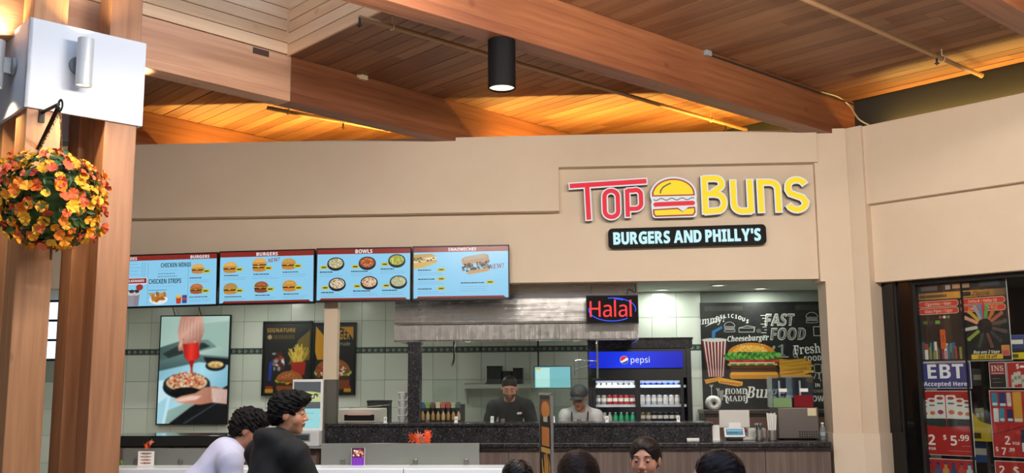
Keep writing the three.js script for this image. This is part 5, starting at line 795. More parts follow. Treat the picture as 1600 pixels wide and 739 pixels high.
// ------------------------------------------------------------------ things on the serving ledge
{
  const y = lTop, S2 = (px, py, d) => pS(px, py, d);
  // juice dispenser
  const d = 0.12, r = rect(1215, 637, 1281, 690, d), t = shopThing('juice_dispenser', r.u, y, d + 0.2, 'steel juice dispenser with one pale green and one red clear tank', 'dispenser'), bh = r.y1 - y, w = r.w;
  part('base', bx(w, bh - 0.012, 0.4, 0, bh / 2 + 0.006, 0, 0.008), std('#8a817c', 0.36, { metalness: 0.9 }), t);
  part('vent_grille', Array.from({ length: 24 }, (_, i) => bx(0.012, 0.012, 0.006, w * 0.02 + (i % 8) * 0.022, bh * 0.1 + Math.floor(i / 8) * 0.022, 0.2)), M.black, t);
  part('sticker', bx(0.08, 0.07, 0.002, w * 0.34, bh - 0.04, 0.201), std('#d9cfa8', 0.6), t);
  for (const sx of [-1, 1]) part('foot', cyl(0.015, 0.02, 0.014, sx * w * 0.4, 0.005, 0.15, 12), M.black, t);
  const tk = pS(1240, 590, d).y - r.y1, tx = [[1208, 1239.5, '#c9e08a', 622, 'pale green'], [1240.5, 1273, '#c40d1c', 618, 'red']];
  for (const [a, b, c, ly, nm] of tx) {
    const q0 = S2(a, 600, d).u - r.u, q1 = S2(b, 600, d).u - r.u, cw = q1 - q0, xm = (q0 + q1) / 2, lh = S2(1240, ly, d).y - r.y1, th = 0.006;
    const tank = part('tank', [bx(cw, tk, th, xm, bh + tk / 2, 0.14), bx(cw, tk, th, xm, bh + tk / 2, -0.12), bx(th, tk, 0.26, q0 + th / 2, bh + tk / 2, 0.01), bx(th, tk, 0.26, q1 - th / 2, bh + tk / 2, 0.01)], phys('#e6ebf2', 0.05, { transmission: 1, thickness: 0, ior: 1.4 }), t, `clear tank of ${nm} juice`);
    part('juice', bx(cw - 0.016, lh, 0.245, xm, bh + lh / 2 + 0.002, 0.01), std(c, 0.12), tank); part('tank_lid', bx(cw + 0.004, 0.016, 0.275, xm, bh + tk + 0.006, 0.01, 0.005), phys('#eef1f5', 0.1, { transmission: 0.95, thickness: 0 }), tank); part('label', bx(cw * 0.4, 0.032, 0.002, xm + 0.005, bh + tk * 0.58, 0.145), M.white, tank); part('paddle', bx(0.015, tk * 0.8, 0.015, xm, bh + tk * 0.5, 0), M.white, tank);
  }
  // till
  const pd = 0.1, m = rect(1123.5, 641, 1172, 668, pd + 0.1), p = shopThing('till_terminal', m.u, y, pd + 0.12, 'white till terminal with a small blue customer display', 'till'), my0 = m.y0 - y, my1 = m.y1 - y;
  part('monitor_back', bx(m.w, my1 - my0, 0.03, 0, (my0 + my1) / 2, 0, 0.006).rotateX(0.0), std('#d7d5cf', 0.4), p); part('stand', bx(0.12, my0 * 0.72 + 0.06, 0.05, 0.0, (my0 + 0.06) / 2 + 0.0, -0.0, 0.008), M.white, p); part('foot', bx(0.3, 0.03, 0.24, 0.07, 0.015, 0.0, 0.008), std('#cbc9c3', 0.4), p); part('printer', bx(0.17, 0.09, 0.16, 0.2, 0.06, -0.02, 0.01), std('#c9c8c2', 0.4), p);
  const cd = rect(1133, 675, 1166, 690, pd - 0.05), xx = cd.u - m.u, art = cv(160, 80, (g, W, H) => { g.fillStyle = '#5e94ab'; g.fillRect(0, 0, W, H); g.fillStyle = '#8fc0d2'; g.fillRect(8, 8, W - 16, 26); g.fillStyle = '#3d6f88'; g.fillRect(8, 44, W - 60, 10); });
  const cg = new THREE.Group(); cg.name = 'customer_display'; cg.position.set(xx, 0.025, 0.13); cg.rotation.x = -0.55; p.add(cg); part('housing', bx(cd.w, 0.1, 0.025, 0, 0.05, 0, 0.006), M.white, cg); part('display', face(cd.w - 0.035, 0.065, 0, 0.052, 0.0135), shown(art, 0.8), cg);
  part('display_base', bx(0.14, 0.02, 0.1, xx, 0.012, 0.12, 0.005), M.dark, p); part('red_logo', bx(0.06, 0.03, 0.004, 0.1, my0 - 0.03, 0.02), std('#7d2f33', 0.5), p);
  const wc = rect(1113, 664, 1125, 688, 0.05), wcp = shopThing('white_card', wc.u, y, 0.05, 'plain white upright card leaning at the till', 'card'); part('card', bx(wc.w, wc.y1 - y, 0.004, 0, (wc.y1 - y) / 2, 0).rotateX(-0.06), M.paper, wcp); part('card_foot', bx(wc.w, 0.006, 0.04, 0, 0.003, -0.01), M.paper, wcp);
  // cutlery and straw holders
  const cup = (x0, x1, yt, label) => { const q = rect(x0, yt, x1, 692, 0.0), c = shopThing('steel_holder', q.u, y, 0.0, label, 'holder'), h = q.y1 - y, R = q.w / 2; part('cup', lathe([[0, 0], [R * 0.92, 0], [R, 0.006], [R, h], [R - 0.003, h], [R - 0.004, 0.01], [0, 0.008]], 24), M.steel, c); return { c, h, R, q }; };
  const k1 = cup(1179.5, 1193, 671, 'steel holder of cutlery between the till and the straws'); for (let i = 0; i < 6; i++) { const a = i * 1.05; part('cutlery', [rod([Math.cos(a) * k1.R * 0.5, 0.012, Math.sin(a) * k1.R * 0.5], [Math.cos(a) * k1.R * 0.7, k1.h + 0.03, Math.sin(a) * k1.R * 0.7], 0.006), new THREE.SphereGeometry(0.014, 10, 8).scale(1, 1.4, 0.5).translate(Math.cos(a) * k1.R * 0.7, k1.h + 0.04, Math.sin(a) * k1.R * 0.7)], std('#7b7f80', 0.3, { metalness: 0.8 }), k1.c); }
  const k2 = cup(1199, 1214, 672, 'steel holder packed with white wrapped straws'); for (let i = 0; i < 22; i++) { const a = i * 2.4, q = Math.sqrt(i / 22) * 0.8; part('straw', rod([Math.cos(a) * k2.R * q * 0.8, 0.012, Math.sin(a) * k2.R * q * 0.8], [Math.cos(a) * k2.R * q * 1.35, k2.h + rnd(0.12, 0.16), Math.sin(a) * k2.R * q * 1.35], 0.006, 6), M.paper, k2.c); }
  const bt = rect(1281.5, 660, 1289.5, 688, 0.1), bo = shopThing('water_bottle', bt.u, y, 0.1, 'clear plastic water bottle beside the juice dispenser', 'bottle'), bH = bt.y1 - y, bR = 0.027; part('bottle', lathe([[0, 0], [bR, 0.003], [bR, bH * 0.6], [bR * 0.45, bH * 0.85], [bR * 0.45, bH * 0.9]], 20), phys('#dfe7ea', 0.08, { transmission: 0.8, thickness: 0 }), bo); part('cap', cyl(bR * 0.5, bR * 0.5, bH * 0.1, 0, bH * 0.95, 0, 14), M.white, bo); part('label_band', lathe([[bR + 0.0006, bH * 0.25], [bR + 0.0006, bH * 0.45]], 20), std('#9fb0b5', 0.5), bo);
  const pr = pS(1083, 691, -0.1), rc = shopThing('receipt_roll', pr.u, y, -0.1, 'small curled white receipt lying on the stone ledge', 'paper'); part('curl', lathe([[0.012, -0.055], [0.016, -0.055], [0.016, 0.055], [0.012, 0.055]], 16).rotateZ(Math.PI / 2).translate(0, 0.016, 0), M.paper, rc); part('tail', tube([[-0.05, 0.003, 0.01], [0, 0.006, 0.02], [0.05, 0.004, 0.03]], 0.003), M.paper, rc);
}

// ------------------------------------------------------------------ neighbouring shop window with its posters
{
  const b = 0.2, top = pQ(1480, 430.5, 0).y, a0 = 0.5, seam = pQ(1512, 590, b).a;
  const w = structure('window_3', Q(0, 0, b), TR);
  part('jamb_panel', bx(0.345, top, 0.06, 0.325, top / 2, -0.01), M.blackGloss, w);
  part('jamb_frame', [bx(0.03, top, 0.08, 0.155, top / 2, 0.02), bx(0.02, top, 0.07, 0.33, top / 2, 0.01), bx(0.03, top, 0.08, 0.505, top / 2, 0.0)], M.dark, w);
  part('head_frame', bx(9, 0.05, 0.09, 5, top - 0.02, 0), M.black, w); part('sill_frame', bx(9, 0.12, 0.09, 5, 0.06, 0), M.black, w);
  let x = a0 + 0.02; for (const s of [seam, seam + 1.1, seam + 2.2, seam + 3.3, seam + 4.4]) { part('pane', bx(s - x - 0.01, top - 0.17, 0.008, (s + x) / 2, (top - 0.05 + 0.12) / 2, 0), phys('#f6f8f7', 0.03, { transmission: 1, thickness: 0, ior: 1.5 }), w); part('glazing_seam', bx(0.012, top - 0.17, 0.02, s, (top + 0.07) / 2, 0), M.black, w); x = s; }
  const poster = (name, x0, t0, x1, t1, b0, b1, tex, label, cat = 'poster', off = 0.018) => {
    const p0 = pQ(x0, t0, b + off), p1 = pQ(x1, t1, b + off), q0 = pQ(x0, b0, b + off), q1 = pQ(x1, b1, b + off), y1 = (p0.y + p1.y) / 2, y0 = (q0.y + q1.y) / 2, A = (pQ(x0, (t0 + b0) / 2, b + off).a + pQ(x1, (t1 + b1) / 2, b + off).a) / 2, W = pQ(x1, (t1 + b1) / 2, b + off).a - pQ(x0, (t0 + b0) / 2, b + off).a, h = y1 - y0;
    const t = sideThing(name, A, y0, b + off, label, cat); part('board', bx(W, h, 0.006, 0, h / 2, -0.004), M.white, t); part('print', face(W - 0.008, h - 0.008, 0, h / 2, 0.0005), printed(tex, 0.5), t); return t;
  };
  poster('tobacco_poster', 1433, 441, 1577, 432, 566, 563, cv(900, 780, (g, W, H) => {
    g.fillStyle = '#17181a'; g.fillRect(0, 0, W, H); for (const [px, py, pw, c] of [[60, 40, 170, '#4d545c'], [310, 38, 50, '#9aa0a2'], [380, 34, 170, '#b08a6a'], [640, 34, 200, '#3b4248']]) rr(g, px, py, pw, 44, 4, c);
    const gr = g.createLinearGradient(0, 0, W, 0); gr.addColorStop(0, '#7d6038'); gr.addColorStop(0.45, '#d99a3a'); gr.addColorStop(1, '#4d4434'); g.fillStyle = gr; g.fillRect(10, 106, W - 20, 66); lines(g, 40, 128, 380, 1, 10, '#3a2f24', 26); txt(g, 'Zippo', 650, 140, 58, '#241d16', { family: 'serif', italic: true, align: 'center' }); rr(g, 480, 118, 80, 42, 5, '#2b2a28');
    const pill = (x, y, w2, s) => { rr(g, x, y, w2, 62, 28, '#f2d8c8'); rr(g, x + 4, y + 4, w2 - 8, 54, 26, '#c53a26'); txt(g, s, x + w2 / 2, y + 32, 38, '#f4dccf', { align: 'center', bold: false, sx: 0.92 }); };
    pill(20, 186, 410, 'Cigarettes • Vape'); pill(450, 182, 430, 'Delta-8 • Delta-10'); pill(20, 256, 410, 'Glass Pipes • Cigar'); pill(450, 252, 430, 'CBD • E-Cig. • THC');
    for (let i = 0; i < 3; i++) ell(g, 240 + i * 40, 350, 16, 14, ['#b0453c', '#d6d6d0', '#5c8a3a'][i]); for (let i = 0; i < 3; i++) rr(g, 60 + i * 62, 380, 48, 34, 5, ['#4d6a2c', '#303436', '#6a9a3c'][i]);
    for (let i = 0; i < 34; i++) { const h = rnd(60, 180), x0 = 30 + rnd(390); rr(g, x0, 760 - h, rnd(14, 34), h, 6, ['#a33b36', '#d8d6cf', '#3c8a74', '#2c5a8a', '#7a8a3c', '#50565a', '#1f4d44', '#c4746a'][i % 8]); } rr(g, 225, 470, 54, 190, 8, '#cf5a1e'); txt(g, 'VAPE', 252, 560, 30, '#5d2410', { align: 'center', rot: -1.57 });
    const rad = [[-2.7, '#d89a80'], [-2.35, '#c9a13a'], [-2.0, '#9aa4a8'], [-1.75, '#5a86b8'], [-1.57, '#c0392f'], [-1.4, '#4fa05a'], [-1.0, '#b86a3c'], [-0.6, '#a85a48'], [-0.2, '#444a4e'], [0.3, '#5a4a44'], [0.8, '#38383a'], [1.3, '#6a4038'], [1.9, '#3c4430'], [2.5, '#8a9a3c'], [3.0, '#c2bfae']];
    for (const [a, c] of rad) { g.save(); g.translate(670, 455); g.rotate(a); rr(g, 70, -16, 130, 32, 12, c); ell(g, 200, 0, 18, 20, c); g.restore(); }
    txt(g, 'Buy any 2 Vape', 665, 700, 42, '#e8e4da', { align: 'center', italic: true, sx: 0.82 }); rr(g, 520, 722, 300, 46, 4, '#d8b52c'); txt(g, 'Get 5$ off', 670, 746, 44, '#1f1c14', { align: 'center', italic: true, sx: 0.86 }); rr(g, 810, 640, 78, 100, 10, '#c98a3c'); rr(g, 818, 690, 62, 42, 8, '#c24a5a');
  }), 'black window poster of pipes and vapes with red pill captions');
  poster('window_sign', 1437, 567, 1517, 565.5, 608, 606, cv(520, 270, (g, W, H) => { g.fillStyle = '#303a80'; g.fillRect(0, 0, W, H); txt(g, 'EBT', W / 2, 92, 214, '#e9ecf2', { align: 'center', sx: 1.06 }); txt(g, 'Accepted Here', W / 2, 226, 64, '#e9ecf2', { align: 'center', sx: 1.0 }); }), 'blue window sign reading EBT Accepted Here', 'sign', 0.013);
  const red = '#a8211f';
  poster('price_poster', 1440, 612, 1520, 609, 712, 711, cv(520, 660, (g, W, H) => {
    g.fillStyle = red; g.fillRect(0, 0, W, H); for (const [x, s] of [[40, 0.8], [120, 0.88], [405, 0.88], [480, 0.8], [205, 1], [318, 1]]) { const w2 = 104 * s, h2 = 330 * s, y = 40 + (1 - s) * 260; rr(g, x - w2 / 2, y, w2, h2, 16, '#d9dbd8'); rr(g, x - w2 / 2, y + h2 * 0.74, w2, h2 * 0.26, 10, '#26332f'); ell(g, x, y + h2 * 0.1, w2 * 0.34, h2 * 0.05, '#a33a35'); g.fillStyle = '#50605a'; g.fillRect(x - w2 * 0.3, y + h2 * 0.24, w2 * 0.6, h2 * 0.05); ell(g, x, y + h2 * 0.54, w2 * 0.3, h2 * 0.07, ['#c96a3a', '#a33a5a', '#c98a4a'][Math.floor(x) % 3]); }
    txt(g, '2', 92, 510, 150, '#f0e8e2', { align: 'center' }); txt(g, 'FOR', 92, 600, 40, '#f0e8e2', { align: 'center' }); txt(g, '$', 230, 480, 72, '#f0e8e2', { align: 'center' }); txt(g, '5', 320, 510, 140, '#f0e8e2', { align: 'center' }); txt(g, '.99', 420, 480, 84, '#f0e8e2', { align: 'center' }); g.fillStyle = '#c9706a'; g.fillRect(400, 560, 110, 6); g.fillRect(260, 612, 250, 6);
  }), 'red price poster reading 2 for $5.99 with tall white cans');
  poster('price_poster', 1448, 718, 1527, 717, 800, 800, cv(520, 520, (g, W, H) => { g.fillStyle = red; g.fillRect(0, 0, W, H); ['#8a2f2c', '#3d4f80', '#c08a4a', '#2c3f70', '#b3473c', '#a3c0c4'].forEach((c, i) => { const x = 50 + i * 82; rr(g, x - 34, 90, 68, 280, 16, c); rr(g, x - 16, 40, 32, 60, 8, c); ell(g, x, 40, 18, 12, ['#2c3a80', '#24306a', '#31458c'][i % 3]); rr(g, x - 32, 180, 64, 90, 4, '#e2cfa8'); }); }), 'red price poster of bottled juices under the white cans poster');
  poster('window_sign', 1546, 566, 1572, 565.5, 606.5, 606, cv(200, 300, (g, W, H) => { g.fillStyle = '#1d1819'; g.fillRect(0, 0, W, H); g.fillStyle = '#8f2426'; g.fillRect(8, 6, W - 16, 140); txt(g, 'INS', 100, 70, 92, '#d9c8c0', { align: 'center', family: 'serif' }); g.fillStyle = '#d9c8c0'; g.fillRect(20, 124, 160, 8); lines(g, 30, 190, 120, 2, 44, '#8c8580', 6); }), 'small dark and red window sign reading INS', 'sign', 0.013);
  poster('price_poster', 1573.5, 565.5, 1606, 565, 606, 606, cv(240, 300, (g, W, H) => { g.fillStyle = red; g.fillRect(0, 0, W, H); txt(g, '$', 130, 50, 80, '#f0e4de', { align: 'center' }); g.fillStyle = '#f0e4de'; g.fillRect(160, 40, 60, 26); for (const [x, y, w2] of [[60, 150, 34], [96, 120, 44], [140, 110, 44], [184, 150, 34]]) { rr(g, x - w2 / 2, y, w2, 150, 6, '#b9bcae'); rr(g, x - w2 / 2 + 6, y + 50, w2 - 12, 40, 4, '#7d8278'); } }), 'small red price poster of pale bottles beside the INS sign');
  poster('price_poster', 1549, 611, 1612, 609, 714, 716, cv(460, 720, (g, W, H) => { g.fillStyle = red; g.fillRect(0, 0, W, H); [['#2f7f9c', 20, 20, 70, 150], ['#1d2f66', 110, 16, 80, 160], ['#b9b6b0', 200, 20, 50, 150], ['#c9962c', 270, 10, 100, 330], ['#d6d8d6', 30, 190, 60, 150], ['#2f8aa4', 100, 190, 60, 150], ['#27265a', 190, 200, 70, 140]].forEach(([c, x, y, w2, h2]) => { rr(g, x, y, w2, h2, 10, c); rr(g, x + 6, y + h2 - 40, w2 - 12, 30, 6, '#c9cfd2'); }); g.strokeStyle = '#5e1514'; g.lineWidth = 10; g.beginPath(); g.moveTo(0, 480); g.lineTo(W, 360); g.stroke(); txt(g, '2', 170, 540, 130, '#e6ddd6', { align: 'center' }); txt(g, 'FOR', 270, 570, 44, '#e6ddd6', { align: 'center' }); txt(g, '$', 40, 640, 70, '#e6ddd6', { align: 'center' }); txt(g, '7', 120, 660, 110, '#e6ddd6', { align: 'center' }); txt(g, '.99', 210, 640, 56, '#e6ddd6', { align: 'center' }); rr(g, 330, 420, 90, 250, 12, '#1d2744'); rr(g, 336, 560, 80, 100, 8, '#cfd4d8'); }), 'red price poster reading 2 for $7.99 with blue and yellow cans');
  poster('price_poster', 1557, 721, 1616, 721, 800, 800, cv(460, 600, (g, W, H) => { g.fillStyle = red; g.fillRect(0, 0, W, H); txt(g, '2', 80, 110, 150, '#e6ddd6', { align: 'center' }); txt(g, '$', 260, 110, 150, '#e6ddd6', { align: 'center' }); }), 'red price poster reading 2 $ under the blue and yellow cans');
  // shelf goods behind the glass
  const rk = sideThing('goods_shelf', 1.55, 0, 1.0, 'dark goods shelf behind the tobacco shop glass', 'shelf'); part('side', bx(0.03, 1.9, 0.4, -0.75, 0.95, 0), M.dark, rk); part('side', bx(0.03, 1.9, 0.4, 0.75, 0.95, 0), M.dark, rk); const ys = [0.35, 0.75, 1.12, 1.45, 1.78]; for (const y of ys) part('shelf_board', bx(1.5, 0.025, 0.4, 0, y, 0), std('#2c2624', 0.6), rk); part('back', bx(1.5, 1.9, 0.02, 0, 0.95, -0.2), std('#2a2023', 0.7), rk);
  const goods = (a, y, c, w2, h2, nm, lb) => { const t = sideThing(nm, a, y + 0.0126, 0.93, lb, 'goods'); part('pack', bx(w2, h2, 0.1, 0, h2 / 2, 0, 0.006), std(c, 0.5), t); part('pack_label', bx(w2 * 0.7, h2 * 0.3, 0.004, 0, h2 * 0.5, 0.051), std('#d9d6cc', 0.5), t); };
  const aa = (px, py) => pQ(px, py, 0.93).a;
  goods(aa(1531, 645), ys[2], '#8a8f3a', 0.045, 0.12, 'snack_pack', 'olive pack on the goods shelf beside a lime pack'); goods(aa(1539, 645), ys[2], '#a2b23a', 0.045, 0.13, 'snack_pack', 'lime green pack on the goods shelf'); goods(aa(1534, 690), ys[1], '#2c5a9c', 0.2, 0.2, 'snack_pack', 'blue box on the goods shelf below the yellow tag'); goods(aa(1587, 520), ys[4], '#2a3f7c', 0.22, 0.13, 'snack_pack', 'navy blue box on the top goods shelf'); goods(aa(1532, 590), ys[3], '#5a5f66', 0.12, 0.16, 'snack_pack', 'grey box on the goods shelf behind the EBT sign');
  const yt = pQ(1532, 672, 0.78), tg = sideThing('price_tag', yt.a, yt.y, 0.78, 'cut-out yellow price tag hanging inside the tobacco shop', 'tag'); part('card', plate([[-0.1, -0.1], [0.1, -0.1], [0.1, 0.05], [0.0, 0.08], [-0.06, 0.16], [-0.1, 0.16]], 0.006), std('#e0c316', 0.6), tg); part('tag_text', bx(0.07, 0.05, 0.002, -0.03, -0.05, 0.007), std('#3a330e', 0.6), tg); part('clip_rod', rod([0, 0.05, -0.0], [0, 0.1, -0.2], 0.005), M.steelDark, tg);
  const ysr = pQ(1590, 534, 0.7), yr = sideThing('price_strip', ysr.a + 0.1, ys[4] - 0.05, 0.775, 'yellow price strip on the edge of the top goods shelf', 'tag'); part('strip', bx(0.5, 0.06, 0.006, 0, 0, 0), std('#d6c21c', 0.6), yr); part('strip_text', bx(0.1, 0.03, 0.002, -0.18, 0, 0.004), std('#5a5212', 0.6), yr);
  const sl = sideThing('shop_light', pQ(1549, 433, 0.6).a, 2.46, 0.6, 'small ceiling lamp inside the tobacco shop', 'lamp'); part('trim_ring', bx(0.36, 0.02, 0.14, 0, 0.02, 0, 0.004), M.white, sl); part('light_lens', bx(0.32, 0.008, 0.1, 0, 0.007, 0), glow('#ffe6b0', 1.1), sl); const l = new THREE.RectAreaLight(new THREE.Color().setRGB(1, 0.86, 0.66), 14 * SHOP_POWER, 0.3, 0.1); l.name = 'shop_beam'; l.rotation.x = -Math.PI / 2; l.position.y = 0.0; sl.add(l);
}
// ------------------------------------------------------------------ ordering kiosk beside the counter
{
  const d = -0.34, r = rect(457, 594.5, 503, 672, d), by = pS(480, 697, d).y, t = shopThing('order_kiosk', r.u, 0, d, 'white self-order kiosk with a burger on its screen', 'kiosk'), y0 = r.y0, y1 = r.y1, w = r.w;
  const art = cv(300, 520, (g, W, H) => { g.fillStyle = '#8d9093'; g.fillRect(0, 0, W, H); g.fillStyle = '#5c6266'; g.fillRect(0, 0, W, 118); ell(g, 150, 168, 190, 60, '#cfd48a'); for (let i = 0; i < 24; i++) ell(g, 150 + rnd(-120, 120), 160 + rnd(-18, 18), 18, 10, ['#3c4034', '#f0eedd', '#6a7448'][i % 3], rnd(3)); g.fillStyle = '#cdd6a0'; g.fillRect(0, 196, W, 30); g.fillStyle = '#63686b'; g.fillRect(0, 226, W, 74); g.fillStyle = '#a6e3e6'; g.fillRect(0, 300, W, 220); lines(g, 120, 350, 100, 1, 10, '#5aa0a8', 5); lines(g, 120, 420, 120, 1, 10, '#7fc4c8', 4); });
  part('screen_housing', bx(w, y1 - y0 + 0.02, 0.05, 0, (y0 + y1) / 2, -0.026, 0.008), M.white, t); part('display', face(w - 0.036, y1 - y0 - 0.03, -0.002, (y0 + y1) / 2 + 0.002, 0.0005), shown(art, 0.85), t);
  part('body', bx(w * 1.02, y0 - by, 0.16, -0.01, (y0 + by) / 2, 0.0, 0.014), std('#d6d6d4', 0.4), t); part('printer_slot', bx(w * 0.46, 0.05, 0.02, -0.02, (y0 + by) / 2 + 0.01, 0.078, 0.006), std('#3a4448', 0.4), t); part('slot_frame', bx(w * 0.56, 0.08, 0.012, -0.02, (y0 + by) / 2 + 0.01, 0.075, 0.006), M.grey, t);
  part('shelf', bx(w * 1.3, 0.014, 0.24, 0, by - 0.007, 0.03, 0.003), M.grey, t); part('pedestal', bx(0.22, by - 0.03, 0.12, 0, (by - 0.014) / 2, -0.01, 0.01), M.laminate, t); part('foot', bx(0.42, 0.02, 0.36, 0, 0.01, 0.03, 0.005), M.grey, t); part('side_rail', bx(0.016, y1 - by, 0.03, w / 2 + 0.012, (y1 + by) / 2, -0.04), M.steelDark, t);
}
// ------------------------------------------------------------------ low divider with glass, plants and cards
{
  const d = -2.05, top = pS(620, 726.5, d).y, u0 = pS(188, 728, d).u, u1 = pS(797, 726, d).u, t = shopThing('planter_divider', 0, 0, d, 'low white divider with a stone top before the counter', 'divider');
  const n = 4, W = (u1 - u0) / n; for (let i = 0; i < n; i++) part('top_slab', bx(W - 0.006, 0.04, 0.34, u0 + W * (i + 0.5), top - 0.02, 0.15, 0.006), std('#dde3ea', 0.2), t);
  for (let i = 0; i < n; i++) part('front_panel', bx(W - 0.004, top - 0.05, 0.03, u0 + W * (i + 0.5), (top - 0.05) / 2, 0.28), std('#d9d6d0', 0.5), t);
  part('trough', [bx(u1 - u0, top - 0.06, 0.03, (u0 + u1) / 2, (top - 0.06) / 2, -0.34), bx(0.03, top - 0.06, 0.6, u0, (top - 0.06) / 2, -0.03), bx(0.03, top - 0.06, 0.6, u1, (top - 0.06) / 2, -0.03), bx(u1 - u0, 0.04, 0.34, (u0 + u1) / 2, top - 0.2, -0.17)], std('#5a5048', 0.7), t);
  const frost = (x0, x1, y0, label) => { const a = pS(x0, y0, d + 0.02), b = pS(x1, y0, d + 0.02), h = pS((x0 + x1) / 2, y0, d + 0.02).y - top, g = shopThing('glass_screen', (a.u + b.u) / 2, top, d + 0.01, label, 'glass'); part('pane', bx(b.u - a.u, h, 0.01, 0, h / 2, 0), phys('#b9bcb6', 0.3, { transmission: 0.72, thickness: 0, ior: 1.45 }), g); for (const s of [-0.36, 0.1, 0.42]) part('clamp', bx(0.032, 0.045, 0.035, (b.u - a.u) * s, 0.0225, 0.0, 0.006), M.steelDark, g); return { g, h, w: b.u - a.u }; };
  frost(194, 345, 700.5, 'low frosted glass screen on the divider beside the column'); frost(503, 749, 692.5, 'low frosted glass screen on the divider before the beige post');
  const card = (x0, y0, x1, y1, tex, label) => { const r = rect(x0, y0, x1, y1, d - 0.02), c = shopThing('table_card', r.u, top, d - 0.025, label, 'card'), h = r.y1 - top; part('print', face(r.w, h, 0, h / 2, 0.003), printed(tex, 0.4), c); part('holder', bx(r.w + 0.004, h, 0.004, 0, h / 2, 0), M.white, c); part('foot', bx(r.w, 0.006, 0.05, 0, 0.003, 0.01), M.glass, c); };
  card(217, 705, 240, 733, cv(160, 220, (g, W, H) => { g.fillStyle = '#efeae6'; g.fillRect(0, 0, W, H); for (let i = 0; i < 4; i++) { ell(g, 80, 34 + i * 50, 58, 16, ['#6a4a3a', '#8a8f98', '#b98a6c', '#9a6a5a'][i]); for (let k = 0; k < 14; k++) ell(g, 80 + rnd(-48, 48), 32 + i * 50 + rnd(-10, 8), 8, 5, ['#d9b39a', '#c9a08a', '#7a5a4c'][k % 3]); } }), 'white menu card with photos of bowls on the divider');
  card(550, 699.5, 569.5, 727, cv(160, 220, (g, W, H) => { g.fillStyle = '#7a2fb0'; g.fillRect(0, 0, W, H); g.fillStyle = '#4a2038'; g.fillRect(0, 0, W, 124); for (let i = 0; i < 22; i++) ell(g, rnd(20, 140), rnd(20, 110), rnd(8, 22), rnd(6, 16), ['#e6c9a8', '#b5485a', '#d98a4a', '#8a3a6a', '#f0e2cc'][i % 5]); g.fillStyle = '#6a2a9c'; for (let i = 0; i < 4; i++) g.fillRect(10 + i * 40, 130, 14, 90); }), 'purple menu card standing on the frosted divider glass');
  // artificial plants in the trough
  const leafG = new THREE.PlaneGeometry(0.05, 0.1, 2, 3), lp = leafG.attributes.position; for (let i = 0; i < lp.count; i++) { const x = lp.getX(i), y = lp.getY(i); lp.setXYZ(i, x * (1.1 - Math.abs(y) * 16), y + 0.05, Math.abs(x) * 0.4 - (y + 0.05) * (y + 0.05) * 3); } leafG.computeVertexNormals();
  const maple = (() => { const pts = []; for (let i = 0; i < 22; i++) { const a = i / 22 * Math.PI * 2, r = [1, 0.45, 0.8, 0.4][i % 4] * (i < 3 || i > 19 ? 0.5 : 1); pts.push([Math.sin(a) * r * 0.06, 0.06 - Math.cos(a) * r * 0.07]); } const g = plate(pts, 0.002), p = g.attributes.position; for (let i = 0; i < p.count; i++) p.setZ(i, p.getZ(i) - p.getX(i) ** 2 * 5); g.computeVertexNormals(); return g; })();
  const sprig = (px, py, kind, count, spread, hgt, label) => { const a = pS(px, py, d + 0.17), t2 = shopThing(kind === 'fern' ? 'artificial_fern' : 'autumn_sprig', a.u, top - 0.18, d + 0.17, label, 'plant'); const base = top - 0.18; part('stem', rod([0, 0, 0], [0, a.y - base - 0.02, 0], 0.006), M.stem, t2); for (let i = 0; i < count; i++) { const m = part('leaf', kind === 'fern' ? leafG : maple, std(kind === 'fern' ? ['#6f9a3c', '#4f7f30', '#87ad4a'][i % 3] : ['#e2511c', '#d6401a', '#ee6a28', '#e88a72'][i % 4], 0.6, { side: THREE.DoubleSide }), t2); m.scale.setScalar(kind === 'maple2' ? 0.6 : 0.9); m.position.set(rnd(-spread, spread) * 0.6, a.y - base + rnd(-hgt, hgt) - 0.04, rnd(-0.06, 0.06)); m.rotation.set(rnd(-0.7, 0.5), rnd(-1, 1), rnd(-1.2, 1.2)); } };
  sprig(655, 686, 'maple', 9, 0.09, 0.03, 'orange artificial maple leaves rising behind the frosted glass'); sprig(233, 692, 'maple2', 4, 0.02, 0.02, 'single orange artificial leaf cluster over the bowls menu card');
  sprig(690, 722, 'fern', 26, 0.26, 0.04, 'green artificial fern behind the frosted glass'); sprig(640, 724, 'fern', 16, 0.16, 0.03, 'short green artificial fern under the orange leaves'); sprig(189, 728, 'fern', 12, 0.1, 0.03, 'small green artificial fern by the timber column');
}
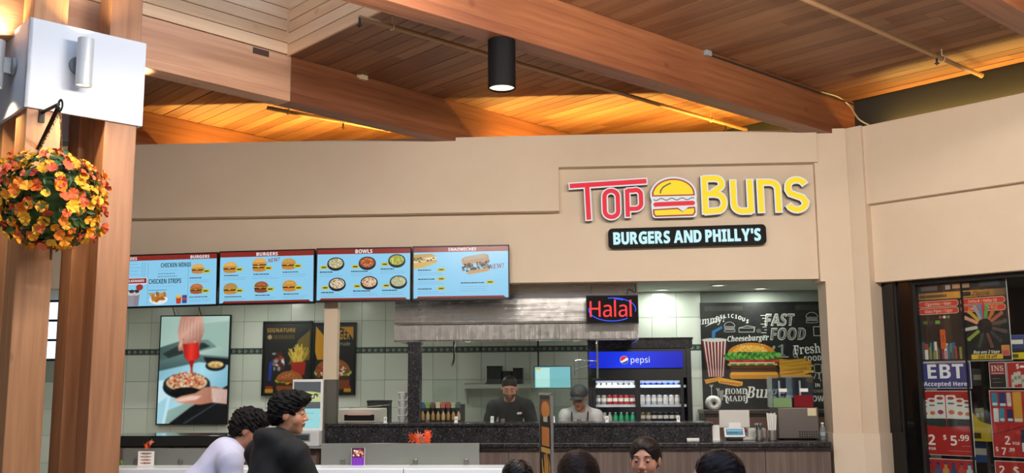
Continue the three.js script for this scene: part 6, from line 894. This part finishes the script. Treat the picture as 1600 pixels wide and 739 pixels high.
// standing poster seen almost edge-on
{
  const d = -1.6, r = rect(844, 614, 863, 739, d), t = shopThing('poster_stand', r.u, 0, d, 'slim floor poster stand of fries turned nearly edge-on before the counter', 'poster', undefined, -1.32), w = 0.42, y1 = r.y1, h = 1.0;
  const art = cv(300, 720, (g, W, H) => { g.fillStyle = '#1e1a17'; g.fillRect(0, 0, W, H); g.fillStyle = '#7a4a24'; g.fillRect(0, 20, W, 90); ell(g, 150, 80, 120, 50, '#d98a3c'); g.fillStyle = '#cfc9bc'; g.fillRect(90, 120, 120, 30); rr(g, 40, 180, 220, 110, 10, '#d98a4a'); g.fillStyle = '#e0b066'; g.fillRect(20, 300, 260, 30); for (let i = 0; i < 34; i++) { g.save(); g.translate(150 + rnd(-80, 80), 620); g.rotate(rnd(-0.3, 0.3)); g.fillStyle = ['#e0a03a', '#c9822c', '#f0bc5a'][i % 3]; g.fillRect(-9, -rnd(140, 300), 18, 300); g.restore(); } for (let i = 0; i < 40; i++) ell(g, rnd(20, 280), 590 + rnd(-10, 90), 22, 12, ['#b5702c', '#e0b870', '#8a4a20'][i % 3], rnd(3)); });
  part('board', bx(w - 0.02, h, 0.01, 0, y1 - h / 2, 0), M.black, t); part('print', face(w - 0.05, h - 0.05, 0, y1 - h / 2, 0.006), printed(art, 0.35), t);
  part('frame', [bx(w, 0.02, 0.024, 0, y1 - 0.01, 0, 0.003), bx(w, 0.02, 0.024, 0, y1 - h + 0.01, 0, 0.003), bx(0.02, h, 0.024, -w / 2 + 0.01, y1 - h / 2, 0, 0.003), bx(0.02, h, 0.024, w / 2 - 0.01, y1 - h / 2, 0, 0.003)], M.chrome, t);
  part('pole', rod([0, 0.02, -0.02], [0, y1 - h + 0.02, -0.02], 0.016, 12), M.chrome, t); part('foot', lathe([[0, 0], [0.19, 0], [0.19, 0.008], [0.05, 0.022], [0, 0.022]], 32), M.chrome, t);
}

// ------------------------------------------------------------------ people: fields of tapered limbs meshed as one surface
const smin = (a, b, k) => { const h = Math.max(k - Math.abs(a - b), 0) / k; return Math.min(a, b) - h * h * k * 0.25; };
function sdCone(p, a, b, r1, r2) {           // tapered capsule
  const bx_ = b[0] - a[0], by_ = b[1] - a[1], bz_ = b[2] - a[2], px = p[0] - a[0], py = p[1] - a[1], pz = p[2] - a[2], t = Math.min(1, Math.max(0, (px * bx_ + py * by_ + pz * bz_) / (bx_ * bx_ + by_ * by_ + bz_ * bz_ || 1e-9)));
  return Math.hypot(px - bx_ * t, py - by_ * t, pz - bz_ * t) - (r1 + (r2 - r1) * t);
}
function sdEll(p, c, r) { const x = (p[0] - c[0]) / r[0], y = (p[1] - c[1]) / r[1], z = (p[2] - c[2]) / r[2], k0 = Math.hypot(x, y, z), k1 = Math.hypot(x / r[0], y / r[1], z / r[2]); return k1 < 1e-9 ? -Math.min(...r) : k0 * (k0 - 1) / k1; }
function surface(f, lo, hi, cell) {          // surface nets
  const n = [0, 1, 2].map((i) => Math.ceil((hi[i] - lo[i]) / cell) + 2), [nx, ny, nz] = n, F = new Float32Array(nx * ny * nz), id = (x, y, z) => x + nx * (y + ny * z), p = [0, 0, 0];
  for (let z = 0; z < nz; z++) for (let y = 0; y < ny; y++) for (let x = 0; x < nx; x++) { p[0] = lo[0] + x * cell; p[1] = lo[1] + y * cell; p[2] = lo[2] + z * cell; F[id(x, y, z)] = f(p); }
  const vid = new Int32Array(nx * ny * nz).fill(-1), P = [], I = [];
  for (let z = 0; z < nz - 1; z++) for (let y = 0; y < ny - 1; y++) for (let x = 0; x < nx - 1; x++) {
    let s = 0, c = 0, sx = 0, sy = 0, sz = 0; const v = [];
    for (let k = 0; k < 8; k++) { const q = F[id(x + (k & 1), y + ((k >> 1) & 1), z + (k >> 2))]; v.push(q); if (q < 0) s++; }
    if (s === 0 || s === 8) continue;
    for (const [a, b] of EDGES) if ((v[a] < 0) !== (v[b] < 0)) { const t = v[a] / (v[a] - v[b]); sx += (a & 1) + t * ((b & 1) - (a & 1)); sy += ((a >> 1) & 1) + t * (((b >> 1) & 1) - ((a >> 1) & 1)); sz += (a >> 2) + t * ((b >> 2) - (a >> 2)); c++; }
    vid[id(x, y, z)] = P.length / 3; P.push(lo[0] + (x + sx / c) * cell, lo[1] + (y + sy / c) * cell, lo[2] + (z + sz / c) * cell);
  }
  const quad = (a, b, c, d, flip) => { if (a < 0 || b < 0 || c < 0 || d < 0) return; if (flip) I.push(a, c, b, a, d, c); else I.push(a, b, c, a, c, d); };
  for (let z = 1; z < nz - 1; z++) for (let y = 1; y < ny - 1; y++) for (let x = 1; x < nx - 1; x++) {
    const a = F[id(x, y, z)] < 0;
    if (a !== (F[id(x + 1, y, z)] < 0)) quad(vid[id(x, y - 1, z - 1)], vid[id(x, y, z - 1)], vid[id(x, y, z)], vid[id(x, y - 1, z)], !a);
    if (a !== (F[id(x, y + 1, z)] < 0)) quad(vid[id(x - 1, y, z - 1)], vid[id(x - 1, y, z)], vid[id(x, y, z)], vid[id(x, y, z - 1)], !a);
    if (a !== (F[id(x, y, z + 1)] < 0)) quad(vid[id(x - 1, y - 1, z)], vid[id(x, y - 1, z)], vid[id(x, y, z)], vid[id(x - 1, y, z)], !a);
  }
  const g = new THREE.BufferGeometry(); g.setAttribute('position', new THREE.BufferAttribute(new Float32Array(P), 3)); g.setIndex(I); g.computeVertexNormals(); g.setAttribute('uv', new THREE.BufferAttribute(new Float32Array(P.length / 3 * 2), 2));
  return g;
}
const EDGES = [[0, 1], [2, 3], [4, 5], [6, 7], [0, 2], [1, 3], [4, 6], [5, 7], [0, 4], [1, 5], [2, 6], [3, 7]];
const union = (prims, k) => (p) => { let d = 1e9; for (const q of prims) { const v = q.c ? sdEll(p, q.c, q.r) : sdCone(p, q.a, q.b, q.r1, q.r2); d = d > 1e8 ? v : smin(d, v, q.k ?? k); } return d; };
function bounds(prims, m) { const lo = [1e9, 1e9, 1e9], hi = [-1e9, -1e9, -1e9]; for (const q of prims) for (const [c, r] of q.c ? [[q.c, q.r]] : [[q.a, [q.r1, q.r1, q.r1]], [q.b, [q.r2, q.r2, q.r2]]]) for (let i = 0; i < 3; i++) { lo[i] = Math.min(lo[i], c[i] - r[i] - m); hi[i] = Math.max(hi[i], c[i] + r[i] + m); } return [lo, hi]; }
// head in its own axes: y up, z forwards, origin between the ears
const HEAD = [
  { c: [0, 0.032, -0.014], r: [0.075, 0.088, 0.095] }, { c: [0, -0.02, 0.026], r: [0.061, 0.084, 0.066], k: 0.03 }, { a: [0, -0.066, 0.026], b: [0, -0.095, 0.06], r1: 0.045, r2: 0.024, k: 0.03 },
  { c: [0.036, -0.03, 0.05], r: [0.028, 0.03, 0.028], k: 0.02 }, { c: [-0.036, -0.03, 0.05], r: [0.028, 0.03, 0.028], k: 0.02 }, { a: [-0.034, 0.03, 0.075], b: [0.034, 0.03, 0.075], r1: 0.011, r2: 0.011, k: 0.018 },
  { a: [0, 0.018, 0.088], b: [0, -0.024, 0.106], r1: 0.007, r2: 0.0125, k: 0.012 }, { c: [0.011, -0.03, 0.096], r: [0.009, 0.008, 0.01], k: 0.008 }, { c: [-0.011, -0.03, 0.096], r: [0.009, 0.008, 0.01], k: 0.008 },
  { c: [0, -0.054, 0.09], r: [0.024, 0.007, 0.011], k: 0.008 }, { c: [0, -0.066, 0.087], r: [0.021, 0.008, 0.011], k: 0.006 },
  { c: [0.077, -0.004, -0.012], r: [0.011, 0.032, 0.02], k: 0.01 }, { c: [-0.077, -0.004, -0.012], r: [0.011, 0.032, 0.02], k: 0.01 }, { a: [0, -0.055, -0.02], b: [0, -0.15, -0.035], r1: 0.05, r2: 0.054, k: 0.03 },
];
const headField = (p) => { let d = union(HEAD, 0.03)(p); for (const s of [-1, 1]) { const e = Math.hypot(p[0] - s * 0.032, (p[1] - 0.01) * 1.25, p[2] - 0.1) - 0.018; d = -smin(-d, e, 0.012); } return d; };
const headGeo = surface(headField, [-0.1, -0.17, -0.13], [0.1, 0.14, 0.13], 0.0045);
function paint(g, f) { const p = g.attributes.position, c = new Float32Array(p.count * 3); for (let i = 0; i < p.count; i++) { const k = f(p.getX(i), p.getY(i), p.getZ(i)); c[i * 3] = k[0]; c[i * 3 + 1] = k[1]; c[i * 3 + 2] = k[2]; } g.setAttribute('color', new THREE.BufferAttribute(c, 3)); return g; }
const lin = (h) => new THREE.Color(h).toArray();
// one hand: palm along -y from the wrist, fingers curling towards +z
function handPrims(o, dir, side, curl = 0.5) {
  const q = new THREE.Quaternion().setFromUnitVectors(V(0, -1, 0), V(...dir).normalize()), at = (x, y, z) => { const v = V(x * side, y, z).applyQuaternion(q); return [o[0] + v.x, o[1] + v.y, o[2] + v.z]; }, out = [];
  out.push({ a: at(0.012, -0.02, 0), b: at(0.016, -0.075, 0.004), r1: 0.021, r2: 0.019, k: 0.02 }, { a: at(-0.012, -0.02, 0), b: at(-0.018, -0.075, 0.004), r1: 0.021, r2: 0.019, k: 0.02 });
  [[0.029, 0.038, 0.03], [0.01, 0.045, 0.036], [-0.009, 0.042, 0.034], [-0.027, 0.033, 0.026]].forEach(([x, l1, l2]) => { const z1 = Math.sin(curl) * l1, y1 = -0.085 - Math.cos(curl) * l1; out.push({ a: at(x, -0.082, 0.004), b: at(x * 1.05, y1, 0.004 + z1), r1: 0.0092, r2: 0.0085, k: 0.004 }, { a: at(x * 1.05, y1, 0.004 + z1), b: at(x * 1.02, y1 - Math.cos(curl * 2.1) * l2, 0.004 + z1 + Math.sin(curl * 2.1) * l2), r1: 0.0085, r2: 0.007, k: 0.003 }); });
  out.push({ a: at(0.024, -0.03, 0.006), b: at(0.05, -0.062, 0.022), r1: 0.013, r2: 0.0105, k: 0.01 }, { a: at(0.05, -0.062, 0.022), b: at(0.055, -0.092, 0.034), r1: 0.0105, r2: 0.008, k: 0.004 });
  return out;
}
// J: joints in metres, person facing +z, feet at y = 0
function person({ pos, turn, J, skin, hairC, label, top, trousers, hair, extras, headTurn = [0, 0, 0], noise = 0, beard, group }) {
  const t = thing('person', pos, turn, label, 'person', group), sk = lin(skin), hq = new THREE.Quaternion().setFromEuler(new THREE.Euler(...headTurn, 'YXZ')), hp = V(...J.head);
  const hm = new THREE.Matrix4().compose(hp, hq, V(1, 1, 1)), lip = lin('#9c4f47');
  const H = paint(headGeo.clone(), (x, y, z) => { const l = Math.hypot(x / 0.024, (y + 0.059) / 0.013) < 1 && z > 0.085; if (l) return lip; if (beard && y < -0.03 && z > -0.01 && !(Math.abs(x) < 0.03 && y > -0.05 && z > 0.09)) { const n = 0.5 + 0.5 * hash2(Math.round(x * 900), Math.round(y * 900), 5); return mixc(sk, lin(hairC), 0.55 * n + 0.15); } if (z > 0.06 && Math.abs(y + 0.025) < 0.03 && Math.abs(x) > 0.02) return mixc(sk, lin('#b5604c'), 0.18); return sk; });
  H.applyMatrix4(hm);
  const neckB = J.chestTop, hb = V(0, -0.13, -0.032).applyMatrix4(hm).toArray();
  const arm = (s) => J['arm' + s], limbs = [{ a: hb, b: neckB, r1: 0.052, r2: 0.06, k: 0.03 }, { a: neckB, b: J.belly, r1: 0.1, r2: 0.11, k: 0.06 }, { a: J.belly, b: J.hip, r1: 0.11, r2: 0.12, k: 0.06 }];
  const hands = [];
  for (const s of ['L', 'R']) { const [sh, el, wr] = arm(s); limbs.push({ a: neckB, b: sh, r1: 0.06, r2: 0.055, k: 0.05 }, { a: sh, b: el, r1: 0.047, r2: 0.038, k: 0.03 }, { a: el, b: wr, r1: 0.037, r2: 0.026, k: 0.02 }); const dir = wr.map((v, i) => v - el[i]); hands.push(handPrims(wr, dir, s === 'L' ? 1 : -1, J.curl ?? 0.5)); }
  for (const s of ['L', 'R']) { const [hpj, kn, an, toe] = J['leg' + s]; limbs.push({ a: hpj, b: kn, r1: 0.085, r2: 0.058, k: 0.04 }, { a: kn, b: an, r1: 0.054, r2: 0.036, k: 0.03 }, { a: an, b: toe, r1: 0.036, r2: 0.026, k: 0.02 }); }
  const [lo, hi] = bounds(limbs, 0.03), B = paint(surface(union(limbs, 0.03), lo, hi, 0.016), () => sk), geos = [H, B];
  for (const h of hands) { const [l2, h2] = bounds(h, 0.015); geos.push(paint(surface(union(h, 0.006), l2, h2, 0.0048), () => sk)); }
  for (const g of geos) g.deleteAttribute('uv');
  const bodyMat = new THREE.MeshPhysicalMaterial({ vertexColors: true, roughness: 0.55, sheen: 0.2 }); const body = new THREE.Mesh(mergeGeometries(geos), bodyMat); body.name = 'body'; body.castShadow = body.receiveShadow = true; t.add(body);
  // eyes and brows
  for (const s of [-1, 1]) { const e = new THREE.SphereGeometry(0.0122, 14, 10), m = part('eye', [e.translate(s * 0.032, 0.009, 0.078)], std('#b5a49a', 0.4), t); m.geometry.applyMatrix4(hm); const ir = part('iris', new THREE.SphereGeometry(0.0078, 12, 8).translate(s * 0.032, 0.0065, 0.0846), std('#2a1710', 0.2), m); ir.geometry.applyMatrix4(hm); const lid = part('eyelid', new THREE.SphereGeometry(0.0138, 16, 8, 0, Math.PI * 2, 0, Math.PI * 0.44).rotateX(0.3).translate(s * 0.032, 0.009, 0.0775), std(skin, 0.55), m); lid.geometry.applyMatrix4(hm); const br = part('eyebrow', tube([[s * 0.016, 0.031, 0.0885], [s * 0.032, 0.0355, 0.087], [s * 0.049, 0.031, 0.076]], 0.0032, 10, 6), std(hairC, 0.8), t); br.geometry.applyMatrix4(hm); }
  // clothing from the same joints
  const cloth = (name, prims, color, k = 0.05, cell = 0.014, wrinkle = 0.004, label2, rough = 0.85) => { const [l2, h2] = bounds(prims, 0.03), f = union(prims, k); const m = part(name, surface((p) => f(p) + wrinkle * (Math.sin(p[1] * 38 + p[0] * 21) * Math.sin(p[0] * 33 - p[2] * 27 + p[1] * 9)), l2, h2, cell), std(color, rough), t, label2); return m; };
  const { color, sleeve = 1, thick = 0.016, hem = 0, neck = 0.3 } = top, shirt = [{ a: V(...neckB).lerp(V(...hb), neck - 0.3).toArray(), b: J.belly, r1: 0.1 + thick, r2: 0.115 + thick, k: 0.06 }, { a: J.belly, b: J.hip, r1: 0.115 + thick, r2: 0.125 + thick, k: 0.06 }];
  for (const s of ['L', 'R']) { const [sh, el, wr] = arm(s); shirt.push({ a: neckB, b: sh, r1: 0.066 + thick, r2: 0.056 + thick, k: 0.05 }); if (sleeve >= 1) shirt.push({ a: sh, b: el, r1: 0.05 + thick, r2: 0.042 + thick, k: 0.03 }, { a: el, b: V(...el).lerp(V(...wr), 0.92).toArray(), r1: 0.042 + thick, r2: 0.033 + thick * 0.8, k: 0.02 }); else shirt.push({ a: sh, b: V(...sh).lerp(V(...el), sleeve).toArray(), r1: 0.053 + thick, r2: 0.05 + thick, k: 0.03 }); }
  if (top.hood) { const hd = V(...neckB); for (const [x, y, z, r] of top.hood) shirt.push({ c: [hd.x + x, hd.y + y, hd.z + z], r, k: 0.03 }); }
  if (top.collar) shirt.push({ a: V(...neckB).add(V(0, 0.03, -0.005)).toArray(), b: V(...neckB).lerp(V(...hb), top.collar).toArray(), r1: 0.085, r2: 0.066, k: 0.02 });
  cloth(top.name ?? 'shirt', shirt, color);
  const legs = []; for (const s of ['L', 'R']) { const [hpj, kn, an] = J['leg' + s]; legs.push({ a: hpj, b: kn, r1: 0.1, r2: 0.072, k: 0.05 }, { a: kn, b: V(...kn).lerp(V(...an), 0.92).toArray(), r1: 0.07, r2: 0.055, k: 0.02 }); } legs.push({ a: J.hip, b: J.legL[0], r1: 0.122, r2: 0.1, k: 0.05 }, { a: J.hip, b: J.legR[0], r1: 0.122, r2: 0.1, k: 0.05 });
  cloth('trousers', legs, trousers ?? '#23262d', 0.05, 0.018);
  for (const s of ['L', 'R']) { const [, , an, toe] = J['leg' + s]; cloth('shoe', [{ a: [an[0], Math.max(0.04, an[1] - 0.04), an[2]], b: [toe[0], 0.035, toe[2]], r1: 0.044, r2: 0.034, k: 0.02 }], '#1c1c1e', 0.02, 0.012, 0); }
  // hair in head axes
  if (hair) { const { prims, cut, bump = 0.006, freq = 60, bump2 = 0 } = hair, [l2, h2] = bounds(prims, 0.03), f = union(prims, 0.02);
    const g = surface((p) => { let d = f(p) + bump * Math.sin(p[0] * freq + 3 * Math.sin(p[1] * freq * 0.6)) * Math.sin(p[1] * freq * 0.9 + p[2] * freq * 0.8 + 2 * Math.sin(p[0] * freq * 0.5)); if (bump2) d += bump2 * (0.5 * vnoise(p[0] * 70 + 40, p[1] * 70 + 60, 4096, 4096, 3) + 0.5 * vnoise(p[2] * 70 + 90, p[1] * 75 + 30, 4096, 4096, 4) - 0.5); if (cut) d = Math.max(d, ...cut.map((c) => -sdEll(p, c[0], c[1]))); return d; }, l2, h2, 0.0045); g.applyMatrix4(hm); part('hair', g, phys(hairC, hair.rough ?? 0.5, { specularIntensity: 0.35 }), t); }
  if (extras) extras({ t, hm, J, part, cloth });
  return t;
}
// joint sets
function standing({ h = 1, lean = 0, elbowL, elbowR, wristL, wristR, headY = 1.6, headZ = 0.06, curl, drop = 0.245 }) {
  const sy = headY - drop, sh = 0.175 * h, z = lean;
  return { head: [0, headY, headZ + z], chestTop: [0, sy, z * 0.9], belly: [0, sy - 0.3, z * 0.5 + 0.01], hip: [0, sy - 0.47, 0], armL: [[sh, sy - 0.02, z * 0.9], elbowL, wristL], armR: [[-sh, sy - 0.02, z * 0.9], elbowR, wristR], legL: [[0.09, sy - 0.52, 0], [0.1, 0.47, 0.02], [0.1, 0.08, -0.02], [0.11, 0.04, 0.12]], legR: [[-0.09, sy - 0.52, 0], [-0.1, 0.47, 0.02], [-0.1, 0.08, -0.02], [-0.11, 0.04, 0.12]], curl };
}
function seated({ seat = 0.46, headY = 1.12, headZ = 0.05, lean = 0.0, wristL, wristR, elbowL, elbowR, side = 0, drop = 0.235 }) {
  const sy = headY - drop, mid = (a, b, t) => a + (b - a) * t, hipY = seat + 0.12;
  return { head: [side, headY, headZ + lean], chestTop: [side * 0.8, sy, lean * 0.85 - 0.02], belly: [side * 0.4, mid(hipY, sy, 0.45), lean * 0.35 - 0.01], hip: [0, hipY + 0.02, 0], armL: [[side * 0.8 + 0.17, sy - 0.025, lean * 0.85 - 0.01], elbowL ?? [0.25, sy - 0.27, lean + 0.08], wristL ?? [0.14, sy - 0.3, lean + 0.3]], armR: [[side * 0.8 - 0.17, sy - 0.025, lean * 0.85 - 0.01], elbowR ?? [-0.25, sy - 0.27, lean + 0.08], wristR ?? [-0.14, sy - 0.3, lean + 0.3]], legL: [[0.09, hipY - 0.01, 0.02], [0.11, seat + 0.05, 0.42], [0.11, 0.08, 0.4], [0.12, 0.04, 0.54]], legR: [[-0.09, hipY - 0.01, 0.02], [-0.11, seat + 0.05, 0.42], [-0.11, 0.08, 0.4], [-0.12, 0.04, 0.54]] };
}
const stool = (pos, turn, seat, label) => { const t = thing('stool', pos, turn, label, 'stool'); part('seat', lathe([[0, seat - 0.04], [0.165, seat - 0.04], [0.18, seat - 0.025], [0.17, seat - 0.004], [0, seat]], 32), std('#3a2d26', 0.6), t); part('stem', rod([0, 0.02, 0], [0, seat - 0.04, 0], 0.025, 14), M.steelDark, t); part('base', lathe([[0, 0], [0.2, 0], [0.2, 0.01], [0.05, 0.03], [0, 0.03]], 32), M.steelDark, t); };
const headAt = (px, py, z) => atDepth(px, py, z);
// place a person so that the head joint lands on a pixel at a given distance
function atHead(px, py, z, J, turn) { const p = headAt(px, py, z), o = V(J.head[0], 0, J.head[2]).applyAxisAngle(V(0, 1, 0), turn); return V(p.x - o.x, 0, p.z - o.z); }
const headHeight = (px, py, z) => headAt(px, py, z).y;
const shortHair = (grow = 0.012, front = 0.055) => ({ prims: [{ c: [0, 0.045, -0.018], r: [0.076 + grow, 0.085 + grow, 0.094 + grow] }, { c: [0, 0.0, -0.06], r: [0.066 + grow, 0.075, 0.05 + grow * 0.6], k: 0.03 }, { c: [0, 0.095, 0.03], r: [0.06, 0.035, front], k: 0.03 }], cut: [[[0, -0.035, 0.085], [0.085, 0.095, 0.085]], [[0, -0.14, 0.0], [0.2, 0.08, 0.2]], [[0.085, -0.03, 0.02], [0.03, 0.05, 0.06]], [[-0.085, -0.03, 0.02], [0.03, 0.05, 0.06]]] });

{ // man in the black shirt at the grill
  const z = 10.45, hy = headHeight(796, 607, z), J = standing({ headY: hy, headZ: 0.13, lean: 0.1, drop: 0.165, elbowL: [0.27, hy - 0.5, 0.12], elbowR: [-0.27, hy - 0.5, 0.1], wristL: [0.24, hy - 0.68, 0.26], wristR: [-0.2, hy - 0.62, 0.33] });
  const sh = shortHair(0.004, 0.03); sh.prims[2].c = [0, 0.09, 0.015];
  person({ pos: atHead(796, 607, z, J, TF), turn: TF, J, skin: '#b07a5e', hairC: '#1c1614', label: 'man in a black t-shirt looking down at his work behind the counter', top: { color: '#0d0e0f', sleeve: 0.72, collar: 0.25 }, hair: { ...sh, bump: 0.001 }, headTurn: [0.38, 0.05, 0], beard: true,
    extras: ({ t }) => { const m = part('chest_logo', bx(0.05, 0.022, 0.004, 0, 0, 0, 0.002), std('#b9b4ae', 0.6), t); m.position.set(0.1, J.chestTop[1] - 0.09, J.chestTop[2] + 0.108); m.rotation.set(-0.25, 0.3, 0.2); } });
}
{ // cook in the cap and apron
  const z = 10.8, hy = headHeight(905, 622, z), J = standing({ h: 0.95, headY: hy, headZ: 0.13, lean: 0.12, drop: 0.17, elbowL: [0.25, hy - 0.5, 0.14], elbowR: [-0.25, hy - 0.5, 0.14], wristL: [0.12, hy - 0.62, 0.34], wristR: [-0.14, hy - 0.62, 0.34] });
  person({ pos: atHead(905, 622, z, J, TF - 0.1), turn: TF - 0.1, J, skin: '#b98468', hairC: '#1d1715', label: 'cook in a dark cap, pale shirt and dark apron behind the counter', top: { color: '#bfb9b8', sleeve: 1, collar: 0.3 }, hair: { prims: [{ c: [0, 0.02, -0.03], r: [0.083, 0.085, 0.088] }, { c: [0, -0.05, -0.07], r: [0.05, 0.05, 0.04], k: 0.03 }], cut: [[[0, -0.03, 0.08], [0.085, 0.1, 0.08]], [[0, -0.15, 0.0], [0.2, 0.08, 0.2]]], bump: 0.002 }, headTurn: [0.3, -0.1, 0],
    extras: ({ t, hm, cloth }) => {
      const cap = surface((p) => { const d = Math.abs(sdEll(p, [0, 0.05, -0.012], [0.092, 0.092, 0.108])) - 0.004; return Math.max(d, 0.035 - p[1] - p[2] * 0.05); }, [-0.12, 0, -0.14], [0.12, 0.16, 0.12], 0.0045); cap.applyMatrix4(hm); const c = part('cap', cap, std('#2b2a2c', 0.8), t);
      const brim = surface((p) => sdEll(p, [0, 0.042 - (p[0] * p[0]) * 3, 0.115], [0.08, 0.007, 0.072]), [-0.1, 0, 0.03], [0.1, 0.07, 0.2], 0.004); brim.applyMatrix4(hm); part('cap_brim', brim, std('#232224', 0.8), c); const bd = part('cap_badge', new THREE.SphereGeometry(0.014, 12, 8).scale(1, 1, 0.3).translate(0, 0.085, 0.094), std('#6a5a4a', 0.6), c); bd.geometry.applyMatrix4(hm);
      const q = J.chestTop, y = q[1]; const ap = cloth('apron', [{ a: [0, y - 0.17, q[2] + 0.075], b: [0, y - 0.5, q[2] + 0.06], r1: 0.075, r2: 0.12, k: 0.03 }], '#26272a', 0.03, 0.012, 0.002); for (const s of [-1, 1]) part('apron_strap', tube([[s * 0.075, y - 0.16, q[2] + 0.135], [s * 0.085, y - 0.06, q[2] + 0.125], [s * 0.085, y + 0.03, q[2] + 0.075], [s * 0.06, y + 0.09, q[2] - 0.02]], 0.009, 16, 6), std('#2c2d30', 0.8), ap);
    } });
}
{ // two boys at the divider
  const curly = { prims: [{ c: [0, 0.05, -0.02], r: [0.096, 0.1, 0.112] }, { c: [0, 0.0, -0.07], r: [0.078, 0.075, 0.06], k: 0.03 }, { c: [0, 0.098, 0.055], r: [0.082, 0.048, 0.062], k: 0.03 }, { c: [0.04, 0.1, 0.085], r: [0.04, 0.032, 0.035], k: 0.02 }], cut: [[[0, -0.045, 0.085], [0.09, 0.1, 0.085]], [[0, -0.145, 0.0], [0.2, 0.085, 0.2]], [[0.095, -0.03, 0.02], [0.035, 0.045, 0.055]], [[-0.095, -0.03, 0.02], [0.035, 0.045, 0.055]]], bump: 0.006, freq: 130, bump2: 0.018, rough: 0.75 };
  const z1 = 6.2, hy1 = headHeight(452, 648, z1), t1 = 2.45, J1 = seated({ seat: 0.56, headY: hy1, lean: 0.1, headZ: 0.06, drop: 0.205 });
  const p1 = atHead(452, 648, z1, J1, t1); stool(V(p1.x, 0, p1.z), t1, 0.56, 'round dark stool under the boy in the black hoodie');
  person({ pos: p1, turn: t1, J: J1, skin: '#bb8567', hairC: '#100d0e', label: 'boy in a black hoodie with thick dark hair seen in profile', top: { name: 'hoodie', color: '#07080d', sleeve: 1, thick: 0.032, collar: 0.45, hood: [[0, 0.075, -0.075, [0.1, 0.06, 0.06]], [0.07, 0.06, -0.02, [0.042, 0.045, 0.065]], [-0.07, 0.06, -0.02, [0.042, 0.045, 0.065]], [0, 0.055, 0.06, [0.07, 0.035, 0.035]]] }, hair: curly, headTurn: [0.02, -0.8, 0] });
  const z2 = 6.72, hy2 = headHeight(388, 672, z2), t2 = 1.95, J2 = seated({ seat: 0.52, headY: hy2, lean: 0.34, headZ: 0.07, drop: 0.17, wristL: [0.12, 0.75, 0.5], elbowL: [0.26, 0.8, 0.3], wristR: [-0.12, 0.75, 0.5], elbowR: [-0.26, 0.8, 0.3] });
  const p2 = atHead(388, 672, z2, J2, t2); stool(V(p2.x, 0, p2.z), t2, 0.52, 'round dark stool under the boy in the pale shirt');
  person({ pos: p2, turn: t2, J: J2, skin: '#a9745a', hairC: '#151112', label: 'boy in a pale lilac shirt hunched forward with curly black hair', top: { color: '#b9b9d2', sleeve: 1, thick: 0.026, collar: 0.4 }, hair: { ...curly, bump: 0.009 }, headTurn: [0.35, -0.2, 0] });
}
{ // four people seated nearer, only their heads in view
  const pulled = { prims: [{ c: [0, 0.04, -0.018], r: [0.088, 0.092, 0.106] }, { c: [0, 0.0, -0.06], r: [0.08, 0.075, 0.056], k: 0.03 }, { c: [0, -0.02, -0.125], r: [0.032, 0.045, 0.035], k: 0.03 }, { a: [0, -0.03, -0.135], b: [0, -0.16, -0.13], r1: 0.026, r2: 0.014, k: 0.02 }], cut: [[[0, -0.05, 0.1], [0.066, 0.128, 0.085]], [[0.006, 0.03, 0.105], [0.05, 0.062, 0.04]], [[0, -0.1, 0.07], [0.1, 0.06, 0.07]]], bump: 0.0015, freq: 140, rough: 0.5 };
  const long = { prims: [{ c: [0, 0.04, -0.022], r: [0.088, 0.094, 0.106] }, { c: [0, -0.05, -0.05], r: [0.086, 0.13, 0.075], k: 0.03 }, { a: [0.06, -0.05, -0.03], b: [0.07, -0.2, -0.03], r1: 0.04, r2: 0.035, k: 0.03 }, { a: [-0.06, -0.05, -0.03], b: [-0.07, -0.2, -0.03], r1: 0.04, r2: 0.035, k: 0.03 }, { a: [0, -0.06, -0.08], b: [0, -0.24, -0.1], r1: 0.07, r2: 0.06, k: 0.03 }], cut: [[[0, -0.05, 0.1], [0.068, 0.12, 0.09]]], bump: 0.002, freq: 120, rough: 0.35 };
  const sit = (px, py, z, turn, o, stoolLabel) => { const hy = headHeight(px, py, z), J = seated({ seat: 0.44, headY: hy, lean: o.lean ?? 0.05, elbowL: [0.2, hy - 0.5, 0.14], elbowR: [-0.2, hy - 0.5, 0.14] }), p = atHead(px, py, z, J, turn); stool(V(p.x, 0, p.z), turn, 0.44, stoolLabel); person({ pos: p, turn, J, ...o }); };
  sit(1008, 719, 5.75, -0.42, { skin: '#c99076', hairC: '#1f1613', label: 'woman with dark pulled-back hair facing the court, in black', top: { color: '#141416', sleeve: 1, thick: 0.02, collar: 0.2 }, hair: pulled, headTurn: [0.08, 0.08, 0] }, 'round dark stool under the woman facing the court');
  sit(903, 752, 4.5, 3.05, { skin: '#b98268', hairC: '#2a1c17', label: 'person with brown-black swept-back hair seated beside the poster stand', top: { color: '#33343c', sleeve: 1, thick: 0.02 }, hair: { ...pulled, prims: [...pulled.prims.map((q) => q.c ? { ...q, r: q.r.map((v) => v * 1.06) } : q)] }, headTurn: [0.1, 0.2, 0] }, 'round dark stool under the person with swept-back hair');
  sit(809, 756, 5.5, 3.1, { skin: '#b98268', hairC: '#0d0c0d', label: 'person with smooth black hair seen from behind, before the planter divider', top: { color: '#2b2d33', sleeve: 1, thick: 0.02 }, hair: { ...long }, headTurn: [0.05, 0, 0] }, 'round dark stool under the person with smooth black hair');
  sit(1118, 752, 4.3, -2.75, { skin: '#c08a70', hairC: '#1d1518', label: 'woman with long dark hair turned towards the woman in black', top: { color: '#3a3a42', sleeve: 1, thick: 0.02 }, hair: long, headTurn: [0.05, 0.8, 0] }, 'round dark stool under the woman with long dark hair');
}
renderer.render(scene, camera);
